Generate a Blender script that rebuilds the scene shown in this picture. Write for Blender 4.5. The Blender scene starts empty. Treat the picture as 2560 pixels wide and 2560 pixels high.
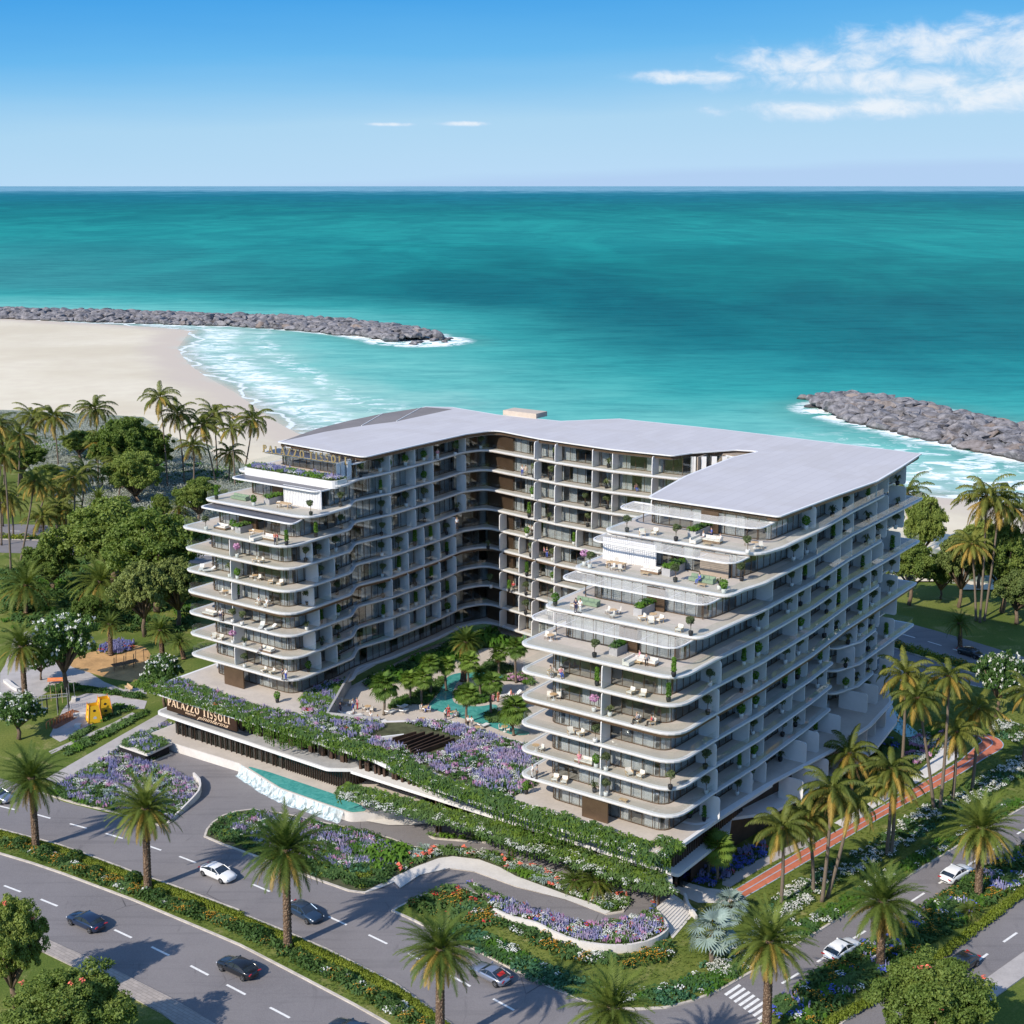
import bpy, math, random
import numpy as np
from mathutils import Vector, Matrix
from mathutils.geometry import tessellate_polygon
random.seed(7); RNG = np.random.default_rng(11)
C = bpy.context.scene.collection
R = math.radians
# ------------------------------------------------------------------ camera, sky, sun
sc = bpy.context.scene
F_PX, CAM_H, HORIZON = 3450.0, 80.5, 462.4
PITCH = math.atan((1280 - HORIZON) / F_PX)
cam = bpy.data.cameras.new('camera'); cam_o = bpy.data.objects.new('camera', cam); C.objects.link(cam_o)
cam.sensor_width = 36; cam.lens = 36 * F_PX / 2560; cam.clip_start = 1; cam.clip_end = 200000
cam_o.location = (0, 0, CAM_H); cam_o.rotation_euler = (math.pi / 2 - PITCH, 0, 0)
sc.camera = cam_o
SUN_EL, SUN_AZ = R(36), R(225)          # azimuth clockwise from +Y, direction towards the sun
w = bpy.data.worlds.new('World'); sc.world = w; w.use_nodes = True
nt = w.node_tree; nt.nodes.clear()
def N_(t, **k):
    n = nt.nodes.new(t)
    for a, b in k.items(): setattr(n, a, b)
    return n
wo = N_('ShaderNodeOutputWorld'); bg = N_('ShaderNodeBackground'); bg.inputs[1].default_value = 0.15
sky = N_('ShaderNodeTexSky'); sky.sky_type = 'NISHITA'; sky.sun_disc = False
sky.sun_elevation = SUN_EL; sky.sun_rotation = SUN_AZ; sky.altitude = 60; sky.air_density = 1.0; sky.dust_density = 0.35; sky.ozone_density = 2.6
tc = N_('ShaderNodeTexCoord')
def WM(op, a, b=None, c=None):
    n = N_('ShaderNodeMath', operation=op)
    for i, v in enumerate((a, b, c)):
        if v is None: continue
        if isinstance(v, (int, float)): n.inputs[i].default_value = v
        else: nt.links.new(v, n.inputs[i])
    return n.outputs[0]
sp = N_('ShaderNodeSeparateXYZ'); nt.links.new(tc.outputs['Generated'], sp.inputs[0])
X, Y, Z = sp.outputs
az = WM('ARCTAN2', X, Y); el = WM('ARCSINE', Z)      # radians, 0 = north (+Y)
def box_mask(ac, aw, ec, ew):
    a = WM('DIVIDE', WM('SUBTRACT', az, ac), aw); e = WM('DIVIDE', WM('SUBTRACT', el, ec), ew)
    d = WM('ADD', WM('MULTIPLY', a, a), WM('MULTIPLY', e, e))
    return WM('SUBTRACT', 1.0, d)
cv = N_('ShaderNodeCombineXYZ'); nt.links.new(az, cv.inputs[0]); nt.links.new(WM('MULTIPLY', el, 1.7), cv.inputs[1])
nz = N_('ShaderNodeTexNoise'); nz.inputs['Scale'].default_value = 34; nz.inputs['Detail'].default_value = 9; nz.inputs['Roughness'].default_value = 0.63; nz.inputs['Distortion'].default_value = 0.4
nt.links.new(cv.outputs[0], nz.inputs['Vector'])
masks = [box_mask(.33, .16, .090, .021), box_mask(.21, .09, .080, .013), box_mask(.25, .14, .069, .012), box_mask(.13, .070, .072, .0060), box_mask(.25, .13, .050, .009), box_mask(.36, .14, .058, .018), box_mask(-.034, .026, .0415, .0022), box_mask(-.085, .022, .041, .0018)]
mx = masks[0]
for m in masks[1:]: mx = WM('MAXIMUM', mx, m)
cl = WM('ADD', WM('MULTIPLY', nz.outputs[0], 2.4), WM('MULTIPLY', WM('MAXIMUM', mx, -2.0), 0.85))
mr = N_('ShaderNodeMapRange'); mr.inputs[1].default_value = 1.18; mr.inputs[2].default_value = 2.35; nt.links.new(cl, mr.inputs[0])
mr.interpolation_type = 'SMOOTHSTEP'
# thin high veil over the lower half of the sky
nz2 = N_('ShaderNodeTexNoise'); nz2.inputs['Scale'].default_value = 3.0; nz2.inputs['Detail'].default_value = 5
cv2 = N_('ShaderNodeCombineXYZ'); nt.links.new(az, cv2.inputs[0]); nt.links.new(WM('MULTIPLY', el, 9.0), cv2.inputs[1]); nt.links.new(cv2.outputs[0], nz2.inputs['Vector'])
veil = N_('ShaderNodeMapRange'); nt.links.new(el, veil.inputs[0]); veil.inputs[1].default_value = 0.155; veil.inputs[2].default_value = 0.05; veil.interpolation_type = 'SMOOTHSTEP'
vm = WM('MULTIPLY', veil.outputs[0], WM('ADD', 0.10, WM('MULTIPLY', nz2.outputs[0], 0.35)))
rmp = N_('ShaderNodeValToRGB'); nt.links.new(WM('MULTIPLY', WM('ADD', el, WM('ADD', WM('MULTIPLY', az, -.035), WM('MULTIPLY', WM('SUBTRACT', nz2.outputs[0], .5), .020))), 4.0), rmp.inputs[0])
cr_ = rmp.color_ramp
while len(cr_.elements) > 1: cr_.elements.remove(cr_.elements[-1])
for i_, (p_, c_) in enumerate([(0.0, (3.1, 4.35, 6.1)), (.03, (3.3, 4.8, 6.3)), (.09, (3.15, 4.75, 6.2)), (.18, (2.85, 4.6, 6.1)), (.27, (1.75, 3.9, 6.0)), (.36, (1.0, 3.3, 5.9)), (.50, (.50, 2.6, 5.6)), (.75, (.30, 1.8, 5.0))]):
    e_ = cr_.elements[0] if i_ == 0 else cr_.elements.new(p_); e_.position = p_; e_.color = tuple(q / 10 for q in c_) + (1,)
lowsky = N_('ShaderNodeMix', data_type='RGBA', blend_type='MULTIPLY'); lowsky.inputs[0].default_value = 1.0; nt.links.new(rmp.outputs[0], lowsky.inputs[6]); lowsky.inputs[7].default_value = (7.2, 7.2, 7.2, 1)
tint = N_('ShaderNodeMix', data_type='RGBA', blend_type='MULTIPLY'); tint.inputs[0].default_value = 1.0
nt.links.new(sky.outputs[0], tint.inputs[6]); tint.inputs[7].default_value = (0.85, 1.0, 1.12, 1)
hi = N_('ShaderNodeMapRange'); nt.links.new(el, hi.inputs[0]); hi.inputs[1].default_value = .16; hi.inputs[2].default_value = .45
mixv = N_('ShaderNodeMix', data_type='RGBA'); nt.links.new(hi.outputs[0], mixv.inputs[0]); nt.links.new(lowsky.outputs[2], mixv.inputs[6]); nt.links.new(tint.outputs[2], mixv.inputs[7])
mixc = N_('ShaderNodeMix', data_type='RGBA'); nt.links.new(WM('MULTIPLY', mr.outputs[0], 0.80), mixc.inputs[0]); nt.links.new(mixv.outputs[2], mixc.inputs[6])
ccol = N_('ShaderNodeMix', data_type='RGBA'); nt.links.new(mr.outputs[0], ccol.inputs[0]); ccol.inputs[6].default_value = (2.6, 3.5, 4.7, 1); ccol.inputs[7].default_value = (4.5, 4.65, 4.85, 1)
nt.links.new(ccol.outputs[2], mixc.inputs[7])
nt.links.new(mixc.outputs[2], bg.inputs[0]); nt.links.new(bg.outputs[0], wo.inputs[0])
sun = bpy.data.lights.new('sun', 'SUN'); sun.energy = 4.1; sun.angle = R(0.53); sun.color = (1.0, 0.91, 0.79)
so = bpy.data.objects.new('sun', sun); C.objects.link(so)
sdir = Vector((math.sin(SUN_AZ) * math.cos(SUN_EL), math.cos(SUN_AZ) * math.cos(SUN_EL), math.sin(SUN_EL)))
so.rotation_euler = sdir.to_track_quat('Z', 'Y').to_euler()
sc.view_settings.view_transform = 'Standard'; sc.view_settings.look = 'None'; sc.view_settings.exposure = 0.44; sc.view_settings.gamma = 1.0
sc.cycles.max_bounces = 6; sc.cycles.transparent_max_bounces = 14; sc.cycles.use_denoising = True
sc.cycles.caustics_reflective = False; sc.cycles.caustics_refractive = False
# ------------------------------------------------------------------ measuring the site: a pixel of the photograph met with a level plane
VIEW = dict(D=(0, 0, .75469), a=(440, 980, 2.415), b=(1240, 980, 1.7564), c=(300, 1580, 2.415), d=(1000, 1560, 2.415), L=(0, 880, 2.76), M=(0, 1500, 3.22),
            e=(0, 1960, 3.22), f=(600, 1960, 3.22), g=(1200, 1960, 3.22), r=(1800, 1700, 2.2463), s=(1800, 1100, 2.4145), h=(820, 1600, 3.7154),
            n=(0, 1640, 4.6), k=(1160, 1060, 3.5778), t=(2000, 1500, 3.45), o=(380, 1700, 3.7154), u=(1600, 2000, 4.83), bl=(0, 700, 1.61), br=(1900, 900, 2.927))
def W(v, x, y, z=0.0):
    a, b, s = VIEW[v]; uu = (a + x / s - 1280) / F_PX; vv = (b + y / s - 1280) / F_PX
    t = (CAM_H - z) / (math.sin(PITCH) + vv * math.cos(PITCH))
    return (t * uu, t * (math.cos(PITCH) - vv * math.sin(PITCH)))
def WP(v, pts, z=0.0): return [W(v, p[0], p[1], z) for p in pts]
O0 = (18.0, 141.4); E1 = (-.817, .5765); E2 = (.5765, .817)      # building axes: r along the front to the left, s along the side to the back
def B(r, s): return (O0[0] + r * E1[0] + s * E2[0], O0[1] + r * E1[1] + s * E2[1])
def BR(p): dx, dy = p[0] - O0[0], p[1] - O0[1]; return (dx * E1[0] + dy * E1[1], dx * E2[0] + dy * E2[1])
BANG = math.atan2(E2[1], E2[0]) - math.pi / 2                     # turn of the building axes
ZP, FH = 8.5, 3.3
def LV(k): return ZP + FH * k
# ------------------------------------------------------------------ materials
MATS = {}
def nodes_of(m):
    m.use_nodes = True; t = m.node_tree; t.nodes.clear(); return t
class NT:
    def __init__(s, m): s.t = nodes_of(m); s.out = s.n('ShaderNodeOutputMaterial')
    def n(s, ty, **k):
        x = s.t.nodes.new(ty)
        for a, b in k.items(): setattr(x, a, b)
        return x
    def l(s, a, b): s.t.links.new(a, b)
    def m(s, op, a, b=None, c=None, clamp=False):
        x = s.n('ShaderNodeMath', operation=op); x.use_clamp = clamp
        for i, v in enumerate((a, b, c)):
            if v is None: continue
            if isinstance(v, (int, float)): x.inputs[i].default_value = v
            else: s.l(v, x.inputs[i])
        return x.outputs[0]
    def pos(s): return s.n('ShaderNodeNewGeometry').outputs['Position']
    def map(s, vec, scale=(1, 1, 1), rot=(0, 0, 0)):
        x = s.n('ShaderNodeMapping'); x.inputs['Scale'].default_value = scale; x.inputs['Rotation'].default_value = rot; s.l(vec, x.inputs[0]); return x.outputs[0]
    def noise(s, scale, detail=4, vec=None, rough=.55, dist=0.0):
        x = s.n('ShaderNodeTexNoise'); x.inputs['Scale'].default_value = scale; x.inputs['Detail'].default_value = detail; x.inputs['Roughness'].default_value = rough; x.inputs['Distortion'].default_value = dist
        s.l(vec if vec is not None else s.pos(), x.inputs['Vector']); return x.outputs[0]
    def mix(s, f, a, b, bt='MIX'):
        x = s.n('ShaderNodeMix', data_type='RGBA', blend_type=bt)
        for i, v in ((0, f), (6, a), (7, b)):
            if isinstance(v, (int, float)): x.inputs[i].default_value = v
            elif isinstance(v, tuple): x.inputs[i].default_value = v + (1,) if len(v) == 3 else v
            else: s.l(v, x.inputs[i])
        return x.outputs[2]
    def rng(s, v, a, b, c=0.0, d=1.0, smooth=True):
        x = s.n('ShaderNodeMapRange'); s.l(v, x.inputs[0])
        for i, q in enumerate((a, b, c, d)): x.inputs[i + 1].default_value = q
        if smooth: x.interpolation_type = 'SMOOTHSTEP'
        return x.outputs[0]
    def ramp(s, v, stops):
        x = s.n('ShaderNodeValToRGB'); s.l(v, x.inputs[0]); r = x.color_ramp
        while len(r.elements) > 1: r.elements.remove(r.elements[-1])
        r.elements[0].position = stops[0][0]; r.elements[0].color = stops[0][1] + (1,)
        for p, c in stops[1:]:
            e = r.elements.new(p); e.color = c + (1,)
        return x.outputs[0]
    def bsdf(s, col, rough=.8, metal=0.0, spec=.5, bump=None, bs=.3, bd=.02, **kw):
        x = s.n('ShaderNodeBsdfPrincipled')
        if isinstance(col, tuple): x.inputs['Base Color'].default_value = col + (1,)
        else: s.l(col, x.inputs['Base Color'])
        if isinstance(rough, (int, float)): x.inputs['Roughness'].default_value = rough
        else: s.l(rough, x.inputs['Roughness'])
        x.inputs['Metallic'].default_value = metal; x.inputs['Specular IOR Level'].default_value = spec
        if bump is not None:
            b = s.n('ShaderNodeBump'); b.inputs['Strength'].default_value = bs; b.inputs['Distance'].default_value = bd; s.l(bump, b.inputs['Height']); s.l(b.outputs[0], x.inputs['Normal'])
        for k, v in kw.items(): x.inputs[k].default_value = v
        return x.outputs[0]
    def done(s, sh): s.l(sh, s.out.inputs[0])
def newmat(name):
    m = bpy.data.materials.new(name); MATS[name] = m; return m, NT(m)
def simple(name, col, rough=.8, var=.12, scale=1.5, metal=0.0, spec=.4, bump=0.0, bscale=20, **kw):
    """one colour, broken up by two octaves of noise so that nothing is perfectly even"""
    m, t = newmat(name)
    n1 = t.noise(scale, 5); n2 = t.noise(scale * 9, 3)
    v = t.m('ADD', t.m('MULTIPLY', n1, .65), t.m('MULTIPLY', n2, .35))
    lo = tuple(c * (1 - var * 1.6) for c in col); hi = tuple(min(1, c * (1 + var * 1.6)) for c in col)
    c = t.mix(t.rng(v, .25, .75), lo, hi)
    t.done(t.bsdf(c, rough, metal, spec, bump=t.noise(bscale, 4) if bump else None, bs=bump, **kw)); return m
def leaf_mat(name, col, col2=None, trans=.3, scale=.6, gloss=.0):
    m, t = newmat(name)
    col2 = col2 or tuple(c * 1.7 for c in col)
    info = t.n('ShaderNodeObjectInfo').outputs['Random']
    nn = t.noise(scale, 3); fine = t.noise(6.0, 2)
    v = t.m('ADD', t.m('ADD', t.m('MULTIPLY', nn, .6), t.m('MULTIPLY', fine, .45)), t.m('MULTIPLY', t.m('SUBTRACT', info, .5), .25))
    c = t.mix(t.rng(v, .3, .8), col, col2)
    d = t.n('ShaderNodeBsdfDiffuse'); t.l(c, d.inputs[0])
    tr = t.n('ShaderNodeBsdfTranslucent'); t.l(t.mix(1.0, c, (1.25, 1.3, .55), 'MULTIPLY'), tr.inputs[0])
    x = t.n('ShaderNodeMixShader'); x.inputs[0].default_value = trans; t.l(d.outputs[0], x.inputs[1]); t.l(tr.outputs[0], x.inputs[2])
    g = t.n('ShaderNodeBsdfGlossy'); g.inputs['Roughness'].default_value = .6; g.inputs[0].default_value = (.6, .65, .5, 1)
    y = t.n('ShaderNodeMixShader'); y.inputs[0].default_value = .03 + gloss; t.l(x.outputs[0], y.inputs[1]); t.l(g.outputs[0], y.inputs[2])
    t.done(y.outputs[0]); return m
# ------------------------------------------------------------------ meshes
def tag(o, label=None, cat=None, group=None, kind=None):
    if label: o['label'] = label
    if cat: o['category'] = cat
    if group: o['group'] = group
    if kind: o['kind'] = kind
    return o
def empty(name, loc=(0, 0, 0), rz=0.0, label=None, cat=None, group=None):
    o = bpy.data.objects.new(name, None); C.objects.link(o); o.location = loc; o.rotation_euler = (0, 0, rz); o.empty_display_size = .3
    return tag(o, label, cat, group)
class MB:
    def __init__(s): s.v = []; s.f = []; s.mi = []
    def add(s, vs, fs, mi=0):
        b = len(s.v); s.v += [tuple(p) for p in vs]; s.f += [tuple(i + b for i in f) for f in fs]; s.mi += [mi] * len(fs); return s
    def box(s, c, d, rz=0.0, mi=0, ry=0.0, rx=0.0):
        M = Matrix.Rotation(rz, 3, 'Z') @ Matrix.Rotation(ry, 3, 'Y') @ Matrix.Rotation(rx, 3, 'X'); c = Vector(c); h = [q / 2 for q in d]
        vs = [c + M @ Vector((x * h[0], y * h[1], z * h[2])) for x in (-1, 1) for y in (-1, 1) for z in (-1, 1)]
        return s.add(vs, [(0, 1, 3, 2), (4, 6, 7, 5), (0, 4, 5, 1), (2, 3, 7, 6), (0, 2, 6, 4), (1, 5, 7, 3)], mi)
    def prism(s, pts, z0, z1, mi=0, mtop=None, bottom=True):
        n = len(pts); a = sum(pts[i][0] * pts[(i + 1) % n][1] - pts[(i + 1) % n][0] * pts[i][1] for i in range(n))
        if a < 0: pts = pts[::-1]
        z0s = z0 if isinstance(z0, (list, tuple)) else [z0] * n; z1s = z1 if isinstance(z1, (list, tuple)) else [z1] * n
        if a < 0: z0s = list(z0s)[::-1]; z1s = list(z1s)[::-1]
        vs = [(p[0], p[1], z0s[i]) for i, p in enumerate(pts)] + [(p[0], p[1], z1s[i]) for i, p in enumerate(pts)]
        s.add(vs, [(i, (i + 1) % n, n + (i + 1) % n, n + i) for i in range(n)], mi)
        tr = tessellate_polygon([[Vector((p[0], p[1], 0)) for p in pts]]); b = len(s.v) - 2 * n
        for t in tr:
            p = [pts[i] for i in t]; up = (p[1][0] - p[0][0]) * (p[2][1] - p[0][1]) - (p[2][0] - p[0][0]) * (p[1][1] - p[0][1]) > 0
            t = t if up else t[::-1]
            s.f.append(tuple(b + n + i for i in t)); s.mi.append(mi if mtop is None else mtop)
            if bottom: s.f.append(tuple(b + i for i in t[::-1])); s.mi.append(mi)
        return s
    def sheet(s, pts, z, mi=0):
        n = len(pts); tr = tessellate_polygon([[Vector((p[0], p[1], 0)) for p in pts]]); b = len(s.v)
        zz = z if isinstance(z, (list, tuple)) else [z] * n
        s.v += [(p[0], p[1], zz[i]) for i, p in enumerate(pts)]
        for t in tr:
            p = [pts[i] for i in t]; up = (p[1][0] - p[0][0]) * (p[2][1] - p[0][1]) - (p[2][0] - p[0][0]) * (p[1][1] - p[0][1]) > 0
            t = t if up else t[::-1]; s.f.append(tuple(b + i for i in t)); s.mi.append(mi)
        return s
    def wall(s, pts, z0, z1, th=.15, mi=0, closed=False):
        """upright slab following a line"""
        n = len(pts); nn = []
        for i in range(n):
            a = Vector(pts[(i - 1) % n] if (closed or i) else pts[0]); c = Vector(pts[(i + 1) % n] if (closed or i < n - 1) else pts[-1])
            d = (c - a); d = d.normalized() if d.length > 1e-6 else Vector((1, 0)); nn.append(Vector((-d.y, d.x)) * th / 2)
        z0s = z0 if isinstance(z0, (list, tuple)) else [z0] * n; z1s = z1 if isinstance(z1, (list, tuple)) else [z1] * n
        vs = []
        for i, p in enumerate(pts):
            a = Vector(p) + nn[i]; b = Vector(p) - nn[i]; vs += [(a.x, a.y, z0s[i]), (b.x, b.y, z0s[i]), (a.x, a.y, z1s[i]), (b.x, b.y, z1s[i])]
        fs = []
        for i in range(n if closed else n - 1):
            j = (i + 1) % n; a = i * 4; b = j * 4
            fs += [(a, b, b + 2, a + 2), (a + 1, a + 3, b + 3, b + 1), (a + 2, b + 2, b + 3, a + 3), (a, a + 1, b + 1, b)]
        if not closed: fs += [(0, 2, 3, 1), (4 * n - 4, 4 * n - 3, 4 * n - 1, 4 * n - 2)]
        return s.add(vs, fs, mi)
    def tube(s, path, rad, n=6, mi=0, cap=True):
        path = [Vector(p) for p in path]; m = len(path); rad = rad if isinstance(rad, (list, tuple)) else [rad] * m; vs = []
        up = Vector((0, 0, 1)); 
        for i, p in enumerate(path):
            d = (path[min(i + 1, m - 1)] - path[max(i - 1, 0)]); d = d.normalized() if d.length > 1e-9 else up
            a = d.cross(Vector((0.31, .17, .93)) if abs(d.z) > .95 else up); 
            if a.length < 1e-6: a = Vector((1, 0, 0))
            a.normalize(); b = d.cross(a)
            for q in range(n): t = 2 * math.pi * q / n; vs.append(p + (a * math.cos(t) + b * math.sin(t)) * rad[i])
        fs = [(i * n + q, i * n + (q + 1) % n, (i + 1) * n + (q + 1) % n, (i + 1) * n + q) for i in range(m - 1) for q in range(n)]
        if cap: fs += [tuple(range(n))[::-1], tuple((m - 1) * n + q for q in range(n))]
        return s.add(vs, fs, mi)
    def lathe(s, prof, n=12, c=(0, 0, 0), mi=0):
        vs = [(c[0] + r * math.cos(2 * math.pi * q / n), c[1] + r * math.sin(2 * math.pi * q / n), c[2] + z) for r, z in prof for q in range(n)]
        m = len(prof); fs = [(i * n + q, i * n + (q + 1) % n, (i + 1) * n + (q + 1) % n, (i + 1) * n + q) for i in range(m - 1) for q in range(n)]
        fs.append(tuple(range(n))[::-1]); fs.append(tuple((m - 1) * n + q for q in range(n)))
        return s.add(vs, fs, mi)
    def quads(s, V, F, mi=0):
        return s.add([tuple(map(float, p)) for p in V], [tuple(int(i) for i in f) for f in F], mi)
    def mesh(s, name, mats, smooth=False):
        me = bpy.data.meshes.new(name); me.from_pydata(s.v, [], s.f)
        for m in (mats if isinstance(mats, (list, tuple)) else [mats]): me.materials.append(m)
        me.polygons.foreach_set('material_index', s.mi)
        if smooth: me.polygons.foreach_set('use_smooth', [True] * len(s.f))
        me.update(); return me
    def build(s, name, mats, parent=None, smooth=False, loc=None, rz=None, angle=None):
        me = s.mesh(name, mats, smooth or angle is not None); o = bpy.data.objects.new(name, me); C.objects.link(o)
        if angle is not None: me.set_sharp_from_angle(angle=R(angle))
        if parent: o.parent = parent
        if loc is not None: o.location = loc
        if rz is not None: o.rotation_euler = (0, 0, rz)
        return o
def fillet(pts, seg=5):
    """pts: (x, y[, radius]); rounded corners"""
    out = []; n = len(pts)
    for i, p in enumerate(pts):
        r = p[2] if len(p) > 2 else 0
        if r <= 0: out.append((p[0], p[1])); continue
        a = Vector(pts[i - 1][:2]); b = Vector(p[:2]); c = Vector(pts[(i + 1) % n][:2]); u = a - b; v = c - b
        lu, lv_ = u.length, v.length; u /= lu; v /= lv_; ang = math.acos(max(-1, min(1, u.dot(v))))
        if ang > 3.13: out.append((b.x, b.y)); continue
        t = min(r / math.tan(ang / 2), lu * .48, lv_ * .48); p0 = b + u * t; p1 = b + v * t
        for k in range(seg + 1):
            q = k / seg; x = p0 * (1 - q) ** 2 + b * 2 * q * (1 - q) + p1 * q * q; out.append((x.x, x.y))
    return out
def offset(pts, d):
    """inward offset of a closed outline (mitred)"""
    n = len(pts); a = sum(pts[i][0] * pts[(i + 1) % n][1] - pts[(i + 1) % n][0] * pts[i][1] for i in range(n)); sg = 1 if a > 0 else -1; out = []
    for i in range(n):
        p0 = Vector(pts[i - 1][:2]); p = Vector(pts[i][:2]); p1 = Vector(pts[(i + 1) % n][:2])
        e0 = (p - p0); e1_ = (p1 - p)
        if e0.length < 1e-6 or e1_.length < 1e-6: out.append((p.x, p.y)); continue
        e0.normalize(); e1_.normalize(); n0 = Vector((-e0.y, e0.x)) * sg; n1 = Vector((-e1_.y, e1_.x)) * sg
        b = n0 + n1; k = b.dot(n0)
        q = p + b * (d / max(k, .35)); out.append((q.x, q.y))
    return out
def ribbon(line, wl, wr):
    L_, R_ = [], []
    n = len(line)
    for i in range(n):
        a = Vector(line[max(i - 1, 0)]); c = Vector(line[min(i + 1, n - 1)]); d = (c - a).normalized(); m = Vector((-d.y, d.x)); p = Vector(line[i])
        q = p + m * wl; L_.append((q.x, q.y)); q = p - m * wr; R_.append((q.x, q.y))
    return L_ + R_[::-1]
def smooth_line(pts, sub=6):
    out = []; P = [pts[0]] + list(pts) + [pts[-1]]
    for i in range(1, len(P) - 2):
        p0, p1, p2, p3 = [Vector(q) for q in P[i - 1:i + 3]]
        for k in range(sub):
            t = k / sub; q = .5 * ((2 * p1) + (p2 - p0) * t + (2 * p0 - 5 * p1 + 4 * p2 - p3) * t * t + (3 * p1 - p0 - 3 * p2 + p3) * t ** 3); out.append(tuple(q))
    out.append(tuple(pts[-1])); return out
def loop_smooth(pts, sub=5):
    n = len(pts); out = []
    for i in range(n):
        p0, p1, p2, p3 = [Vector(pts[(i + j) % n]) for j in (-1, 0, 1, 2)]
        for k in range(sub):
            t = k / sub; q = .5 * ((2 * p1) + (p2 - p0) * t + (2 * p0 - 5 * p1 + 4 * p2 - p3) * t * t + (3 * p1 - p0 - 3 * p2 + p3) * t ** 3); out.append(tuple(q))
    return out
def np_mesh(name, V, F, mi, mats):
    me = bpy.data.meshes.new(name); V = np.asarray(V, np.float32); F = np.asarray(F, np.int32); k = F.shape[1]
    me.vertices.add(len(V)); me.vertices.foreach_set('co', V.ravel()); me.loops.add(F.size); me.loops.foreach_set('vertex_index', F.ravel())
    me.polygons.add(len(F)); me.polygons.foreach_set('loop_start', np.arange(0, F.size, k, dtype=np.int32))
    for m in mats: me.materials.append(m)
    me.polygons.foreach_set('material_index', np.asarray(mi, np.int32)); me.update(calc_edges=True); return me
def link(name, me, parent=None, loc=None, rz=None, scale=None):
    o = bpy.data.objects.new(name, me); C.objects.link(o)
    if parent: o.parent = parent
    if loc is not None: o.location = loc
    if rz is not None: o.rotation_euler = (0, 0, rz)
    if scale is not None: o.scale = (scale,) * 3 if isinstance(scale, (int, float)) else scale
    return o
def copy_tree(o, parent=None):
    c = o.copy(); C.objects.link(c); c.parent = parent
    for ch in list(o.children): copy_tree(ch, c)
    return c
def in_poly(P, poly):
    P = np.asarray(P); x, y = P[:, 0], P[:, 1]; n = len(poly); ins = np.zeros(len(P), bool); j = n - 1
    for i in range(n):
        xi, yi = poly[i][:2]; xj, yj = poly[j][:2]
        c = ((yi > y) != (yj > y)) & (x < (xj - xi) * (y - yi) / ((yj - yi) if yj != yi else 1e-9) + xi); ins ^= c; j = i
    return ins
def rand_in(poly, dens):
    xs = [p[0] for p in poly]; ys = [p[1] for p in poly]; A = (max(xs) - min(xs)) * (max(ys) - min(ys)); n = int(A * dens) + 1
    P = np.column_stack([RNG.uniform(min(xs), max(xs), n), RNG.uniform(min(ys), max(ys), n)]); return P[in_poly(P, poly)]
def seg_dist(P, line):
    P = np.asarray(P, float); best = np.full(len(P), 1e9)
    for i in range(len(line) - 1):
        a = np.array(line[i][:2], float); b = np.array(line[i + 1][:2], float); d = b - a; L2 = d @ d; t = np.clip(((P - a) @ d) / L2, 0, 1)
        best = np.minimum(best, np.hypot(*(P - (a + t[:, None] * d)).T))
    return best
ORD = ['first', 'second', 'third', 'fourth', 'fifth', 'sixth', 'seventh', 'eighth', 'ninth', 'tenth', 'eleventh', 'twelfth', 'thirteenth', 'fourteenth', 'fifteenth', 'sixteenth', 'seventeenth', 'eighteenth', 'nineteenth', 'twentieth']
# ================================================================== SETTING: sea, beach, ground, roads
SHORE = [(-1500, 1100), (-600, 930), (-340, 880), (-200, 806), (-184, 792), (-171, 705), (-152, 645), (-134, 600), (-110, 548), (-84, 482), (-66, 445), (-30, 415), (10, 398), (60, 380), (106, 363), (120, 357), (132, 348), (200, 322), (400, 250), (900, 60)]
JL = [(-360, 893), (-300, 882), (-250, 868), (-190, 848), (-150, 838), (-103, 808), (-76, 782), (-56, 752), (-49, 738)]
JR = [(124, 524), (135, 500), (147, 472), (160, 445), (176, 416), (205, 372)]
def shore_sd(P):
    d = seg_dist(P, SHORE); land = in_poly(P, SHORE + [(900, -400), (-1500, -400)]); return np.where(land, -d, d)
xs = np.concatenate([-np.geomspace(60000, 430, 26), np.arange(-425, 426, 5.0), np.geomspace(430, 60000, 26)])
ys = np.concatenate([np.arange(240, 1000, 5.0), np.geomspace(1000, 90000, 60)])
GX, GY = np.meshgrid(xs, ys); Pg = np.column_stack([GX.ravel(), GY.ravel()])
sd = shore_sd(Pg); jd = np.minimum(seg_dist(Pg, JL) - 8, seg_dist(Pg, [(133, 505)] + JR[2:]) - 9)
nx, ny = len(xs), len(ys)
idx = np.arange(nx * ny).reshape(ny, nx); Fq = np.stack([idx[:-1, :-1], idx[:-1, 1:], idx[1:, 1:], idx[1:, :-1]], -1).reshape(-1, 4)
keep = (sd[Fq].max(1) > -14); Fq = Fq[keep]
m_sea, t = newmat('sea_water')
pos = t.pos(); sx = t.n('ShaderNodeSeparateXYZ'); t.l(pos, sx.inputs[0])
asd = t.n('ShaderNodeAttribute', attribute_name='shore').outputs['Fac']; ajd = t.n('ShaderNodeAttribute', attribute_name='jetty').outputs['Fac']
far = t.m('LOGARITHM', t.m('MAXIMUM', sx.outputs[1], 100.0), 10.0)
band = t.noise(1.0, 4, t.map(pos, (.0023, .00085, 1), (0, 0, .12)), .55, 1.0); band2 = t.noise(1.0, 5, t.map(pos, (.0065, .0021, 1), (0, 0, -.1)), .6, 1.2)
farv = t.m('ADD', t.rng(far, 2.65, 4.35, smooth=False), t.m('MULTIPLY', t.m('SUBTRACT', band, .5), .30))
col = t.ramp(farv, [(0.0, (.020, .33, .33)), (.12, (.006, .185, .195)), (.20, (.004, .145, .160)), (.27, (.005, .190, .190)), (.36, (.010, .265, .255)), (.46, (.014, .285, .27)), (.56, (.007, .215, .215)), (.68, (.006, .180, .205)), (.82, (.008, .18, .245)), (.93, (.05, .25, .34)), (1.0, (.20, .42, .54))])  # last two stops paint horizon haze into the water colour
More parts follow.
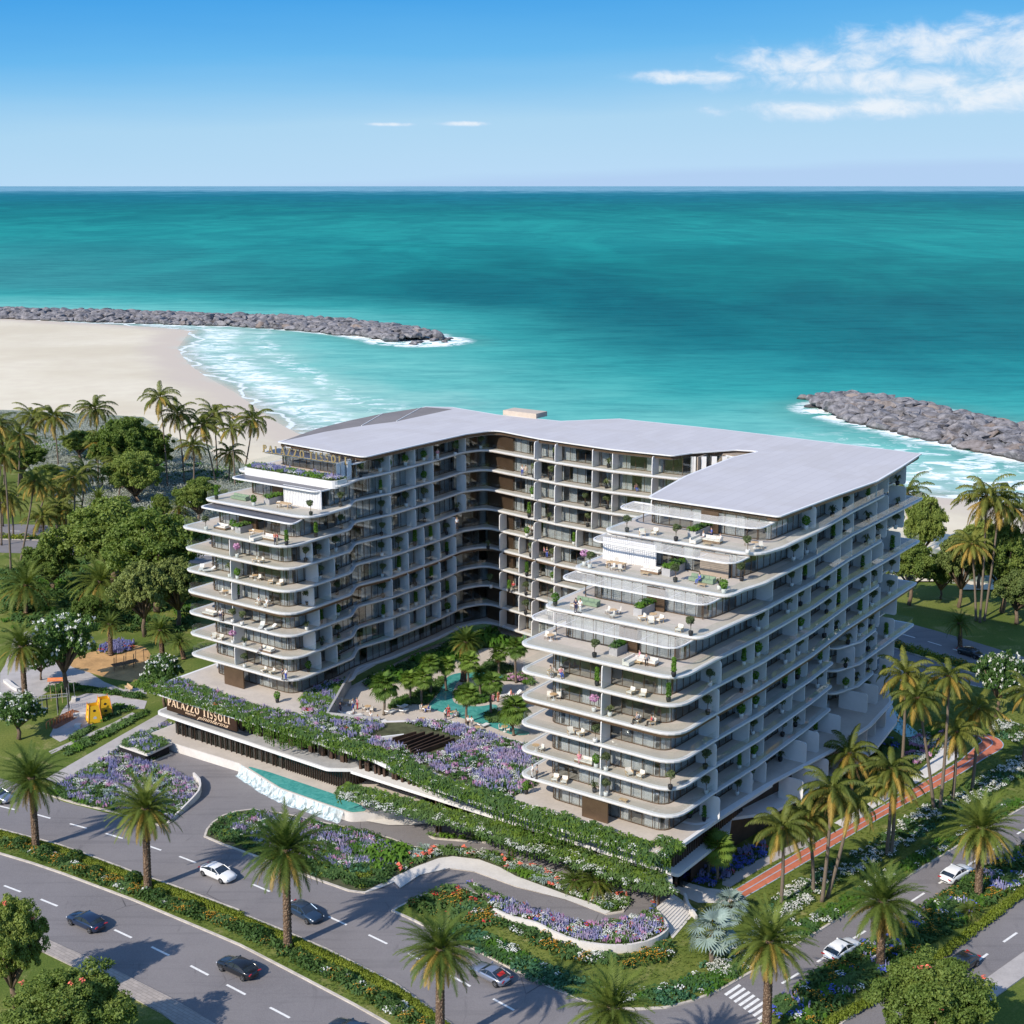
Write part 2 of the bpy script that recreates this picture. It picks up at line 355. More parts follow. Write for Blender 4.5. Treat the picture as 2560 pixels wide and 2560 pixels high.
col = t.mix(t.rng(band2, .38, .66), t.mix(1.0, col, (.86, .89, .92), 'MULTIPLY'), t.mix(1.0, col, (1.22, 1.14, 1.10), 'MULTIPLY'))
lx = t.rng(t.m('DIVIDE', sx.outputs[0], t.m('MAXIMUM', sx.outputs[1], 100.0)), -.05, -.40)      # sandbank off the western side
col = t.mix(t.m('MULTIPLY', t.m('MULTIPLY', lx, t.rng(far, 3.45, 3.05)), .55), col, (.075, .36, .35))
# shallows
wob = t.m('ADD', asd, t.m('MULTIPLY', t.m('SUBTRACT', t.noise(.016, 5), .5), 90.0))
col = t.mix(t.rng(wob, 290, 110), col, (.045, .40, .365)); col = t.mix(t.rng(wob, 190, 50), col, (.17, .54, .48)); col = t.mix(t.rng(wob, 85, 10), col, (.42, .65, .57))
jwob = t.m('ADD', ajd, t.m('MULTIPLY', t.m('SUBTRACT', t.noise(.05, 4), .5), 24.0))
col = t.mix(t.m('MULTIPLY', t.rng(jwob, 42, 14), .55), col, (.09, .30, .26))
# foam
fn = t.noise(.085, 7, t.map(pos, (1, 1.5, 1)), .62, 1.1); fn2 = t.noise(.5, 5, None, .6, .6)
wv = t.m('ADD', asd, t.m('MULTIPLY', t.m('SUBTRACT', t.noise(.022, 4), .5), 44.0))
def strip(c, w_, lo): return t.m('MULTIPLY', t.m('MULTIPLY', t.rng(t.m('ABSOLUTE', t.m('SUBTRACT', wv, c)), w_, w_ * .2), t.rng(t.m('ADD', fn, t.m('MULTIPLY', fn2, .25)), lo, lo + .20)), .88)
foam = strip(15, 19, .53); foam = t.m('MAXIMUM', foam, strip(42, 10, .60))
foam = t.m('MAXIMUM', foam, t.m('MULTIPLY', t.rng(t.m('ABSOLUTE', t.m('SUBTRACT', wv, 1.5)), 2.2, .6), .85))
xr = t.rng(sx.outputs[0], 80, 125)
surf = t.m('MULTIPLY', t.m('MULTIPLY', xr, t.rng(asd, 120, 30)), t.rng(t.m('ADD', fn, t.m('MULTIPLY', fn2, .2)), .60, .70)); foam = t.m('MAXIMUM', foam, surf)
jf = t.m('MULTIPLY', t.rng(t.m('ADD', ajd, t.m('MULTIPLY', fn2, 9.0)), 28, 19), t.rng(t.m('ADD', fn, t.m('MULTIPLY', fn2, .3)), .54, .66)); foam = t.m('MAXIMUM', foam, jf)
caps = t.m('MULTIPLY', t.rng(t.noise(1.0, 5, t.map(pos, (.09, .22, 1)), .7, .5), .755, .79), t.m('MULTIPLY', t.rng(asd, 130, 60), .5)); foam = t.m('MAXIMUM', foam, caps)
col = t.mix(foam, col, (.86, .90, .90))
# ripples: streaks stretched along the crests
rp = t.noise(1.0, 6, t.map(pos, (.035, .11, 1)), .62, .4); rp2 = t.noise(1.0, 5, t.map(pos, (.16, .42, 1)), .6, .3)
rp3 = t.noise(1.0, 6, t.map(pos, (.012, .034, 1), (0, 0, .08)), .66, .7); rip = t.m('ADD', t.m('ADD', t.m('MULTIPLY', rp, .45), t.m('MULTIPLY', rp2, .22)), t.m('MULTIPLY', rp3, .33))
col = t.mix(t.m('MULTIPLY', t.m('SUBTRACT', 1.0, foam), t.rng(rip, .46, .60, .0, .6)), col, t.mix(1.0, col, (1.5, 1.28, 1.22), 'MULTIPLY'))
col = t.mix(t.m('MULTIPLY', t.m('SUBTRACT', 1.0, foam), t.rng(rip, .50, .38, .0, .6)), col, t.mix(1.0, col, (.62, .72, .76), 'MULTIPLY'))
bmp = t.n('ShaderNodeBump'); bmp.inputs['Strength'].default_value = .55; bmp.inputs['Distance'].default_value = .9; t.l(rip, bmp.inputs['Height'])
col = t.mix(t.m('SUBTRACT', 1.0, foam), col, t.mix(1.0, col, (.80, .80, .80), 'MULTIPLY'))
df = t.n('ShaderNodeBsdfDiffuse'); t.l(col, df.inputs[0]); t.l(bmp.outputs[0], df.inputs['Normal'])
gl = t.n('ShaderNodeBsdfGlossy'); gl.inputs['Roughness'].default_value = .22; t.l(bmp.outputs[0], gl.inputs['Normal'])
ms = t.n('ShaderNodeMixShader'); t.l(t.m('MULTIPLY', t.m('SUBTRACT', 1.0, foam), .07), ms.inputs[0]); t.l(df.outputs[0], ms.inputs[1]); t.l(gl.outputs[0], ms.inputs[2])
tp = t.n('ShaderNodeBsdfTransparent'); ma = t.n('ShaderNodeMixShader')
t.l(t.m('MAXIMUM', t.rng(t.m('ADD', asd, t.m('MULTIPLY', fn2, 5.0)), -1, 16), foam), ma.inputs[0]); t.l(tp.outputs[0], ma.inputs[1]); t.l(ms.outputs[0], ma.inputs[2]); t.done(ma.outputs[0])
SEA_Z = -.7
me = np_mesh('sea', np.column_stack([Pg, np.full(len(Pg), SEA_Z)]), Fq, np.zeros(len(Fq)), [m_sea])
for nm, dat in (('shore', sd), ('jetty', jd)):
    at = me.attributes.new(nm, 'FLOAT', 'POINT'); at.data.foreach_set('value', np.clip(dat, -500, 5000).astype(np.float32))
tag(link('sea', me), kind='structure')
# beach and dunes: sand sloping down under the water
bx = np.arange(-460, 461, 6.0); by = np.arange(180, 960, 6.0); GX, GY = np.meshgrid(bx, by); Pb = np.column_stack([GX.ravel(), GY.ravel()]); sb = shore_sd(Pb)
VEG = [(-700, 560), (-182, 486), (-143, 446), (-112, 430), (-74, 372), (0, 325), (60, 300), (96, 285), (130, 262), (250, 215), (460, 130)]
zb = np.clip(-.7 - sb * .045, -3.0, .35) + np.where(sb < -20, .25 * np.sin(Pb[:, 0] * .05) * np.sin(Pb[:, 1] * .03 + 1), 0)
nbx, nby = len(bx), len(by); idx = np.arange(nbx * nby).reshape(nby, nbx); Fb = np.stack([idx[:-1, :-1], idx[:-1, 1:], idx[1:, 1:], idx[1:, :-1]], -1).reshape(-1, 4)
veg_land = in_poly(Pb, VEG + [(460, -300), (-700, -300)]); sveg = np.where(veg_land, -seg_dist(Pb, VEG), seg_dist(Pb, VEG))
Fb = Fb[(sveg[Fb].max(1) > -8) & (sb[Fb].min(1) < 70)]
m_sand, t = newmat('beach_sand'); asd = t.n('ShaderNodeAttribute', attribute_name='shore').outputs['Fac']; pos = t.pos()
w1 = t.m('ADD', asd, t.m('MULTIPLY', t.m('SUBTRACT', t.noise(.03, 4), .5), 26.0))
c = t.mix(t.rng(t.noise(.012, 5), .35, .65), (.62, .54, .39), (.71, .635, .48)); c = t.mix(t.rng(t.noise(.12, 5), .3, .75, 0, .3), c, (.56, .46, .35))
c = t.mix(t.rng(w1, -26, -6), c, (.58, .49, .39)); c = t.mix(t.rng(w1, -4, 12), c, (.52, .56, .48))
t.done(t.bsdf(c, .8, spec=.3, bump=t.noise(.7, 5), bs=.3, bd=.2))
me = np_mesh('beach', np.column_stack([Pb, zb]), Fb, np.zeros(len(Fb)), [m_sand]); at = me.attributes.new('shore', 'FLOAT', 'POINT'); at.data.foreach_set('value', sb.astype(np.float32)); me.polygons.foreach_set('use_smooth', [True] * len(Fb))
tag(link('beach', me), kind='structure')
# grass ground
m_grass, t = newmat('lawn'); 
c = t.mix(t.rng(t.noise(.07, 5), .35, .65), (.105, .145, .026), (.185, .205, .046)); c = t.mix(t.rng(t.noise(.28, 4, None, .6, .7), .54, .70, 0, .75), c, (.30, .27, .11)); c = t.mix(t.rng(t.noise(3.5, 4), .3, .75, 0, .6), c, (.050, .095, .016))
t.done(t.bsdf(c, .95, spec=.15, bump=t.noise(5, 5), bs=.6, bd=.15))
m_dune, t = newmat('dune_scrub_ground'); c = t.mix(t.rng(t.noise(.25, 5), .35, .65), (.33, .33, .27), (.17, .21, .15)); t.done(t.bsdf(c, .95, spec=.1, bump=t.noise(2, 5), bs=.6, bd=.3))
vz = smooth_line(VEG, 4); rng_ = ribbon(vz, 14, 46); nvz = len(vz); dv = MB(); cols_ = 9
def DW(i): return 1.0 if vz[i][0] < 0 else max(.38, 1 - vz[i][0] / 70)
vsd = [(rng_[i][0] * (1 - j / 8 * DW(i)) + rng_[2 * nvz - 1 - i][0] * (j / 8 * DW(i)) + RNG.uniform(-2, 2), rng_[i][1] * (1 - j / 8 * DW(i)) + rng_[2 * nvz - 1 - i][1] * (j / 8 * DW(i)) + RNG.uniform(-2, 2), .08 if j in (0, 8) and False else (.0 if j == 8 else .42 + .35 * RNG.random())) for i in range(nvz) for j in range(9)]
dv.add(vsd, [(i * 9 + j, i * 9 + j + 1, (i + 1) * 9 + j + 1, (i + 1) * 9 + j) for i in range(nvz - 1) for j in range(8)]); dv.build('dune', m_dune, smooth=True)['kind'] = 'structure'
g = MB(); g.sheet([(-3000, -500), (3000, -500), (900, 60), (460, 130)] + VEG[::-1][1:] + [(-3000, 900)], 0.0); g.build('ground', m_grass)['kind'] = 'structure'
m_asph, t = newmat('asphalt'); pos = t.pos()
c = t.mix(t.rng(t.noise(.10, 5), .3, .7), (.155, .143, .145), (.195, .180, .180)); c = t.mix(t.rng(t.noise(14, 3), .35, .7, 0, .6), c, (.26, .245, .245))
c = t.mix(t.rng(t.noise(.5, 6, t.map(pos, (1, .25, 1), (0, 0, .6)), .7, .8), .60, .72, 0, .35), c, (.070, .066, .070))
pt = t.n('ShaderNodeTexVoronoi', feature='F1'); pt.inputs['Scale'].default_value = .045; pt.inputs['Randomness'].default_value = 1; t.l(pos, pt.inputs['Vector']); c = t.mix(t.rng(t.n('ShaderNodeSeparateColor').outputs[0] if False else pt.outputs['Distance'], .22, .20, 0, .0), c, (.1, .1, .1))
c = t.mix(t.rng(t.noise(.9, 3, t.map(pos, (.06, 1, 1), (0, 0, R(32)))), .50, .68, 0, .28), c, (.095, .090, .093)); c = t.mix(t.rng(t.noise(.035, 5, None, .65, 1.5), .50, .64, 0, .30), c, (.24, .225, .22))
cr = t.n('ShaderNodeTexVoronoi', feature='DISTANCE_TO_EDGE'); cr.inputs['Scale'].default_value = .09; t.l(t.map(t.n('ShaderNodeVectorMath', operation='ADD').outputs[0] if False else pos), cr.inputs['Vector'])
crk = t.m('MULTIPLY', t.rng(cr.outputs[0], .006, .001), t.rng(t.noise(.06, 4), .52, .6)); c = t.mix(t.m('MULTIPLY', crk, .7), c, (.035, .033, .034))
t.done(t.bsdf(c, .85, spec=.35, bump=t.noise(20, 3), bs=.35, bd=.02))
m_white = simple('road_paint', (.74, .73, .70), .7, .10, 3); m_kerb = simple('kerb_concrete', (.50, .45, .39), .85, .16, .8, bump=.2)
m_conc = simple('white_render', (.61, .575, .53), .75, .07, .4); m_path = simple('path_paving', (.40, .37, .35), .85, .10, .5, bump=.15); m_soil = simple('planting_soil', (.070, .075, .035), .95, .4, .9)
m_paver, t = newmat('brick_paving'); bk = t.n('ShaderNodeTexBrick'); bk.inputs['Scale'].default_value = 1.0; bk.inputs['Brick Width'].default_value = .8; bk.inputs['Row Height'].default_value = .4; bk.inputs['Mortar Size'].default_value = .018
bk.inputs['Color1'].default_value = (.40, .35, .31, 1); bk.inputs['Color2'].default_value = (.33, .29, .26, 1); bk.inputs['Mortar'].default_value = (.17, .15, .13, 1)
t.l(t.map(t.pos(), rot=(0, 0, R(37))), bk.inputs['Vector']); t.done(t.bsdf(t.mix(t.rng(t.noise(.5, 5), .3, .7, 0, .35), bk.outputs[0], (.24, .21, .19)), .85))
road = [(-320, 318), (-120, 183), (-80, 156), (-51.1, 136.5), (-42.2, 130.6), (-34.3, 124.9), (-29.4, 120.8), (-8, 98), (20, 98), (47.9, 127.3), (110, 184), (210, 270), (195, 285), (110, 206), (66, 168), (12, 152), (-14, 168), (-40, 186), (-55, 190), (-58, 180), (-50, 166), (-60, 171), (-67, 176), (-120, 209), (-320, 345)]
MB().sheet(road, .03).build('road', m_asph)['kind'] = 'structure'
BROAD = smooth_line([(-330, 332), (-115, 313), (-80, 307), (-20, 290), (30, 268), (62, 243), (82, 218), (103, 190), (125, 172)])
MB().sheet(ribbon(BROAD, 13, 13), .026).build('back_road', m_asph)['kind'] = 'structure'
mk = MB()
def dash(p, q, wd=.17):
    d = (Vector(q) - Vector(p)).normalized() * 1.45; m_ = (Vector(p)); n_ = Vector((-d.y, d.x)).normalized() * wd / 1.0
    a = m_ - d; b = m_ + d; mk.sheet([tuple(a - n_ * .5 * 1.6), tuple(b - n_ * .5 * 1.6), tuple(b + n_ * .5 * 1.6), tuple(a + n_ * .5 * 1.6)], .036)
up = WP('e', [(-240, 130), (50, 190), (340, 258), (630, 338), (920, 418), (1230, 510), (1510, 608)], .03) + WP('f', [(170, 836), (475, 965), (785, 1100), (1110, 1250), (1430, 1405), (1775, 1585)], .03) + WP('g', [(190, 1775)], .03)
lo = WP('e', [(-190, 750), (100, 843), (395, 955), (700, 1080), (990, 1205), (1290, 1345), (1605, 1500), (1900, 1655)], .03) + WP('f', [(320, 1840)], .03)
rr = WP('r', [(395, 1675), (590, 1555), (775, 1435), (935, 1335), (1110, 1220), (1265, 1120), (1425, 1020), (1560, 935), (1700, 845)], .03); r2 = WP('r', [(1290, 1690), (1465, 1565), (1630, 1445), (1790, 1335)], .03)
for L_ in (up, lo, rr, r2):
    for i, p in enumerate(L_): dash(p, L_[i + 1] if i < len(L_) - 1 else (2 * p[0] - L_[i - 1][0], 2 * p[1] - L_[i - 1][1]))
for off in (6.5, -6.5):
    bl_ = ribbon(BROAD, off, 0)[:len(BROAD)]
    for i in range(0, len(bl_) - 1, 1):
        a, b_ = Vector(bl_[i]), Vector(bl_[i + 1]); n_ = max(1, int((b_ - a).length / 9))
        for j in range(n_): dash(tuple(a.lerp(b_, (j + .5) / n_)), tuple(b_ + (b_ - a)), .16)
for i in range(10):        # zebra crossing over the side road
    a = Vector(W('r', 70 + i * 27, 1735 + i * 16, .03)); b_ = Vector(W('r', 70 + 27, 1735 - 0, .03))
    x0, y0 = 70 + i * 26.5, 1732 + i * 19.5
    mk.sheet([W('r', x0 - 48, y0 + 32, .03), W('r', x0 - 34, y0 + 42, .03), W('r', x0 + 50, y0 - 15, .03), W('r', x0 + 36, y0 - 25, .03)], .036)
mk.build('road_markings', m_white)['kind'] = 'structure'
# near sidewalks
pv = WP('e', [(370, 1250), (900, 1490), (1400, 1740), (1720, 1932), (2100, 2160)]); pv2 = WP('e', [(1700, 2160), (1300, 1850), (640, 1500), (330, 1350), (200, 1290), (250, 1195)])
PAVE = [(-78, 154.8)] + pv + pv2 + [(-80, 151.8)]
MB().prism(PAVE, 0, .15).build('pavement', m_paver)['kind'] = 'structure'
PAVE2 = WP('r', [(1250, 1852), (1440, 1720), (1707, 1530), (1900, 1385), (1900, 1520), (1707, 1670), (1560, 1775), (1380, 1900)])
MB().prism(PAVE2, 0, .15).build('pavement', m_path)['kind'] = 'structure'
# raised plots with a kerb round them
PLOT = {}
def plot(key, outline, z=.17, kw=.28, inner=None, name='kerb', smooth=None, inner_name='lawn'):
    pts = fillet([(p[0], p[1], smooth or 0) for p in outline]) if smooth else outline
    inn = offset(pts, kw); b = MB(); b.prism(pts, 0, z); o = b.build(name, m_kerb); o['kind'] = 'structure'
    q = MB().sheet(inn, z + .006); o2 = q.build(inner_name, inner or m_grass); o2['kind'] = 'structure'; PLOT[key] = inn; return inn
G1 = WP('M', [(335, 1550), (590, 1632), (940, 1712), (1140, 1768), (1300, 1820)], .15) + WP('M', [(1370, 1772), (1500, 1665), (1590, 1585), (1612, 1520), (1570, 1440), (1400, 1350), (1290, 1310), (1215, 1290)], .5) + WP('M', [(1390, 1175)], 1.3) + WP('M', [(1250, 1120), (1245, 1075), (1420, 1000), (1420, 945)], 1.2) + WP('M', [(1290, 1000), (1000, 1160), (560, 1430)], .15)
plot('G1', G1, inner=m_soil, inner_name='planting_ground')
island1 = WP('c', [(505, 1240), (520, 1195), (560, 1150), (620, 1110), (700, 1085), (800, 1073), (1000, 1100), (1240, 1155), (1480, 1205), (1640, 1250), (1760, 1298), (1932, 1315)]) + WP('d', [(300, 1350), (560, 1385), (720, 1440), (900, 1500), (1100, 1560), (1280, 1600), (1370, 1640), (1392, 1690), (1350, 1745), (1250, 1760), (1000, 1665), (700, 1590), (450, 1500), (300, 1480), (120, 1520), (0, 1600)]) + WP('c', [(1700, 1500), (1480, 1582), (1380, 1570), (1160, 1492), (900, 1390), (620, 1290)])
plot('I1', island1, inner=m_soil, inner_name='planting_ground')
small = fillet([(p[0], p[1], .8) for p in WP('d', [(165, 1278), (200, 1275), (545, 1303), (545, 1328), (200, 1302)])]); plot('I2', small, inner=m_soil, inner_name='planting_ground')
BED = WP('d', [(390, 1590), (600, 1680), (850, 1775), (1050, 1830), (1200, 1840), (1330, 1818), (1420, 1795), (1500, 1755), (1538, 1700)], .2)
WALL = WP('g', [(110, 1000), (250, 1060), (450, 1112), (620, 1195), (800, 1258), (1000, 1290), (1180, 1290), (1320, 1265), (1430, 1225), (1500, 1170), (1505, 1130), (1460, 1060), (1420, 1010)], 1.15)
lawn_in = WP('f', [(1215, 1022), (1330, 1072), (1560, 1182), (1770, 1272)], .1) + [(-3.4, 133.5), (-0.2, 130.5), (3.9, 127.0), (7.6, 124.3), (10, 123.3), (12.3, 123.0), (15.5, 123.3), (18.4, 124.5), (21.5, 126.5), (26.5, 130.9), (39.2, 142.8), (56.2, 158.5), (68, 169.2), (112, 208), (190, 281), (140, 300), (118, 182), (102, 190), (80, 212), (62, 226), (50, 215), (24, 165), (17.6, 143.2)] + BED[::-1] + WP('d', [(250, 1590), (100, 1650), (0, 1700)], .1)
plot('LAWN', lawn_in)
med = WP('e', [(0, 365), (480, 490), (800, 605), (1160, 740), (1400, 820), (1932, 1020)]) + WP('f', [(0, 1040), (350, 1180), (700, 1330), (1260, 1610), (1700, 1932), (1950, 2150)]) + WP('f', [(1450, 2150), (1170, 1932), (900, 1780), (500, 1570), (0, 1310)]) + WP('e', [(1700, 1210), (1060, 940), (500, 730), (250, 645), (0, 570)])
med = [(-150, 212)] + med + [(-152, 207)]
plot('MED', med)
rmed = WP('r', [(205, 1932), (520, 1735), (860, 1520), (1400, 1170), (1707, 960)]) + [(112, 200), (190, 272), (196, 268), (113, 192)] + WP('r', [(1707, 1210), (1300, 1520), (1100, 1650), (690, 1932)]) + [(30, 116), (22.5, 118.5)]
plot('RMED', rmed)
bm = ribbon(BROAD, 1.6, 1.6); plot('BMED', bm)
# west park: paths and play areas
MB().sheet(WP('n', [(650, 1476), (760, 1440), (1250, 1150), (1750, 862), (1932, 720), (1932, 640), (1820, 672), (1300, 965), (700, 1312), (480, 1440)]), .03).build('path', m_path)['kind'] = 'structure'
park = WP('n', [(0, 640), (0, 200), (60, 100), (160, -200), (320, -290), (420, -200), (560, 60), (900, 100), (1060, 210), (1200, 300), (1420, 385), (1660, 360), (1690, 440), (1640, 430), (1420, 425), (1080, 350), (900, 330), (700, 300), (540, 420), (330, 540), (120, 640)])
MB().sheet(park, .026).build('path', m_path)['kind'] = 'structure'
play = WP('n', [(570, 920), (720, 620), (840, 480), (1000, 430), (1250, 440), (1690, 520), (1660, 610), (1560, 610), (1250, 600), (1110, 760), (900, 860), (760, 960), (690, 990)])
MB().sheet(play, .034).build('playground_floor', simple('rubber_floor', (.42, .39, .38), .9, .08, .6))['kind'] = 'structure'
m_orange = simple('orange_play_surface', (.46, .27, .11), .9, .22, .35)
MB().sheet(loop_smooth(WP('n', [(800, 100), (1000, -30), (1300, -100), (1640, -110), (1760, 60), (1740, 200), (1620, 300), (1300, 265), (1040, 195)])), .038).build('sand_play_area', m_orange)['kind'] = 'structure'
MB().sheet(loop_smooth(WP('n', [(590, 800), (700, 690), (820, 625), (910, 640), (900, 700), (760, 780), (640, 840)])), .042).build('mulch_bed', simple('mulch', (.20, .09, .05), .95, .3, 2))['kind'] = 'structure'
MB().sheet(WP('n', [(560, 1100), (760, 1010), (1300, 770), (1520, 650), (1560, 665), (1320, 800), (780, 1040), (590, 1130)]), .034).build('path', m_path)['kind'] = 'structure'
# east garden: running track, walk, pool deck
m_track = simple('red_track', (.47, .145, .08), .9, .18, .3); m_tline = simple('track_line', (.32, .42, .52), .8, .1)
tu = WP('r', [(85, 1185), (500, 940), (900, 720), (1300, 490), (1380, 430), (1440, 375), (1470, 350), (1440, 325), (1400, 318)]); tl = WP('r', [(140, 1228), (500, 1020), (900, 782), (1300, 562), (1480, 450), (1570, 400), (1590, 368), (1560, 335), (1500, 312)])
MB().sheet(smooth_line(tu) + smooth_line(tl)[::-1], .20).build('running_track', m_track)['kind'] = 'structure'
ln = MB(); mid = [((a[0] + b_[0]) / 2, (a[1] + b_[1]) / 2) for a, b_ in zip(tu, tl)]
for L_ in (tu, mid, tl): ln.wall(smooth_line(L_), .19, .212, .13)
ln.build('track_lines', m_tline)['kind'] = 'structure'
MB().sheet(WP('u', [(1080, 1075), (990, 1040), (1000, 960), (1500, 700), (1932, 520), (2100, 440), (2100, 560), (1932, 600), (1500, 820)]), .19).build('path', m_path)['kind'] = 'structure'
MB().sheet(WP('u', [(370, 960), (560, 1010), (800, 1080), (1060, 1110), (1100, 1080), (1270, 1200), (1180, 1270), (700, 1260), (560, 1200), (430, 1110), (250, 1060)]), .21).build('path', m_conc)['kind'] = 'structure'
m_deck = simple('pale_stone', (.62, .60, .57), .7, .08, .5)
MB().sheet(WP('r', [(640, 810), (900, 660), (1090, 540), (1200, 440), (1290, 320), (1340, 330), (1340, 440), (1180, 545), (1010, 640), (860, 730), (700, 840)]), .205).build('pool_deck', m_deck)['kind'] = 'structure'
m_pool, t = newmat('pool_water'); nn = t.noise(1.2, 4, None, .6, 1.0); c = t.mix(t.rng(nn, .3, .7), (.045, .26, .235), (.10, .38, .34))
t.done(t.bsdf(c, .08, spec=.5, bump=nn, bs=.15, bd=.1))
MB().sheet(loop_smooth(WP('t', [(590, 900), (700, 880), (800, 940), (880, 1040), (1000, 1140), (1010, 1180), (900, 1190), (780, 1120), (640, 1080)])), .215).build('pool_water', m_pool)['kind'] = 'structure'
# ================================================================== HOTEL
m_slab = simple('white_slab', (.69, .68, .665), .55, .035, .25, spec=.4); m_floor = simple('terrace_stone', (.50, .445, .385), .75, .08, .35); m_roof = simple('roof_membrane', (.50, .48, .485), .7, .05, .12, spec=.3)
def _seams():
    m, t = newmat('roof_membrane_seamed'); bk = t.n('ShaderNodeTexBrick'); bk.inputs['Scale'].default_value = 1.0; bk.inputs['Brick Width'].default_value = 7.0; bk.inputs['Row Height'].default_value = 1.6; bk.inputs['Mortar Size'].default_value = .03
    bk.inputs['Color1'].default_value = (.515, .495, .50, 1); bk.inputs['Color2'].default_value = (.485, .465, .472, 1); bk.inputs['Mortar'].default_value = (.41, .39, .395, 1); t.l(t.map(t.pos(), rot=(0, 0, -R(55))), bk.inputs['Vector'])
    c = t.mix(t.rng(t.noise(.12, 5, None, .65, .8), .42, .66, 0, .35), bk.outputs[0], (.42, .39, .37)); t.done(t.bsdf(c, .75, spec=.3)); return m
m_roof = _seams()
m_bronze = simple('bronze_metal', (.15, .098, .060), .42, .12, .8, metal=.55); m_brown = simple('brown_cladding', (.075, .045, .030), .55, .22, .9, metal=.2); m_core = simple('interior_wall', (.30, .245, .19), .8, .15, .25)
m_soffit = simple('warm_soffit', (.58, .51, .43), .7, .05, .4); m_ceiling = m_slab; m_grey = simple('grey_concrete', (.36, .355, .35), .8, .12, .6)
m_curtain, t = newmat('curtain'); c = t.mix(t.rng(t.noise(1.2, 3), .3, .7), (.84, .83, .81), (.70, .70, .70)); d = t.n('ShaderNodeBsdfDiffuse'); t.l(c, d.inputs[0]); tr = t.n('ShaderNodeBsdfTransparent'); x = t.n('ShaderNodeMixShader'); x.inputs[0].default_value = .86; t.l(tr.outputs[0], x.inputs[1]); t.l(d.outputs[0], x.inputs[2]); t.done(x.outputs[0])
def glass_mat(name, tint, refl, rough=.01, k=.8):
    m, t = newmat(name); tr = t.n('ShaderNodeBsdfTransparent'); tr.inputs[0].default_value = tint + (1,); g = t.n('ShaderNodeBsdfGlossy'); g.inputs['Roughness'].default_value = rough; g.inputs[0].default_value = (.92, .97, 1, 1)
    ge = t.n('ShaderNodeNewGeometry'); dt = t.n('ShaderNodeVectorMath', operation='DOT_PRODUCT'); t.l(ge.outputs['Normal'], dt.inputs[0]); t.l(ge.outputs['Incoming'], dt.inputs[1]); sch = t.m('ADD', .04, t.m('MULTIPLY', t.m('POWER', t.m('SUBTRACT', 1.0, t.m('ABSOLUTE', dt.outputs['Value'])), 4.0), .9)); x = t.n('ShaderNodeMixShader'); t.l(t.m('ADD', t.m('MULTIPLY', sch, k), refl, clamp=True), x.inputs[0]); t.l(tr.outputs[0], x.inputs[1]); t.l(g.outputs[0], x.inputs[2]); t.done(x.outputs[0]); return m
m_glass = glass_mat('window_glass', (.84, .86, .86), .06); m_dglass = glass_mat('dark_lobby_glass', (.42, .44, .43), .05); m_rail = glass_mat('balustrade_glass', (.965, .98, .975), .015, k=.5)
hotel = empty('hotel', (0, 0, 0), 0, 'large white terraced seafront building with stacked curved balconies around a courtyard', 'building')
FR = {0: 6.0, 1: 0, 2: 0, 3: 0, 4: 0, 5: 0, 6: 0, 7: 5.0, 8: 11.5, 9: 18.6}
FL = {0: 12.0, 1: 7.3, 2: 7.3, 3: 7.3, 4: 7.3, 5: 7.3, 6: 7.3, 7: 7.0, 8: 11.7, 9: 18.6}
def slab_rs(k):
    fr, fl = FR[k], FL[k]; p = [(-.15, fr, 3.2), (21.3, fr, 1.6), (20.9, 50, 1.0), (22.5, 55, 2), (28.6, 51.8, 2), (39.8, 50.9, 6), (50, 51.6, 6), (60, 53.2, 4), (65.6, 54.2, 3), (67.2, 50, 5), (66.6, 43, 8), (66.5, 31, 6)]
    if k == 9: p += [(64.6, 40, 6), (65.3, 30, 5), (66.8, 24, 3)] if False else [(66.9, 24, 3)]
    else: p += [(67.7, 24.2, 2.5), (65.3, 20.4, 2.5)] if fl < 16 else [(67.7, 24.2, 2.5)]
    p += [(65.1, fl, 3.4), (87.0, fl, 1.6), (86.0, 66, 3), (72.7, 66.5, 3), (60, 67.3, 3), (53, 74.5, 3), (33.5, 75, 3), (13.5, 74.5, 3)]
    if k == 0: p += [(1.6, 71.5, 1), (1.4, 66, 2), (-4.2, 58, 5), (-5.0, 47, 6), (-4.1, 36, 6), (-1.7, 21, 6), (-.6, 10, 4)]; return p
    p += [(-1.0, 74.6, .9), (-.9, 60, 5)] if k % 2 == 0 else [(1.2, 72.2, .9), (1.3, 62.0, 1.5), (-.7, 58.6, 1.5)]
    if k <= 3: p += [(-.9, 52.5, 3), (.6, 47.6, 2), (3.4, 46.4, 1.2), (3.4, 43.2, .8), (1.8, 42.0, .8), (-1.2, 42.0, .8)]
    else: p += [(-.8, 47, 8)]
    p += [(-1.4, 34, 8), (-1.2, 19 + (5 if k > 8 else 0), 8)]
    if fr < 12: p += [(-.4, max(8, fr + 3.5), 5)]
    return p
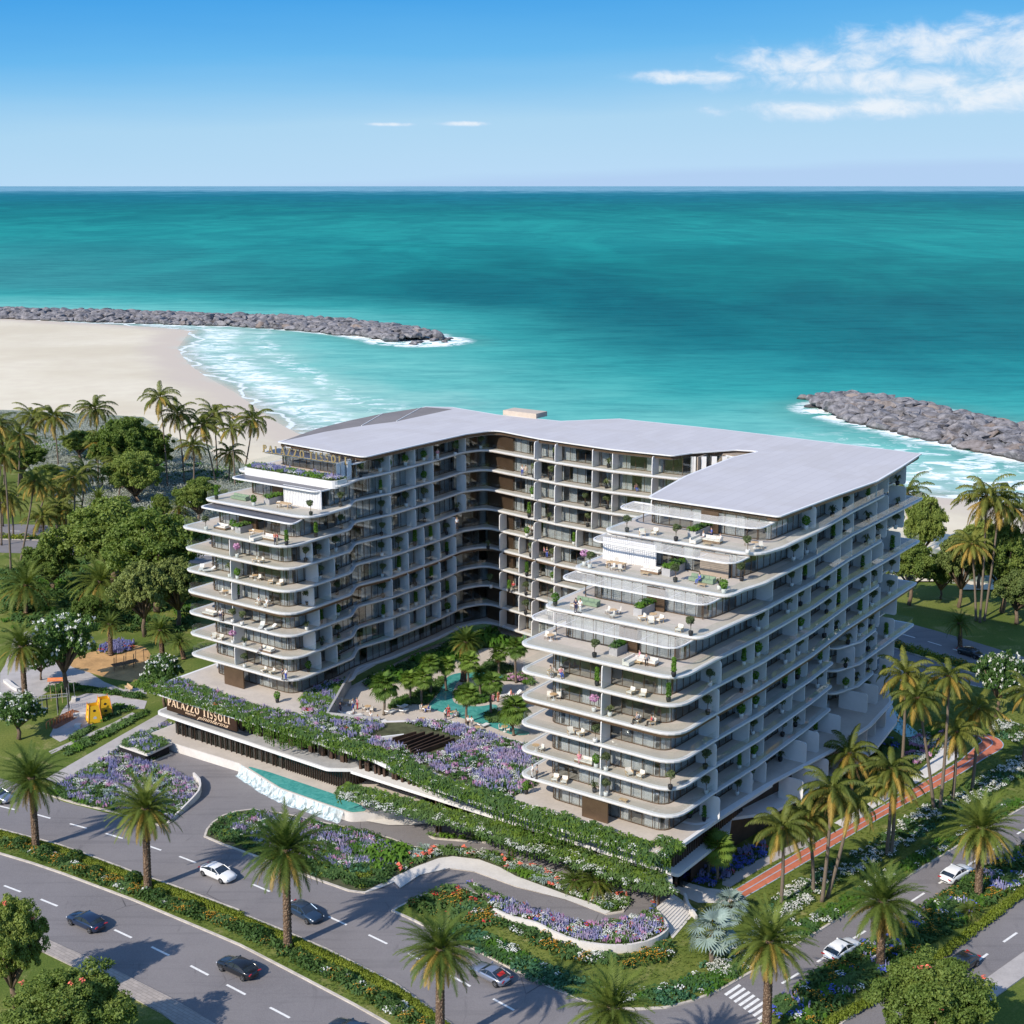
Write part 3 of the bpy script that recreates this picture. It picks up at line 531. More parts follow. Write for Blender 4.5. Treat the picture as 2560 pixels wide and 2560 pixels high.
def fac_rs(k):
    fr = FR[k] + 2.4 if k < 6 else (FR[k + 1] if k < 9 else 25.3); fl = FL[k] + 2.6 if k < 7 else (FL[k + 1] if k < 9 else 25.3)
    if k == 0: fr = 2.6; fl = 10.0
    if k == 6: fr = 5.2
    r0 = 2.4; rL = 18.4
    p = [(r0, fr, 1.8), (rL, fr, 1.5), (18.4, 50), (19.5, 57), (24.5, 58.5), (28.9, 54), (39.8, 53.2), (50, 53.5), (60.5, 55.2), (66.5, 57.0, 1), (69.0, 50), (68.5, 43), (68.3, 31), (68.6, 24), (68.0, 20), (67.9, fl, 1.8), (84.2, fl, 1.5), (83.5, 64), (72.7, 64), (60, 65), (53, 72), (33, 72.5), (13, 72), (2.6, 70), (2.2, 57), (5.5, 47), (5.5, 42.5), (1.7, 40), (1.3, 30), (1.4, 20)]
    if k > 3: p = p[:-5] + [(1.8, 47), (1.3, 35), (1.6, 26 if k > 7 else 20)]
    return p
def wr(pts): return [B(p[0], p[1]) + tuple(p[2:]) for p in pts]
slab_ol = {}; fac_ol = {}
for k in range(10):
    ol = fillet(wr(slab_rs(k)), 6); slab_ol[k] = ol; z = LV(k) + (.012 if k == 0 else 0)
    b = MB(); b.prism(ol, z - .10, z, 0); b.prism(offset(ol, .04), z - .22, z - .10, 0); b.prism(offset(ol, .16), z - .36, z - .22, 1)
    sl = b.build('floor_slab', [m_slab, m_soffit], hotel)
    if k == 4: MB().prism(offset(ol, .30), z - .72, z - .36).build('bronze_band', m_bronze, sl)
    b = MB().sheet(offset(ol, .55), z + .006); b.build('terrace_floor', m_floor, sl)
    if k: MB().wall(offset(ol, .22), z, z + 1.0, .025, closed=True).build('glass_balustrade', m_rail, sl)
    fl_ = fillet(wr(fac_rs(k)), 4); fac_ol[k] = fl_
    fo = MB().wall(fl_, z + .02, z + FH - .42, .03, closed=True).build('glass_wall', m_glass, hotel)
    mu = MB(); cu = MB(); n = len(fl_)
    for i in range(n):
        a = Vector(fl_[i]); c = Vector(fl_[(i + 1) % n]); L_ = (c - a).length
        if L_ < .4: continue
        d = (c - a) / L_; ang = math.atan2(d.y, d.x); nin = Vector((-d.y, d.x))
        if not in_poly([tuple((a + c) / 2 + nin * .3)], fl_)[0]: nin = -nin
        m_ = max(1, round(L_ / 1.5)); rsm = BR((a + c) / 2)
        if rsm[1] > 60 and rsm[0] > 8: continue
        for j in range(m_): q = a + d * L_ * j / m_; mu.box((q.x, q.y, z + FH / 2 - .2), (.055, .09, FH - .45), ang)
        mu.wall([tuple(a), tuple(c)], z + .02, z + .10, .10)
        j = 0.0
        while j < L_ - .3:
            ln_ = min(RNG.uniform(1.2, 3.6), L_ - j)
            if RNG.random() < .62:
                pts = []; q = 0.0
                while q < ln_: pts.append(tuple(a + d * (j + q) + nin * (.38 + (.09 if len(pts) % 2 else 0)))); q += .13
                if len(pts) > 1: cu.wall(pts, z + .03, z + FH - .43, .01)
            j += ln_
    mu.build('mullions', m_bronze, fo); cu.build('curtains', m_curtain, fo)['kind'] = 'stuff'
b = MB()
for pl in ([(7, 31), (14.5, 31), (14.5, 66), (7, 66)], [(14.5, 60), (76, 60), (76, 63), (14.5, 63)], [(73.5, 31), (80, 31), (80, 60), (73.5, 60)]): b.prism([B(*p) for p in pl], ZP, LV(10) - .5)
for pl in ([(7, 11), (14.5, 11), (14.5, 31), (7, 31)], [(73.5, 17), (80, 17), (80, 31), (73.5, 31)]): b.prism([B(*p) for p in pl], ZP, LV(7))
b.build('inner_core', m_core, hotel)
for k in range(10):     # cross walls seen through the glass
    b = MB(); z = LV(k); f = fac_rs(k)
    for s_ in range(12, 70, 6):
        if s_ > (25 if k > 8 else 14 if k > 6 else 8): b.wall([B(3.2, s_), B(7, s_)], z + .03, z + 2.86, .18)
    for r_ in range(27, 60, 6): b.wall([B(r_, 55), B(r_, 60)], z + .03, z + 2.86, .18)
    for s_ in range(30, 52, 6): b.wall([B(69.4, s_), B(73.5, s_)], z + .03, z + 2.86, .18)
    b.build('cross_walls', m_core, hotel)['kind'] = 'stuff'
# ---- roof
roof = [(.2, 25.2, 1), (-.9, 41, 5), (-1.9, 52, 5), (-1.2, 63, 5), (-.1, 74.8, .3), (13.5, 75.6), (33.5, 76.6), (53.1, 76.0), (60, 68.2), (72.7, 67.4), (84.2, 69.5), (88.6, 67.2, .5), (85.6, 26.3, .8), (66.0, 24.6, 1.6), (65.9, 34.9, 5), (65.5, 49, 4), (64, 54.6, 2.2), (53.5, 52.1, 8), (39.8, 51.0, 5), (29.5, 51.9, 1.2), (28.2, 55.5, 1.5), (24, 61.5, 1.2), (20.6, 62.6, .8), (21.9, 56.0, 3), (21.1, 40, 6), (18.7, 25.2, 1.4)]
ro = fillet(wr(roof), 6); zr = LV(10)
rf = MB().prism(ro, zr - .16, zr, 0).build('roof', m_slab, hotel)
MB().sheet(offset(ro, .35), zr + .006).build('roof_surface', m_roof, rf)
MB().prism(offset(ro, .42), zr - .75, zr - .16).build('fascia', m_bronze, rf); MB().prism(offset(ro, .75), zr - .86, zr - .75).build('soffit', m_slab, rf)
dk = WP('a', [(640, 298), (850, 222), (1050, 172), (1250, 130), (1480, 95), (1510, 92), (1670, 104), (1330, 178), (1120, 205), (900, 240)], zr)
b = MB().sheet(dk, zr + .012)
for q in range(1, 3):
    a = Vector(dk[2 + q]); c = Vector(dk[8 - q + 1]); b.wall([tuple(a), tuple(c)], zr + .012, zr + .09, .12, 1)
b.build('service_deck', [simple('dark_roof_deck', (.20, .18, .17), .8, .1, .3), m_slab], rf)
c_ = W('b', 115, 108, zr); b = MB(); b.box((c_[0] + .5, c_[1] + 1.2, zr + .42), (7.0, 3.4, .84), BANG); b.build('stair_head', simple('buff_render', (.50, .42, .34), .8, .06), rf)
# ---- rounded dividing fins between balconies (parts; the last ones, hardly visible, share a mesh)
fins = []
def fin_geo(b, base, dr, D, z, h=FH - .46, th=.13):
    d = Vector(dr).normalized(); nrm = Vector((-d.y, d.x)) * th / 2; o = Vector(base); r_ = .36; pr = [(0, 0), (D - r_, 0)] + [(D - r_ + r_ * math.sin(a), r_ - r_ * math.cos(a)) for a in (R(30), R(60), R(90))] + [(D - r_ + r_ * math.cos(a) - .04, h - r_ + r_ * math.sin(a)) for a in (0, R(30), R(60), R(90))] + [(0, h)]
    n = len(pr); vs = [(o.x + d.x * p + sg * nrm.x, o.y + d.y * p + sg * nrm.y, z + q + .01) for sg in (-1, 1) for p, q in pr]
    b.add(vs, [tuple(range(n))[::-1], tuple(range(n, 2 * n))] + [(i, (i + 1) % n, n + (i + 1) % n, n + i) for i in range(n)])
FIRST = {6: 18, 7: 21, 8: 29, 9: 34}
RF = {}; BF = {}; LF = {}
for k in range(10):
    sh = (0, .3, -.2, .2, 0, .3, 0, .9, 1.0, .5)[k]
    ss = [s + sh for s in (9, 17.6, 21.5, 30, 34, 41.2 if k < 4 else 42.5, 46.5 if k > 3 else 51, 55, 59.5, 66.5) if s >= FIRST.get(k, 8)]; RF[k] = ss
    for s_ in ss: fins.append((B(2.0 if k else 1.4, s_), (-E1[0], -E1[1]), 2.6 + (1.6 if k == 0 and s_ > 25 else 0), LV(k)))
    rsx = (54, 50.1, 43.2, 39.6, 32.7) if k > 5 else ((61.9, 54, 46, 39.6, 32.7) if k == 5 else (61.9, 58, 54.4, 50.1, 42, 38)); BF[k] = rsx
    for r_ in rsx: fins.append((B(r_, 53.4 if r_ < 57 else 54.9), (-E2[0], -E2[1]), 2.0, LV(k)))
    sl_ = (31, 37, 41.5, 50) if k > 5 else (31, 35, 39, 43, 47.2); LF[k] = sl_
    if k == 0: sl_ = ()
    for s_ in sl_: fins.append((B(68.4, s_), (-E1[0], -E1[1]), 1.9, LV(k)))
    if 1 <= k <= 6:
        for s_ in (12.9, 16.4): fins.append((B(68.0, s_ + (.6 if k % 2 else -.4)), (-E1[0], -E1[1]), 2.5, LV(k)))
    if 1 <= k <= 5: fins.append((B(9.8, 2.2), (-E2[0], -E2[1]), 2.0, LV(k)))
    if 1 <= k <= 6: fins.append((B(77.2, 9.7), (-E2[0], -E2[1]), 2.1, LV(k)))
fins.sort(key=lambda f: f[0][0] ** 2 + f[0][1] ** 2 - (8000 if f[2] != 2.6 else 0)); rest = MB()
for i, f in enumerate(fins):
    if i < 96: b = MB(); fin_geo(b, *f); b.build('dividing_fin', m_slab, hotel)
    else: fin_geo(rest, *f)
o = rest.build('dividing_fins', m_slab, hotel); o['kind'] = 'stuff'
# ---- recess on the shaded side and white panels
b = MB()
for r_, s_ in ((3.0, 42.6), (3.2, 44.9), (3.0, 47.3), (3.8, 49.2)): b.box(B(r_ + 1.5, s_) + (ZP + 6.6,), (.35, 1.15, 13.1), BANG)
b.build('white_panels', m_slab, hotel)
b = MB()
for i in range(7): b.box(B(27.8 - i * 1.25, 55.2 + i * .95) + (LV(9) + 1.4,), (.75, .2, 2.8), BANG + .6)
b.build('white_panels', m_slab, hotel)
# ---- bronze louvres in the inner corner
b = MB()
for k in range(10):
    z = LV(k)
    for i in range(26):
        r_ = 60.6 + i * .23; b.box(B(r_, 55.0 + i * .035) + (z + 1.42,), (.10, .26, 2.84), BANG)
    for i in range(20): b.box(B(67.4 + i * .06, 56.4 - i * .24) + (z + 1.42,), (.26, .10, 2.84), BANG)
b.build('bronze_louvres', m_bronze, hotel)
# ---- pergolas and canopies over the stepped terraces
PF = {9: 21.6, 8: 15.1, 7: 8.3, 6: 1.6}
def rail_loop(b, pts, z, h=.16, th=.2): b.wall(pts, z - h, z, th, closed=True)
for k, f in PF.items():
    z = LV(k + 1) - (.50 if k < 9 else .95); back = FR[k + 1] if k < 9 else 25.3
    ol = fillet([q for q in wr([(1.2, f, 3), (21.0, f, 1.8), (20.9, back + .6, .1), (1.2, back + .6, .1)])], 6); b = MB(); rail_loop(b, ol, z); pg = b.build('pergola', m_slab, hotel)
    b = MB(); s_ = f + .3
    while s_ < back + .4:
        tr_ = max(0, 1.6 - (s_ - f)) * .6; b.wall([B(1.35 + tr_, s_), B(20.8 - tr_ * .6, s_)], z - .05, z - .02, .04); s_ += .30
    for r_ in (6, 11, 16): b.wall([B(r_, f + .1), B(r_, back + .5)], z - .07, z - .03, .05)
    b.build('louvres', m_slab, pg)
    b = MB(); [b.box(B(r_, back - .2) + ((LV(k) + z) / 2,), (.09, .09, z - LV(k)), BANG) for r_ in (3, 9.7, 19)]; b.build('posts', m_bronze, pg)
m_pv = simple('dark_canopy_panel', (.085, .085, .105), .35, .05, .3, metal=.3)
for k, f in {9: 22.6, 8: 15.7, 7: 9.3}.items():
    z = LV(k + 1) - (.50 if k < 9 else .95); back = FL[k + 1] if k < 9 else 25.6
    ol = fillet(wr([(67.2 if k > 7 else 65.9, f, 2.4), (85.2, f, 1.2), (85.2, back + .8, .1), (67.2, back + .8, .1)]), 6); cn = MB().prism(ol, z - .18, z).build('canopy', m_slab, hotel)
    MB().sheet(offset(ol, .3), z + .006).build('canopy_panel', m_pv, cn)
# ---- planter walls, screens and the planted parapet
m_ribs = simple('ribbed_white_wall', (.70, .70, .70), .6, .05, .4)
pl = MB()
for k, r_, s0, s1 in ((9, 9.8, 20.9, 25), (8, 9.8, 14.6, 18.4), (7, 9.8, 8.0, 11.4), (6, 9.8, 2.6, 5.1), (8, 76.2, 14.4, 18.4), (7, 76.8, 9.0, 11.6)):
    z = LV(k); q = MB(); q.prism([B(r_ - .55, s0), B(r_ + .55, s0), B(r_ + .55, s1), B(r_ - .55, s1)], z, z + .95, 0); q.prism([B(r_ - .45, s0 + .1), B(r_ + .45, s0 + .1), B(r_ + .45, s1 - .1), B(r_ - .45, s1 - .1)], z + .9, z + .965, 1); q.build('planter_wall', [m_grey, m_soil], hotel)
def ribbed(pts, z0, z1, name):
    b = MB(); a = Vector(pts[0]); c = Vector(pts[1]); L_ = (c - a).length; d = (c - a) / L_; b.wall(pts, z0, z1, .12); n_ = int(L_ / .3)
    for i in range(n_): q = a + d * (i + .5) * L_ / n_ + Vector((d.y, -d.x)) * .09; b.box((q.x, q.y, (z0 + z1) / 2), (.13, .12, z1 - z0), math.atan2(d.y, d.x))
    b.build(name, m_ribs, hotel)
ribbed([B(20.2, 17.2), B(12.6, 17.2)], LV(8) + .01, LV(9) - .45, 'ribbed_screen'); ribbed([B(74.8, 16.6), B(67.3, 16.6)], LV(8) + .01, LV(9) - .45, 'ribbed_screen')
b = MB(); ol = fillet(wr([(66.4, 18.3, 2.4), (85.2, 18.3, 1.2), (85.2, 21.4, .2), (66.4, 21.2, .2)]), 5); z = LV(9); b.prism(ol, z - .5, z + .62); b.sheet(offset(ol, .3), z + .63, 1); b.build('planted_parapet', [m_slab, m_grass], hotel); PARAPET = offset(ol, .35)
for k, r0, r1, s_ in ((9, 8.2, 10.6, 24.9), (7, 8.0, 10.4, 11.2), (6, 8.0, 10.4, 5.0), (0, 9.0, 12.5, .8), (0, 75.5, 79.5, 7.6), (8, 76, 79, 18.5), (7, 75.5, 79, 11.5)):
    MB().box(B((r0 + r1) / 2, s_) + (LV(k) + 1.4,), (r1 - r0, .2, 2.8), BANG).build('bronze_panel', m_bronze, hotel)
# ---- podium
P = [(-.3, -3.3, 1.3), (24, -3.3, 4), (33, -3.0, 5), (44, -.7, 5), (87.4, -.7, 1.2), (87.0, 40), (69, 40), (66.4, 20.5, .6), (58.4, 7.0, 1.6), (51, 9.6, 3), (44, 15.3, 3), (31, 14.8, 2), (21, 14.6), (21, 22), (-1.9, 22), (-.9, 10, 4)]
po = fillet(wr(P), 6); pod = MB(); pod.prism(po, ZP - .45, ZP - .15, 0); pod.prism(offset(po, -.06), ZP - .15, ZP, 0); po_o = pod.build('podium_roof', m_slab, hotel)
MB().sheet(offset(po, .4), ZP + .004).build('terrace_floor', m_floor, po_o)
def fin_row(pts, z0, z1, step, w_, d_, m, name, par=None, jit=0.0):
    b = MB()
    for i in range(len(pts) - 1):
        a = Vector(pts[i]); c = Vector(pts[i + 1]); L_ = (c - a).length; d = (c - a) / L_; n_ = max(1, int(L_ / step))
        for j in range(n_): q = a + d * (L_ * (j + .5) / n_ + (RNG.uniform(-jit, jit) if jit else 0)); b.box((q.x, q.y, (z0 + z1) / 2), (w_, d_, z1 - z0), math.atan2(d.y, d.x))
    return b.build(name, m, par or hotel)
ml = fillet(wr([(86.6, .1, 1.2), (51.8, -.5, 1.8), (48.6, 1.6, 2.0), (48.6, 14), (86.6, 14)]), 6); o = MB().prism(ml, 4.5, 4.9).build('entrance_canopy', m_slab, hotel); MB().sheet(offset(ml, .3), 4.906).build('canopy_surface', m_grey, o)
mr_ = fillet(wr([(-.3, .9, .6), (49, .9, .2), (49, 18, .2), (1.5, 18, .2), (-.6, 13, 2)]), 5); MB().prism(mr_, 4.45, 4.85).build('podium_slab', m_slab, hotel)
mr2 = fillet(wr([(1.6, 17), (-2.2, 22, 4), (-4.6, 36, 6), (-5.4, 48, 6), (-4.2, 60, 5), (1, 70, 2), (6, 70), (6, 17)]), 5); MB().prism(mr2, 4.45, 4.85).build('podium_slab', m_slab, hotel)
MB().wall(wr([(1.4, 2.0), (1.4, 20), (-1.4, 34), (-2.2, 48), (-.5, 62), (3, 68)]), 4.86, ZP - .46, .08).build('glass_wall', m_brown, hotel)
fin_row(wr([(1.1, 2.0), (1.1, 20)]), 4.86, ZP - .46, .55, .30, .22, m_brown, 'brown_fins')
for i, s_ in enumerate((26, 30, 34, 38.5, 43, 47.5, 52, 56)):
    b = MB(); fin_geo(b, B(-1.0 if s_ < 50 else -.5, s_), (-E1[0], -E1[1]), 3.3, 4.86, 3.1); b.build('dividing_fin', m_slab, hotel)
MB().wall(wr([(1.8, 8), (1.8, 18), (-.4, 34), (-.8, 48), (1, 62), (4, 68)]), .1, 4.46, .1).build('ground_wall', m_brown, hotel)
gw = MB().wall(wr([(48.8, 2.4), (2.2, 2.4)]), 4.86, ZP - .46, .04).build('glass_wall', m_dglass, hotel); fin_row(wr([(48.8, 2.1), (2.0, 2.1)]), 4.86, ZP - .46, .9, .32, .26, m_brown, 'brown_fins', gw, .3)
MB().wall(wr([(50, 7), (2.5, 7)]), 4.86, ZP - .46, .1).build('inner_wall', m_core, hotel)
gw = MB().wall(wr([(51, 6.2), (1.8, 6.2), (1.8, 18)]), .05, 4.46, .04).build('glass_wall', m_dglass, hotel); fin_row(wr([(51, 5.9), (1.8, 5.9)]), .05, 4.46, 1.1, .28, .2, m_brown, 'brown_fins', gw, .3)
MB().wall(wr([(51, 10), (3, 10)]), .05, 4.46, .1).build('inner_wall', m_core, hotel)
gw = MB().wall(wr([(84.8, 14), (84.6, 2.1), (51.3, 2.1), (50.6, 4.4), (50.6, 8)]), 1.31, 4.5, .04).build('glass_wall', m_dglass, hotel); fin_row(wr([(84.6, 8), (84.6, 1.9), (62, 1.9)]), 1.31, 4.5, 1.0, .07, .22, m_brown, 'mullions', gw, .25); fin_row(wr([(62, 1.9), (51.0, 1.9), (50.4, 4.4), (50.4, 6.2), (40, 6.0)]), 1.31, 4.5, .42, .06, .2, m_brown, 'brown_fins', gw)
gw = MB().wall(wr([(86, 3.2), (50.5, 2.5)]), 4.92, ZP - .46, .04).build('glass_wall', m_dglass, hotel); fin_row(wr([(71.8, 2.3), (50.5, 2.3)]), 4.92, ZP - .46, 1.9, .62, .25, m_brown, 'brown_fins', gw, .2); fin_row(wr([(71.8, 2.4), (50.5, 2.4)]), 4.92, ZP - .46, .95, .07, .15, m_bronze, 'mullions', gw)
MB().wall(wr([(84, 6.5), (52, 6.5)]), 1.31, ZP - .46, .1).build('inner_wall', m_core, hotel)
m_lit, t = newmat('lit_panel'); e = t.n('ShaderNodeEmission'); e.inputs[0].default_value = (.95, .85, .12, 1); e.inputs[1].default_value = .75; t.done(e.outputs[0])
for r_ in (78.2, 71.9, 64.6): MB().box(B(r_, 2.9) + (4.0,), (2.4, .06, .42), BANG).build('lit_panel', m_lit, hotel)
# terrace, pool with its overflow, garage mouth
te = fillet(wr([(87.6, -1.0, 1.2), (69, -.35, 1), (58, -3.1, 5), (45.5, -3.2, 1.6), (43.0, -1.0, 1.8), (40.5, 2.6, 2), (40.5, 8), (87.6, 14)]), 6)
o = MB().prism(te, 0.0, 1.3).build('entrance_terrace', m_conc, hotel); MB().sheet(offset(te, .12), 1.306).build('terrace_floor', m_floor, o)
MB().prism(fillet(wr([(81.2, -6.2, .3), (81.6, -1.2, .1), (88.6, -1.2), (87.2, -6.2)]), 3), 1.32, 1.62).build('garage_roof', m_conc, hotel)
MB().box(B(84.6, -3.9) + (.7,), (5.6, 4.4, 1.22), BANG).build('garage_mouth', simple('painted_opening_shade', (.012, .012, .013), .9), hotel)  # solid block; its near-black colour paints the shade inside the garage
# lower planted ring on columns
rg = fillet(wr([(46.8, -4.2, .8), (33, -3.0, 4), (24, -2.2, 4), (.8, -2.2, 1), (-.5, -.8, .5), (.4, .8, .5), (24, .4, 4), (33, -.2, 4), (45, -1.4, 2)]), 5)
lr = MB(); lr.prism(rg, 4.0, 4.42).build('planted_ring_beam', m_slab, hotel); RING = rg
for r_, s_ in ((34.2, 1.0), (22.9, 1.0), (2.0, .2), (12.5, 1.0)):
    b = MB()
    for dx in (-.28, .28): b.box(B(r_ + dx, s_) + (2.2,), (.16, .34, 4.4), BANG)
    b.build('bronze_column', m_bronze, hotel)
# fountain pool
pw = fillet(wr([(67.7, -.35, .3), (63, 0, 3), (51, -.1, 4), (46, -.6, 2), (43.9, -1.4, 1), (45.4, -2.9, 1), (52, -2.9, 4), (58.3, -2.8, 5)]), 5)
m_pool2 = m_pool
fp = empty('fountain_pool', B(56, -2) + (0,), 0, 'long turquoise pool spilling over its white edge beside the driveway', 'pool')
def under(o, par): o.parent = par; o.matrix_parent_inverse = Matrix.Translation(par.location).inverted() if par.rotation_euler.z == 0 else par.matrix_world.inverted(); return o
under(MB().sheet(pw, 1.325).build('water', m_pool), fp)
ed = [B(r_, s_) for r_, s_ in ((68.2, -.55), (64, -1.75), (61, -2.55), (58, -3.15), (54, -3.3), (50, -3.32), (46.5, -3.3))]
ed = smooth_line(ed, 5)
m_fall, t = newmat('falling_water'); pos = t.pos(); n1 = t.noise(1.0, 5, t.map(pos, (2.2, 2.2, .35)), .65, .6); n2 = t.noise(.9, 4)
d = t.n('ShaderNodeBsdfDiffuse'); t.l(t.mix(t.rng(n1, .35, .7), (.42, .58, .62), (.80, .84, .85)), d.inputs[0]); tr = t.n('ShaderNodeBsdfTransparent'); x = t.n('ShaderNodeMixShader'); t.l(t.rng(t.m('ADD', n1, t.m('MULTIPLY', n2, .5)), .55, .90, .25, .9), x.inputs[0]); t.l(tr.outputs[0], x.inputs[1]); t.l(d.outputs[0], x.inputs[2]); t.done(x.outputs[0])
b = MB(); vs = []
nrm = Vector((-E2[0], -E2[1]))
for i, p in enumerate(ed):
    for j, (dz, do) in enumerate(((1.33, .0), (1.2, .14), (.8, .32), (.4, .5), (.12, .70), (.06, 1.15))): q = Vector(p) + nrm * (do + (RNG.uniform(-.12, .12) if j == 5 else 0)); vs.append((q.x, q.y, dz))
b.add(vs, [(i * 6 + j, (i + 1) * 6 + j, (i + 1) * 6 + j + 1, i * 6 + j + 1) for i in range(len(ed) - 1) for j in range(5)]); under(b.build('falling_water', m_fall, smooth=True), fp)
# apron east of the pool and white bands beside the drive
MB().sheet(WP('c', [(1400, 1115), (1500, 1150), (1620, 1172), (1760, 1172), (1932, 1158), (1932, 1115), (1740, 1125), (1640, 1100), (1560, 1095)]), .17).build('apron', m_conc)['kind'] = 'structure'
MB().sheet(WP('f', [(985, 888), (1100, 830), (1230, 762), (1400, 682), (1600, 607)]) + WP('d', [(320, 1410), (480, 1430), (600, 1475), (700, 1530), (850, 1585), (1000, 1640), (1150, 1690), (1280, 1738), (1240, 1760), (1000, 1672), (700, 1593), (450, 1503), (300, 1482), (120, 1522), (0, 1602)]) + WP('f', [(1240, 800), (1120, 850)]), .19).build('white_band', m_conc)['kind'] = 'structure'
# courtyard deck, pool, garden retaining wall
CD = wr([(66.4, 20.6), (58.2, 6.8), (51, 9.4), (44, 15.0), (31, 14.6), (21.5, 14.6), (21.5, 62), (66, 62), (68.4, 40)]); ZD = 6.9
MB().prism([(p[0], p[1]) for p in CD], 6.3, ZD).build('courtyard_deck', m_floor)['kind'] = 'structure'
cpool = loop_smooth(WP('h', [(940, 620), (1010, 520), (1085, 380), (1130, 330), (1250, 300), (1450, 290), (1600, 320), (1640, 360), (1380, 350), (1220, 380), (1165, 470), (1160, 560), (1230, 600), (1400, 615), (1560, 600), (1600, 700), (1700, 800), (1860, 850), (1840, 880), (1700, 875), (1500, 800), (1300, 740), (1100, 680)], ZD + .03), 4)
MB().sheet(cpool, ZD + .02).build('courtyard_pool', m_pool)['kind'] = 'structure'
MB().wall([B(66.6, 20.8), B(58.3, 6.8), B(51, 9.5)], ZD, ZP + .55, .35).build('retaining_wall', m_grey)['kind'] = 'structure'
# skylight with timber-brown beams in the roof garden; dark sheet paints its shaded depth
sk = empty('skylight_pergola', B(43, 8) + (ZP,), 0, 'brown slatted opening sunk in the flower covered roof garden', 'pergola')
under(MB().sheet(WP('h', [(490, 905), (700, 880), (960, 880), (1175, 940), (1010, 1010), (790, 1080), (760, 1060), (640, 985)], ZP + .05), ZP + .06).build('painted_recess_shade', simple('painted_recess_shade', (.03, .022, .018), .8)), sk)
for (x0, y0, x1, y1) in ((600, 940, 820, 880), (650, 965, 900, 880), (700, 990, 980, 885), (740, 1015, 1030, 900), (760, 1040, 1080, 910), (770, 1060, 1130, 925), (800, 1075, 1175, 940)):
    under(MB().wall([W('h', x0, y0 + 10, ZP + .1), W('h', x1, y1 + 10, ZP + .1)], ZP + .05, ZP + .75, .16).build('beam', m_brown), sk)
under(MB().wall([W('h', 490, 905, ZP + .5), W('h', 705, 880, ZP + .5)], ZP, ZP + .6, .3).build('upstand', m_slab), sk)
# retaining wall and bed in front of the loop drive; stairs
bw = smooth_line(WALL, 4); gwall = MB().wall(bw, .1, 1.15, .28).build('garden_wall', m_conc); tag(gwall, 'curved white retaining wall below the flower bed at the drive loop', 'wall')
bedpoly = bw + BED[::-1]; MB().sheet(offset(bedpoly, .1), 1.0).build('planting_ground', m_soil)['kind'] = 'structure'
g1w = smooth_line([tuple(q) for q in WP('M', [(1612, 1480), (1600, 1560), (1500, 1640), (1365, 1758)], .8)], 4)
tag(MB().wall(WP('M', [(1345, 1775), (1420, 1718), (1500, 1655), (1560, 1605), (1600, 1562), (1615, 1515), (1608, 1470), (1560, 1415)], .5), .02, [.25, .5, .75, .95, 1.05, 1.1, 1.1, 1.0], .25).build('garden_wall', m_conc), 'low white wall rounding the end of the western flower bed', 'wall')
sa, sb_, sc_, sd_ = [Vector(W('u', x, y, z)) for x, y, z in ((200, 1290, 1.2), (400, 1140, 1.2), (690, 1330, .2), (395, 1680, .2))]
st = empty('entrance_steps', (sa.x, sa.y, 0), 0, 'broad pale garden steps descending between the loop wall and the lawn', 'steps')
for i in range(11):
    f0, f1 = i / 11, (i + 1) / 11; z = 1.2 - i * .095
    q = [sa.lerp(sd_, f0), sb_.lerp(sc_, f0), sb_.lerp(sc_, f1), sa.lerp(sd_, f1)]; under(MB().prism([tuple(p) for p in q], .05, z).build('step', m_conc), st)
tag(MB().wall(WP('u', [(540, 1210), (580, 1300), (680, 1400)], .6), .1, [1.5, 1.2, .6], .3).build('garden_wall', m_conc), 'short white cheek wall between the two flights of garden steps', 'wall')
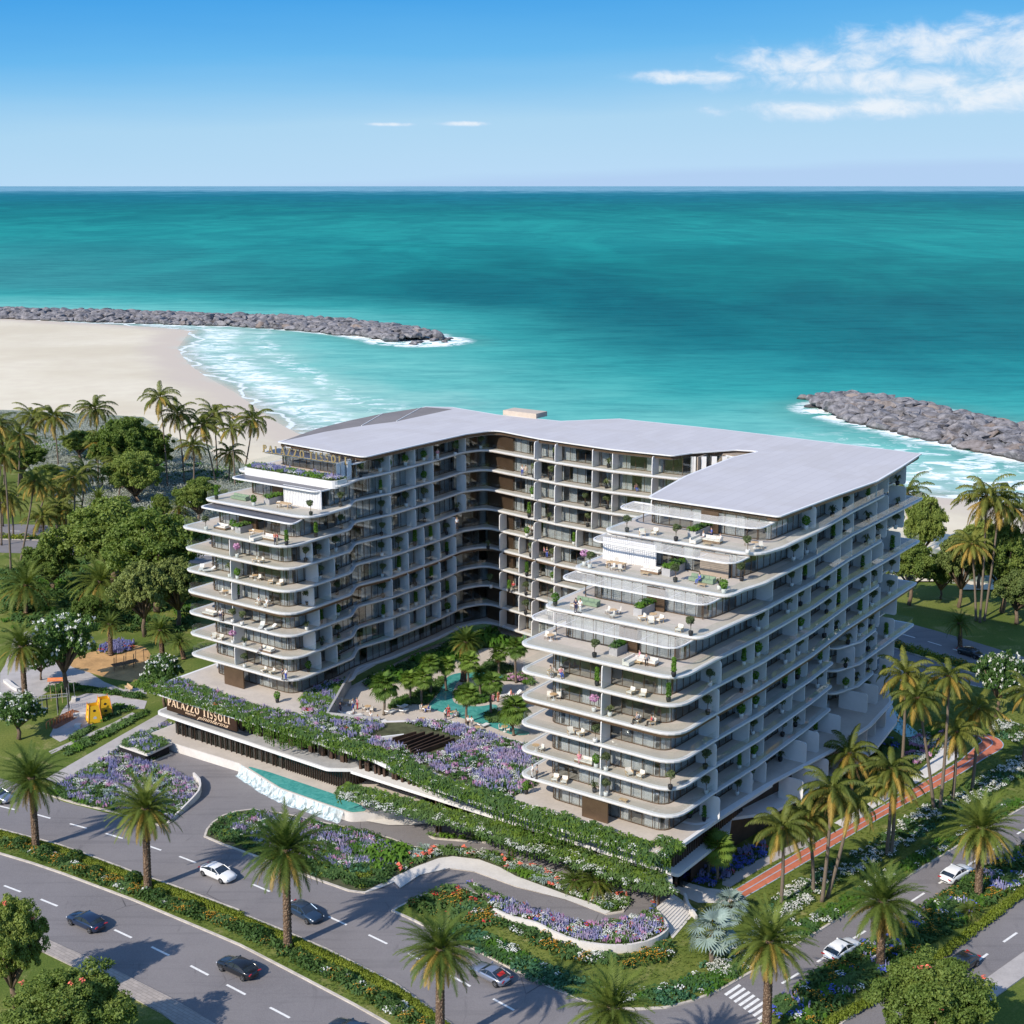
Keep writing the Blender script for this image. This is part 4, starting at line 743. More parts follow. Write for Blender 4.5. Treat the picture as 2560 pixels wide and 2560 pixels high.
# ---- lettering
def stroke_letters(text, h, th, dep, mat, name, parent, origin, along, up, gap=.28, thin=.42):
    """serif capitals from upright, slanted and round strokes, one mesh per letter"""
    a = Vector(along).normalized(); u = Vector(up).normalized(); n = a.cross(u); x = 0.0; T, t_ = th, th * thin
    def quad(b, p, q, w_):
        p, q = Vector(p), Vector(q); d = (q - p).normalized(); m_ = Vector((-d.y, d.x)) * w_ / 2; pts = [p + m_, p - m_, q - m_, q + m_]; poly(b, pts)
    def poly(b, pts):
        k = len(pts); vs = [Vector(origin) + a * (x + p[0]) + u * p[1] + n * s_ * dep / 2 for s_ in (-1, 1) for p in pts]
        b.add(vs, [tuple(range(k)), tuple(range(k, 2 * k))[::-1]] + [(i, k + i, k + (i + 1) % k, (i + 1) % k) for i in range(k)])
    def ring(b, cx, cy, rx, ry, a0, a1, w0, w1, n_=16):
        P_ = []
        for i in range(n_ + 1):
            q = a0 + (a1 - a0) * i / n_; w_ = w0 + (w1 - w0) * abs(math.cos(q)); P_.append((Vector((cx + (rx + w_ / 2) * math.cos(q), cy + (ry + w_ / 2) * math.sin(q))), Vector((cx + (rx - w_ / 2) * math.cos(q), cy + (ry - w_ / 2) * math.sin(q)))))
        for i in range(n_): poly(b, [P_[i][0], P_[i][1], P_[i + 1][1], P_[i + 1][0]])
    for ch in text:
        b = MB(); sf = T * .9
        if ch == ' ': x += h * .38; continue
        if ch == 'I': w_ = T; quad(b, (T / 2, 0), (T / 2, h), T); quad(b, (-sf * .4, t_ / 2), (T + sf * .4, t_ / 2), t_); quad(b, (-sf * .4, h - t_ / 2), (T + sf * .4, h - t_ / 2), t_)
        elif ch == 'L': w_ = h * .5; quad(b, (T / 2, 0), (T / 2, h), T); quad(b, (0, t_ / 2), (w_, t_ / 2), t_); quad(b, (w_ - t_ / 2, 0), (w_ - t_ / 2, h * .17), t_); quad(b, (-sf * .4, h - t_ / 2), (T + sf * .4, h - t_ / 2), t_)
        elif ch == 'P': w_ = h * .5; quad(b, (T / 2, 0), (T / 2, h), T); ring(b, T, h * .73, w_ * .62, h * .25, -math.pi / 2, math.pi / 2, t_, T); quad(b, (-sf * .4, t_ / 2), (T + sf * .4, t_ / 2), t_)
        elif ch == 'A': w_ = h * .68; quad(b, (0, 0), (w_ / 2, h), t_); quad(b, (w_, 0), (w_ / 2, h), T); quad(b, (w_ * .2, h * .34), (w_ * .8, h * .34), t_); quad(b, (-sf * .5, t_ / 2), (sf * .6, t_ / 2), t_); quad(b, (w_ - sf * .6, t_ / 2), (w_ + sf * .5, t_ / 2), t_)
        elif ch == 'Z': w_ = h * .58; quad(b, (w_ * .06, 0), (w_ * .92, h), T); quad(b, (0, t_ / 2), (w_, t_ / 2), t_); quad(b, (0, h - t_ / 2), (w_, h - t_ / 2), t_); quad(b, (w_, 0), (w_, h * .15), t_); quad(b, (0, h), (0, h * .86), t_)
        elif ch == 'O': w_ = h * .8; ring(b, w_ / 2, h / 2, w_ / 2 - T / 2, h / 2 - t_ / 2, 0, 2 * math.pi, t_, T, 28)
        elif ch == 'T': w_ = h * .62; quad(b, (w_ / 2, 0), (w_ / 2, h), T); quad(b, (0, h - t_ / 2), (w_, h - t_ / 2), t_); quad(b, (t_ / 2, h), (t_ / 2, h * .84), t_); quad(b, (w_ - t_ / 2, h), (w_ - t_ / 2, h * .84), t_); quad(b, (w_ / 2 - sf, t_ / 2), (w_ / 2 + sf, t_ / 2), t_)
        elif ch == 'S': w_ = h * .46; ring(b, w_ / 2, h * .74, w_ * .36, h * .235, math.pi * .12, math.pi * 1.5, T * .9, t_, 14); ring(b, w_ / 2, h * .27, w_ * .42, h * .245, -math.pi * .86, math.pi * .5, T * .9, t_, 14)
        o = b.build(name, mat); under(o, parent); x += w_ + h * gap
    return x
m_gold = simple('gold_letter', (.50, .37, .18), .35, .06, 2, metal=.5); m_rose = simple('cream_gold_letter', (.85, .62, .42), .4, .05, 2, metal=.15)
al = Vector((-E1[0], -E1[1], 0))
rs_ = empty('roof_sign', B(84, 22.5) + (LV(10) - .95,), 0, 'gold serif letters standing along the western rooftop canopy edge', 'sign')
# fit the words to their length
def fit_sign(par, p0, p1, z, h, th, dep, mat, text, nm='letter'):
    probe = 0
    wid = {'I': th, 'L': h * .5, 'P': h * .5, 'A': h * .68, 'Z': h * .58, 'O': h * .8, 'T': h * .62, 'S': h * .46}; tot = sum(wid.get(c, h * .38) for c in text); L_ = (Vector(p1) - Vector(p0)).length
    gap = (L_ - tot) / (h * (len([c for c in text if c != ' ']) - 1)); stroke_letters(text, h, th, dep, mat, nm, par, (p0[0], p0[1], z), al, (0, 0, 1), gap)
fit_sign(rs_, B(84.6, 22.4), B(67.6, 22.4), LV(10) - .93, 1.15, .23, .14, m_gold, 'PALAZZO TISSOLI')
under(MB().wall([B(84.8, 22.4), B(67.4, 22.4)], LV(10) - .95, LV(10) - .85, .08).build('sign_rail', m_gold), rs_)
sg = empty('entrance_sign', B(78, -.3) + (6,), 0, 'dark brown fascia board with cream serif lettering above the entrance', 'sign')
under(MB().prism([B(83.4, -.35), B(68.9, -.35), B(68.9, -.1), B(83.4, -.1)], 6.0, ZP - .43).build('board', simple('dark_brown_board', (.05, .028, .018), .4, .2, .5, metal=.2)), sg)
fit_sign(sg, B(82.9, -.45), B(70.2, -.45), 6.88, 1.12, .23, .10, m_rose, 'PALAZZO TISSOLI')
def text_mesh(body, size, shear, loc, name, mat, par, width):
    cu = bpy.data.curves.new(name, 'FONT'); cu.body = body; cu.size = size; cu.shear = shear; cu.extrude = .03; cu.space_character = 1.0
    tmp = bpy.data.objects.new(name, cu); C.objects.link(tmp); bpy.context.view_layer.update()
    me = bpy.data.meshes.new_from_object(tmp); bpy.data.objects.remove(tmp); me.materials.clear(); me.materials.append(mat)
    xs_ = [v.co.x for v in me.vertices]; sx_ = width / (max(xs_) - min(xs_)); me.transform(Matrix.Diagonal((sx_, 1, 1, 1)))
    o = bpy.data.objects.new(name, me); C.objects.link(o); o.rotation_euler = (math.pi / 2, 0, math.atan2(al.y, al.x)); o.location = loc; o.parent = par; o.location = Vector(loc) - par.location; return o
text_mesh('DESIGN BY', .34, 0, B(79.3, -.45) + (6.42,), 'caption', m_rose, sg, 2.2)
text_mesh('pininfarina', .78, .5, B(76.8, -.45) + (6.22,), 'script_lettering', m_rose, sg, 6.4)
# ================================================================== PLANTS
m_frond = leaf_mat('palm_frond', (.062, .105, .018), (.175, .215, .040), .28, .35); m_frond_y = leaf_mat('yellowed_frond', (.30, .205, .038), (.47, .315, .075), .3, .8); m_frond_d = leaf_mat('dry_frond', (.19, .12, .055), (.30, .20, .09), .2, .8)
m_coco = leaf_mat('coconut_frond', (.075, .105, .018), (.22, .225, .045), .3, .4); m_fanleaf = leaf_mat('fan_leaf', (.075, .145, .025), (.19, .28, .045), .3, .6); m_silver = leaf_mat('silver_leaf', (.17, .235, .21), (.33, .41, .37), .12, .8)
m_leafA = leaf_mat('tree_leaf', (.105, .165, .030), (.27, .325, .075), .33, .35); m_leafB = leaf_mat('light_tree_leaf', (.10, .145, .040), (.25, .29, .085), .25, .4); m_leafC = leaf_mat('olive_leaf', (.075, .105, .045), (.15, .18, .075), .2, .8)
m_bright = leaf_mat('bright_leaf', (.060, .155, .018), (.15, .28, .035), .3, .9); m_shrub = leaf_mat('shrub_leaf', (.030, .075, .020), (.085, .15, .035), .2, .9); m_hedge = leaf_mat('hedge_leaf', (.13, .175, .018), (.24, .28, .03), .2, .9)
m_vine = leaf_mat('vine_leaf', (.085, .165, .025), (.21, .31, .055), .3, .5); m_fern = leaf_mat('fern_leaf', (.055, .125, .035), (.14, .22, .07), .25, .7); m_scrub = leaf_mat('dune_scrub_leaf', (.26, .29, .26), (.42, .44, .39), .1, .4); m_teal = leaf_mat('blue_green_leaf', (.045, .13, .065), (.10, .22, .11), .2, .6)
def petal(name, c, c2=None):
    m, t = newmat(name); n = t.noise(2.5, 3); d = t.n('ShaderNodeBsdfDiffuse'); t.l(t.mix(t.rng(n, .3, .7), c, c2 or tuple(min(1, q * 1.35) for q in c)), d.inputs[0]); tr = t.n('ShaderNodeBsdfTranslucent'); tr.inputs[0].default_value = c + (1,); x = t.n('ShaderNodeMixShader'); x.inputs[0].default_value = .2; t.l(d.outputs[0], x.inputs[1]); t.l(tr.outputs[0], x.inputs[2]); t.done(x.outputs[0]); return m
f_lilac = petal('lilac_petal', (.42, .35, .52), (.56, .48, .63)); f_viol = petal('violet_petal', (.28, .28, .50), (.42, .42, .61)); f_pink = petal('pink_petal', (.55, .27, .47), (.70, .42, .60)); f_white = petal('white_petal', (.68, .70, .62), (.85, .85, .80))
f_orange = petal('orange_petal', (.62, .27, .03), (.74, .42, .07)); f_red = petal('red_petal', (.62, .04, .05), (.75, .12, .10)); f_blue = petal('blue_petal', (.08, .12, .55), (.18, .24, .70)); f_coral = petal('coral_petal', (.70, .18, .12))
m_trunk, t = newmat('palm_trunk'); pos = t.pos(); vo = t.n('ShaderNodeTexVoronoi'); vo.inputs['Scale'].default_value = 5.5; t.l(t.map(pos, (1, 1, .75)), vo.inputs['Vector'])
t.done(t.bsdf(t.mix(t.rng(vo.outputs[0], .1, .55), (.31, .225, .155), (.13, .085, .055)), .95, spec=.1, bump=vo.outputs[0], bs=1.0, bd=.12))
m_trunk2, t = newmat('smooth_palm_trunk'); wv_ = t.n('ShaderNodeTexWave', wave_type='BANDS', bands_direction='Z'); wv_.inputs['Scale'].default_value = 2.2; wv_.inputs['Distortion'].default_value = 1.0; t.l(t.pos(), wv_.inputs['Vector'])
t.done(t.bsdf(t.mix(t.rng(wv_.outputs['Fac'], .1, .9), (.13, .10, .075), (.235, .19, .145)), .9, spec=.1, bump=wv_.outputs['Fac'], bs=.6, bd=.06))
m_bloomleaf = leaf_mat('blossom_tree_leaf', (.05, .115, .03), (.13, .22, .05), .3, .4); m_bark = simple('tree_bark', (.15, .105, .07), .9, .25, 1.5, bump=.6, bscale=6); m_coconut = simple('coconut_husk', (.16, .075, .025), .7, .3, 4)
GOLD = math.pi * (3 - 5 ** .5)
def frond_np(L, pitch, droop, nl, ll, wd, side=58, sag=0.0, seg=1, roll=0.0, curve=1.35):
    """one feather frond along +X; returns quads"""
    T = np.linspace(0, 1, 15); ph = pitch - droop * T ** curve; dx = np.cos(ph) * L / 14; dz = np.sin(ph) * L / 14; X = np.concatenate([[0], np.cumsum(dx[:-1])]); Zz = np.concatenate([[0], np.cumsum(dz[:-1])])
    V = []; F = []
    for i in range(14):      # rachis
        w_ = .055 * (1 - T[i] * .8); b = len(V); V += [(X[i], -w_, Zz[i]), (X[i], w_, Zz[i]), (X[i + 1], w_, Zz[i + 1]), (X[i + 1], -w_, Zz[i + 1])]; F.append((b, b + 1, b + 2, b + 3))
    tt = np.linspace(.10, .995, nl)
    for sgn in (-1, 1):
        for q in tt:
            f = q * 14; i = min(int(f), 13); u = f - i; px = X[i] + (X[i + 1] - X[i]) * u; pz = Zz[i] + (Zz[i + 1] - Zz[i]) * u; p_ = ph[i]
            prof = (math.sin(math.pi * min(1, q * .86 + .12)) ** .65) * ll * RNG.uniform(.88, 1.1); A = R(side * (1 - .55 * q)) + RNG.uniform(-.08, .08)
            tx, tz = math.cos(p_), math.sin(p_); lift = RNG.uniform(.05, .32) - sag * .4
            d = np.array([tx * math.cos(A), sgn * math.sin(A), tz * math.cos(A)]) + lift * np.array([-tz, 0, tx]); d /= np.linalg.norm(d)
            base = np.array([px, 0, pz]); wv = np.array([tx, 0, tz]) * wd; b = len(V)
            if seg == 1: tip = base + d * prof + np.array([0, 0, -sag * prof * .5]); V += [base - wv / 2, base + wv / 2, tip + wv * .16, tip - wv * .16]; F.append((b, b + 1, b + 2, b + 3))
            else:
                mid = base + d * prof * .5; tip = mid + (d * .45 + np.array([0, 0, -sag])) * prof * .5; V += [base - wv / 2, base + wv / 2, mid + wv * .5, mid - wv * .5, tip + wv * .12, tip - wv * .12]; F += [(b, b + 1, b + 2, b + 3), (b + 3, b + 2, b + 4, b + 5)]
    V = np.array(V, float); c, s_ = math.cos(roll), math.sin(roll); V[:, 1], V[:, 2] = V[:, 1] * c - V[:, 2] * s_ if False else V[:, 1], V[:, 2]
    return V, np.array(F)
def rotz(V, a): c, s_ = math.cos(a), math.sin(a); return np.column_stack([V[:, 0] * c - V[:, 1] * s_, V[:, 0] * s_ + V[:, 1] * c, V[:, 2]])
def cat_np(parts):
    Vs, Fs, n = [], [], 0
    for V, F in parts: Vs.append(V); Fs.append(F + n); n += len(V)
    return np.vstack(Vs), np.vstack(Fs)
def crown(n, L, p0, p1, droop, nl, ll, wd, sag=0.0, seg=1, side=58, rr=.18, jit=.12, start=0):
    out = []
    for i in range(n):
        f = i / max(1, n - 1); pitch = p0 + (p1 - p0) * f ** .8 + RNG.uniform(-jit, jit); V, F = frond_np(L * RNG.uniform(.86, 1.06), pitch, droop * RNG.uniform(.8, 1.2), nl, ll, wd, side, sag, seg)
        V = V + np.array([rr, 0, -f * .35]); out.append((rotz(V, (i + start) * GOLD + RNG.uniform(-.15, .15)), F))
    return cat_np(out)
def mk_mesh(name, VF, mat): V, F = VF; return np_mesh(name, V, F, np.zeros(len(F), int), [mat])
def date_set(ny=22):
    a = mk_mesh('fronds', crown(70, 4.9, R(88), R(-22), R(58), 40, .68, .10, .22), m_frond); b = mk_mesh('yellow_fronds', crown(ny, 4.1, R(2 if ny > 30 else -12), R(-54), R(52), 30, .55, .10, .5, start=3), m_frond_y); c = mk_mesh('dry_fronds', crown(14, 2.9, R(-50), R(-76), R(14), 24, .42, .09, .6, start=8), m_frond_d); return a, b, c
def low_date_set(): return (mk_mesh('fronds', crown(54, 4.6, R(80), R(-12), R(70), 36, .62, .085, .25), m_frond), mk_mesh('yellow_fronds', crown(8, 4.0, R(-12), R(-30), R(60), 30, .5, .085, .5, start=3), m_frond_y), None)
def coco_set(ny):
    a = mk_mesh('fronds', crown(20, 4.4, R(72), R(-8), R(92), 34, 1.0, .11, .75, 2, 62, .15, .14), m_coco); b = mk_mesh('yellow_fronds', crown(ny, 4.2, R(2), R(-42), R(60), 30, .9, .11, .9, 2, 62, .15, start=4), m_frond_y); c = mk_mesh('dry_fronds', crown(5, 3.2, R(-62), R(-82), R(12), 24, .5, .1, .8, 1, 50, .12, start=7), m_frond_d); return a, b, c
def fan_np(r, n=20, spread=300, fold=.25):
    V, F = [], []
    for i in range(n):
        a = R(-spread / 2 + spread * i / (n - 1)); L = r * (.82 + .18 * math.cos(a * .6)) * RNG.uniform(.93, 1.05); da = R(spread / (n - 1)) * .52
        z1 = RNG.uniform(-.03, .05); b = len(V); V += [(0, 0, 0), (math.cos(a - da) * L * .55, math.sin(a - da) * L * .55, z1 * r - fold * .12 * r), (math.cos(a) * L, math.sin(a) * L, -fold * r * .5), (math.cos(a + da) * L * .55, math.sin(a + da) * L * .55, z1 * r + .03 * r)]; F.append((b, b + 1, b + 2, b + 3))
    return np.array(V, float), np.array(F)
def fan_crown(n, pet, r, p0, p1, spread=290, segs=20):
    out = []; pt = []
    for i in range(n):
        f = i / (n - 1); pitch = p0 + (p1 - p0) * f + RNG.uniform(-.12, .12); a = i * GOLD + RNG.uniform(-.2, .2); V, F = fan_np(r * RNG.uniform(.85, 1.1), segs, spread); tilt = pitch - R(38)
        c, s_ = math.cos(tilt), math.sin(tilt); V = np.column_stack([V[:, 0] * c - V[:, 2] * s_, V[:, 1], V[:, 0] * s_ + V[:, 2] * c]); L = pet * RNG.uniform(.85, 1.1); P_ = np.array([math.cos(pitch) * L, 0, math.sin(pitch) * L]); out.append((rotz(V + P_, a), F))
        q = np.array([(0, -.03, 0), (0, .03, 0), (P_[0], .02, P_[2]), (P_[0], -.02, P_[2])]); pt.append((rotz(q, a), np.array([(0, 1, 2, 3)])))
    return cat_np(out), cat_np(pt)
def fan_set(mat, n=30, pet=1.15, r=1.05, dry=True):
    (V, F), (V2, F2) = fan_crown(n, pet, r, R(85), R(-28), 290 if dry else 250, 20 if dry else 17); me = np_mesh('leaves', np.vstack([V, V2]), np.vstack([F, F2 + len(V)]), [0] * len(F) + [1] * len(F2), [mat, m_frond_y])
    b = None
    if dry: (V, F), _ = fan_crown(7, .8, .95, R(-42), R(-70), 240, 14); b = mk_mesh('dry_leaves', (V, F), m_frond_d)
    return me, b, None
def trunk_mesh(h, r0, r1, kind):
    b = MB(); n = int(h / .18) if kind == 'date' else 22; path = []; rad = []
    for i in range(n + 1):
        t_ = i / n; bend = .12 * math.sin(t_ * 3); path.append((bend * (0 if kind == 'date' else 1) * h * .12, 0, t_ * h)); w_ = r0 + (r1 - r0) * t_ + (.22 * r0 if t_ < .04 else 0); rad.append(w_ * (1 + (.07 * (-1) ** i if kind == 'date' else 0)) + (.08 if kind == 'date' and t_ > .94 else 0))
    b.tube(path, rad, 10); return b.mesh('trunk', m_trunk if kind == 'date' else m_trunk2, True)
SETS = {'date': [date_set(), date_set(34)], 'lowdate': [low_date_set(), low_date_set()], 'coco': [coco_set(6), coco_set(9)], 'fan': [fan_set(m_fanleaf)], 'silver': [fan_set(m_silver, 22, 1.35, 1.15, False)]}
TR = {'date': trunk_mesh(9, .48, .38, 'date'), 'lowdate': trunk_mesh(9, .42, .38, 'date'), 'coco': trunk_mesh(12, .24, .15, 'coco'), 'fan': trunk_mesh(9, .20, .14, 'coco'), 'silver': trunk_mesh(9, .3, .26, 'coco')}
TH = {'date': 9, 'lowdate': 9, 'coco': 12, 'fan': 9, 'silver': 9}
b = MB(); [b.lathe([(.001, -.13), (.09, -.08), (.12, 0), (.08, .09), (.001, .12)], 6, (.22 * math.cos(i * 1.3), .22 * math.sin(i * 1.3), -.12 - .12 * (i % 3))) for i in range(8)]; COCONUTS = b.mesh('coconuts', m_coconut, True)
def PXY(x, y, z):
    d = y * math.cos(PITCH) + (CAM_H - z) * math.sin(PITCH); return (1280 + F_PX * x / d, 1280 + F_PX * ((CAM_H - z) * math.cos(PITCH) - y * math.sin(PITCH)) / d)
def top_at(v, tx, ty, xy):
    a, b_, s_ = VIEW[v]; py = b_ + ty / s_; px = a + tx / s_; lo_, hi_ = 0.2, 60
    for _ in range(40):
        m_ = (lo_ + hi_) / 2
        if PXY(xy[0], xy[1], m_)[1] > py: lo_ = m_
        else: hi_ = m_
    d = xy[1] * math.cos(PITCH) + (CAM_H - lo_) * math.sin(PITCH); return (px - 1280) / F_PX * d, lo_
def palm(kind, x, y, z, h, lean=0.0, cs=1.0, label='', group=None, var=0):
    names = {'date': 'date_palm', 'lowdate': 'date_palm', 'coco': 'coconut_palm', 'fan': 'fan_palm', 'silver': 'fan_palm'}
    o = empty(names[kind], (x, y, z), 0, label, 'palm tree', group); rz = RNG.uniform(0, 6.28); o.rotation_euler = (RNG.uniform(-.035, .035), math.atan2(lean, h) + RNG.uniform(-.02, .02), 0)
    t_ = link('trunk', TR[kind], o, rz=rz if kind != 'coco' else 0); t_.scale = (1, 1, h / TH[kind]); st_ = SETS[kind][var % len(SETS[kind])]
    for nm, me, dz in zip(('fronds', 'yellow_fronds', 'dry_fronds'), st_, (0, -.05, -.15)):
        if me is None: continue
        if kind in ('fan', 'silver'): nm = {'fronds': 'leaves', 'yellow_fronds': 'dry_leaves'}[nm]
        c = link(nm, me, o, (0, 0, h + dz), rz, cs)
    if kind == 'coco': link('coconuts', COCONUTS, o, (0, 0, h), rz)
    return o
def palm_at(kind, v, bx, by, tx, ty, cs=1.0, label='', group=None, var=0, z=.15):
    xy = W(v, bx, by, z); X2, h = top_at(v, tx, ty, xy); return palm(kind, xy[0], xy[1], z, h - z, X2 - xy[0], cs, label, group, var)
def palm_top(kind, v, tx, ty, h, cs=1.0, label='', group=None, var=0, lean=0):
    xy = W(v, tx, ty, h + .15); return palm(kind, xy[0] - lean, xy[1], .15, h, lean, cs, label, group, var)
# roadside date palms
g_ = 'date palms lining the boulevard median'
for i, (fn, a, lab) in enumerate([(palm_at, ('e', 290, 510, 250, -60), 'westernmost tall date palm rising from the boulevard hedge, opposite the western flower bed'),
        (palm_at, ('e', 1190, 840, 1160, 190), 'tall date palm in the boulevard hedge between the navy car and the white coupe'),
        (palm_at, ('f', 385, 1310, 372, 520), 'large green date palm in the boulevard hedge overlapping the dark blue car'),
        (palm_top, ('f', 1600, 1310, 10.6), 'date palm with orange dry skirt in the boulevard hedge behind the silver sports car'),
        (palm_top, ('g', 1080, 1800, 9.6), 'date palm crown cut by the bottom edge beside the corner lawn')]):
    fn('date', *a, cs=(.98, .98, 1.12, .92, .95)[i], label=lab, group=g_, var=i)
g_ = 'date palms along the side road median'
for i, (fn, a, lab) in enumerate([(palm_top, ('r', 287, 1455, 10.4), 'date palm with a golden skirt standing beside the zebra crossing'), (palm_at, ('r', 900, 1612, 907, 1235), 'full green date palm in the side road median between the two white cars'), (palm_at, ('r', 1450, 1215, 1468, 830), 'date palm in the side road median nearest the far white car')]):
    fn('date', *a, cs=(.95, 1.0, 1.05)[i], label=lab, group=g_, var=i + 1)
palm_at('date', 'M', 205, 835, 180, 370, .98, 'date palm with ragged brown skirt on the western plaza path', 'park palms', 1)
palm_at('lowdate', 'L', 180, 1800, 180, 1600, 1.6, 'broad low date palm at the far west of the park, left of the fruiting one', 'park palms'); palm_at('lowdate', 'L', 695, 1810, 690, 1575, 1.58, 'broad date palm with a yellow fruit bunch in the middle of the park', 'park palms')
palm_at('lowdate', 'M', 890, 440, 880, 190, .62, 'dark stout date palm ringed by violet flowers in the play area', 'park palms'); palm_at('date', 'M', 1310, 480, 1290, 235, .62, 'slim date palm beside the orange play sand near the podium', 'park palms'); palm_at('lowdate', 'M', 1480, 470, 1450, 330, .55, 'low date palm pressed against the podium corner behind the blossom', 'park palms')
palm_at('lowdate', 'L', 1240, 1150, 1235, 1060, 1.08, 'low rounded date palm alone on the lawn beyond the western towers', 'park palms'); palm_at('date', 'L', 690, 1150, 680, 1015, .80, 'short date palm on the lawn beside the back road', 'park palms')
o = palm_at('lowdate', 's', 1450, 1250, 1448, 1100, .75, 'dark low date palm on the verge of the back road east of the hotel', None)
palm_at('lowdate', 'g', 950, 912, 945, 785, .60, 'small date palm near the tip of the loop island', 'small date palms on the loop island'); palm_at('lowdate', 'g', 775, 850, 765, 765, .54, 'smaller date palm tucked behind the one at the loop island tip', 'small date palms on the loop island')
palm_at('lowdate', 'r', 1400, 1330, 1400, 1290, .38, 'stemless young palm in the side road median flowers', None)
# coconut groves
W1 = [(250, 760, 225, 440), (405, 800, 355, 440), (680, 905, 648, 380), (1160, 955, 1105, 310), (1275, 925, 1215, 420), (1335, 945, 1330, 640), (1495, 925, 1390, 490), (1500, 860, 1480, 420), (1575, 905, 1580, 690), (1622, 945, 1600, 520), (1690, 800, 1740, 450), (1060, 800, 1000, 560)]
W1.sort(key=lambda a: a[2])
for i, a in enumerate(W1): palm_at('coco', 'L', *a, cs=min(2.0, (118 if a[3] < 500 else 95) * W('L', a[0], a[1])[1] / F_PX / 8.3), label='coconut palm at the beach edge of the western grove, %s from the left' % ORD[i], group='coconut palms at the western beach edge', var=i)
W2 = [(75, 1510, 20, 700), (135, 1475, 225, 870), (490, 1400, 520, 850), (385, 1345, 390, 1060), (455, 1355, 450, 1090), (92, 1265, 70, 1020), (20, 1200, -10, 480), (30, 1000, 30, 560), (560, 1100, 590, 800), (120, 1050, 130, 560), (250, 1180, 320, 900), (10, 1330, 0, 960), (420, 1120, 440, 940), (700, 960, 720, 620), (820, 1010, 830, 760), (300, 1400, 290, 1130)]
W2.sort(key=lambda a: a[2])
for i, a in enumerate(W2): palm_at('coco', 'L', *a, cs=min(1.8, 112 * W('L', a[0], a[1])[1] / F_PX / 8.3), label='tall coconut palm by the western back road, %s from the left' % ORD[i], group='coconut palms by the western back road', var=i + 1)
EA = [('t', 1155, 1800, 1005, 800), ('t', 1207, 1820, 1285, 650), ('t', 1312, 1760, 1350, 1120), ('t', 1482, 1650, 1545, 930), ('r', 935, 985, 955, 480), ('r', 573, 1245, 612, 590), ('r', 602, 1225, 750, 660), ('r', 525, 1195, 500, 760), ('r', 342, 1270, 345, 820), ('t', 440, 1800, 420, 1310), ('t', 870, 1560, 905, 620), ('r', 1700, 470, 1730, 60), ('r', 960, 985, 985, 560)]
EA.sort(key=lambda a: VIEW[a[0]][0] + a[3] / VIEW[a[0]][2])
for i, a in enumerate(EA): palm_at('coco', *a, cs=(.98, .9, 1.0, 1.05)[i % 4], label='coconut palm along the running track, crown %s from the left' % ORD[i], group='coconut palms along the running track', var=i)
EB = [(1545, 1092, 1530, 620), (1568, 1100, 1600, 330), (1595, 1090, 1680, 370), (1870, 1050, 1845, 420), (1160, 700, 1130, 310)]
EB.sort(key=lambda a: a[2])
for i, a in enumerate(EB): palm_at('coco', 's', *a, cs=1.55 if a[3] < 500 else 1.15, label='coconut palm behind the hotel on the eastern beach edge, %s from the left' % ORD[i], group='coconut palms at the eastern beach edge', var=i)
# fan palms of the courtyard
ZDk = ZD + .05
CP = [('h', 518, 695, 520, 440, 1.30), ('h', 870, 590, 872, 360, .95), ('h', 955, 500, 940, 230, .95), ('h', 1285, 770, 1290, 520, 1.05), ('h', 1300, 600, 1300, 215, 1.0), ('h', 1515, 695, 1515, 410, 1.0), ('h', 1748, 395, 1745, 80, 1.05), ('h', 1725, 885, 1722, 670, 1.35), ('h', 1100, 470, 1095, 240, .9), ('h', 1420, 520, 1420, 330, .85), ('h', 760, 560, 755, 380, .9), ('h', 1590, 330, 1590, 130, .9)]
for i, (v, bx, by, tx, ty, cs) in enumerate(CP): palm_at('fan', v, bx, by, tx, ty, cs, 'bright fan palm in the courtyard garden, %s from the left' % ORD[i], 'courtyard fan palms', 0, ZDk)
palm_at('date', 'h', 1255, 380, 1290, 10, .62, 'taller feather palm with orange lower fronds at the courtyard pool', None, 1, ZDk)
palm_at('fan', 'u', 932, 985, 935, 620, 1.25, 'green fan palm beside the shaded side of the hotel above blue flowers', None, 0); palm_at('fan', 'u', 820, 900, 850, 520, 1.1, 'darker fan palm half hidden behind the green one at the hotel side', None, 0)
palm_at('silver', 'u', 868, 1960, 872, 1620, 1.35, 'silver blue fan palm on the corner lawn beside the steps', 'silver fan palms by the steps'); palm_at('silver', 'u', 1085, 1400, 1090, 1290, 1.05, 'second silver fan palm just behind at the head of the running track', 'silver fan palms by the steps')
# ---- broadleaf trees
def leaf_cloud(cent, rad, n, size, flat=.8, shell=.55):
    """n leaf quads spread through lumps"""
    d = RNG.normal(size=(n, 3)); d /= np.linalg.norm(d, axis=1)[:, None]; r_ = (shell + (1 - shell) * RNG.random(n)) ** .7; P_ = np.asarray(cent) + d * r_[:, None] * np.asarray(rad)
    nrm = d * .6 + RNG.normal(size=(n, 3)) * .55 + np.array([0, 0, .35]); nrm /= np.linalg.norm(nrm, axis=1)[:, None]; a = np.cross(nrm, RNG.normal(size=(n, 3))); a /= np.linalg.norm(a, axis=1)[:, None]; b_ = np.cross(nrm, a); s_ = size * RNG.uniform(.6, 1.3, n)[:, None]
    V = np.stack([P_ - a * s_, P_ - b_ * s_ * .6, P_ + a * s_, P_ + b_ * s_ * .6], 1).reshape(-1, 3); return V, np.arange(n * 4).reshape(-1, 4)
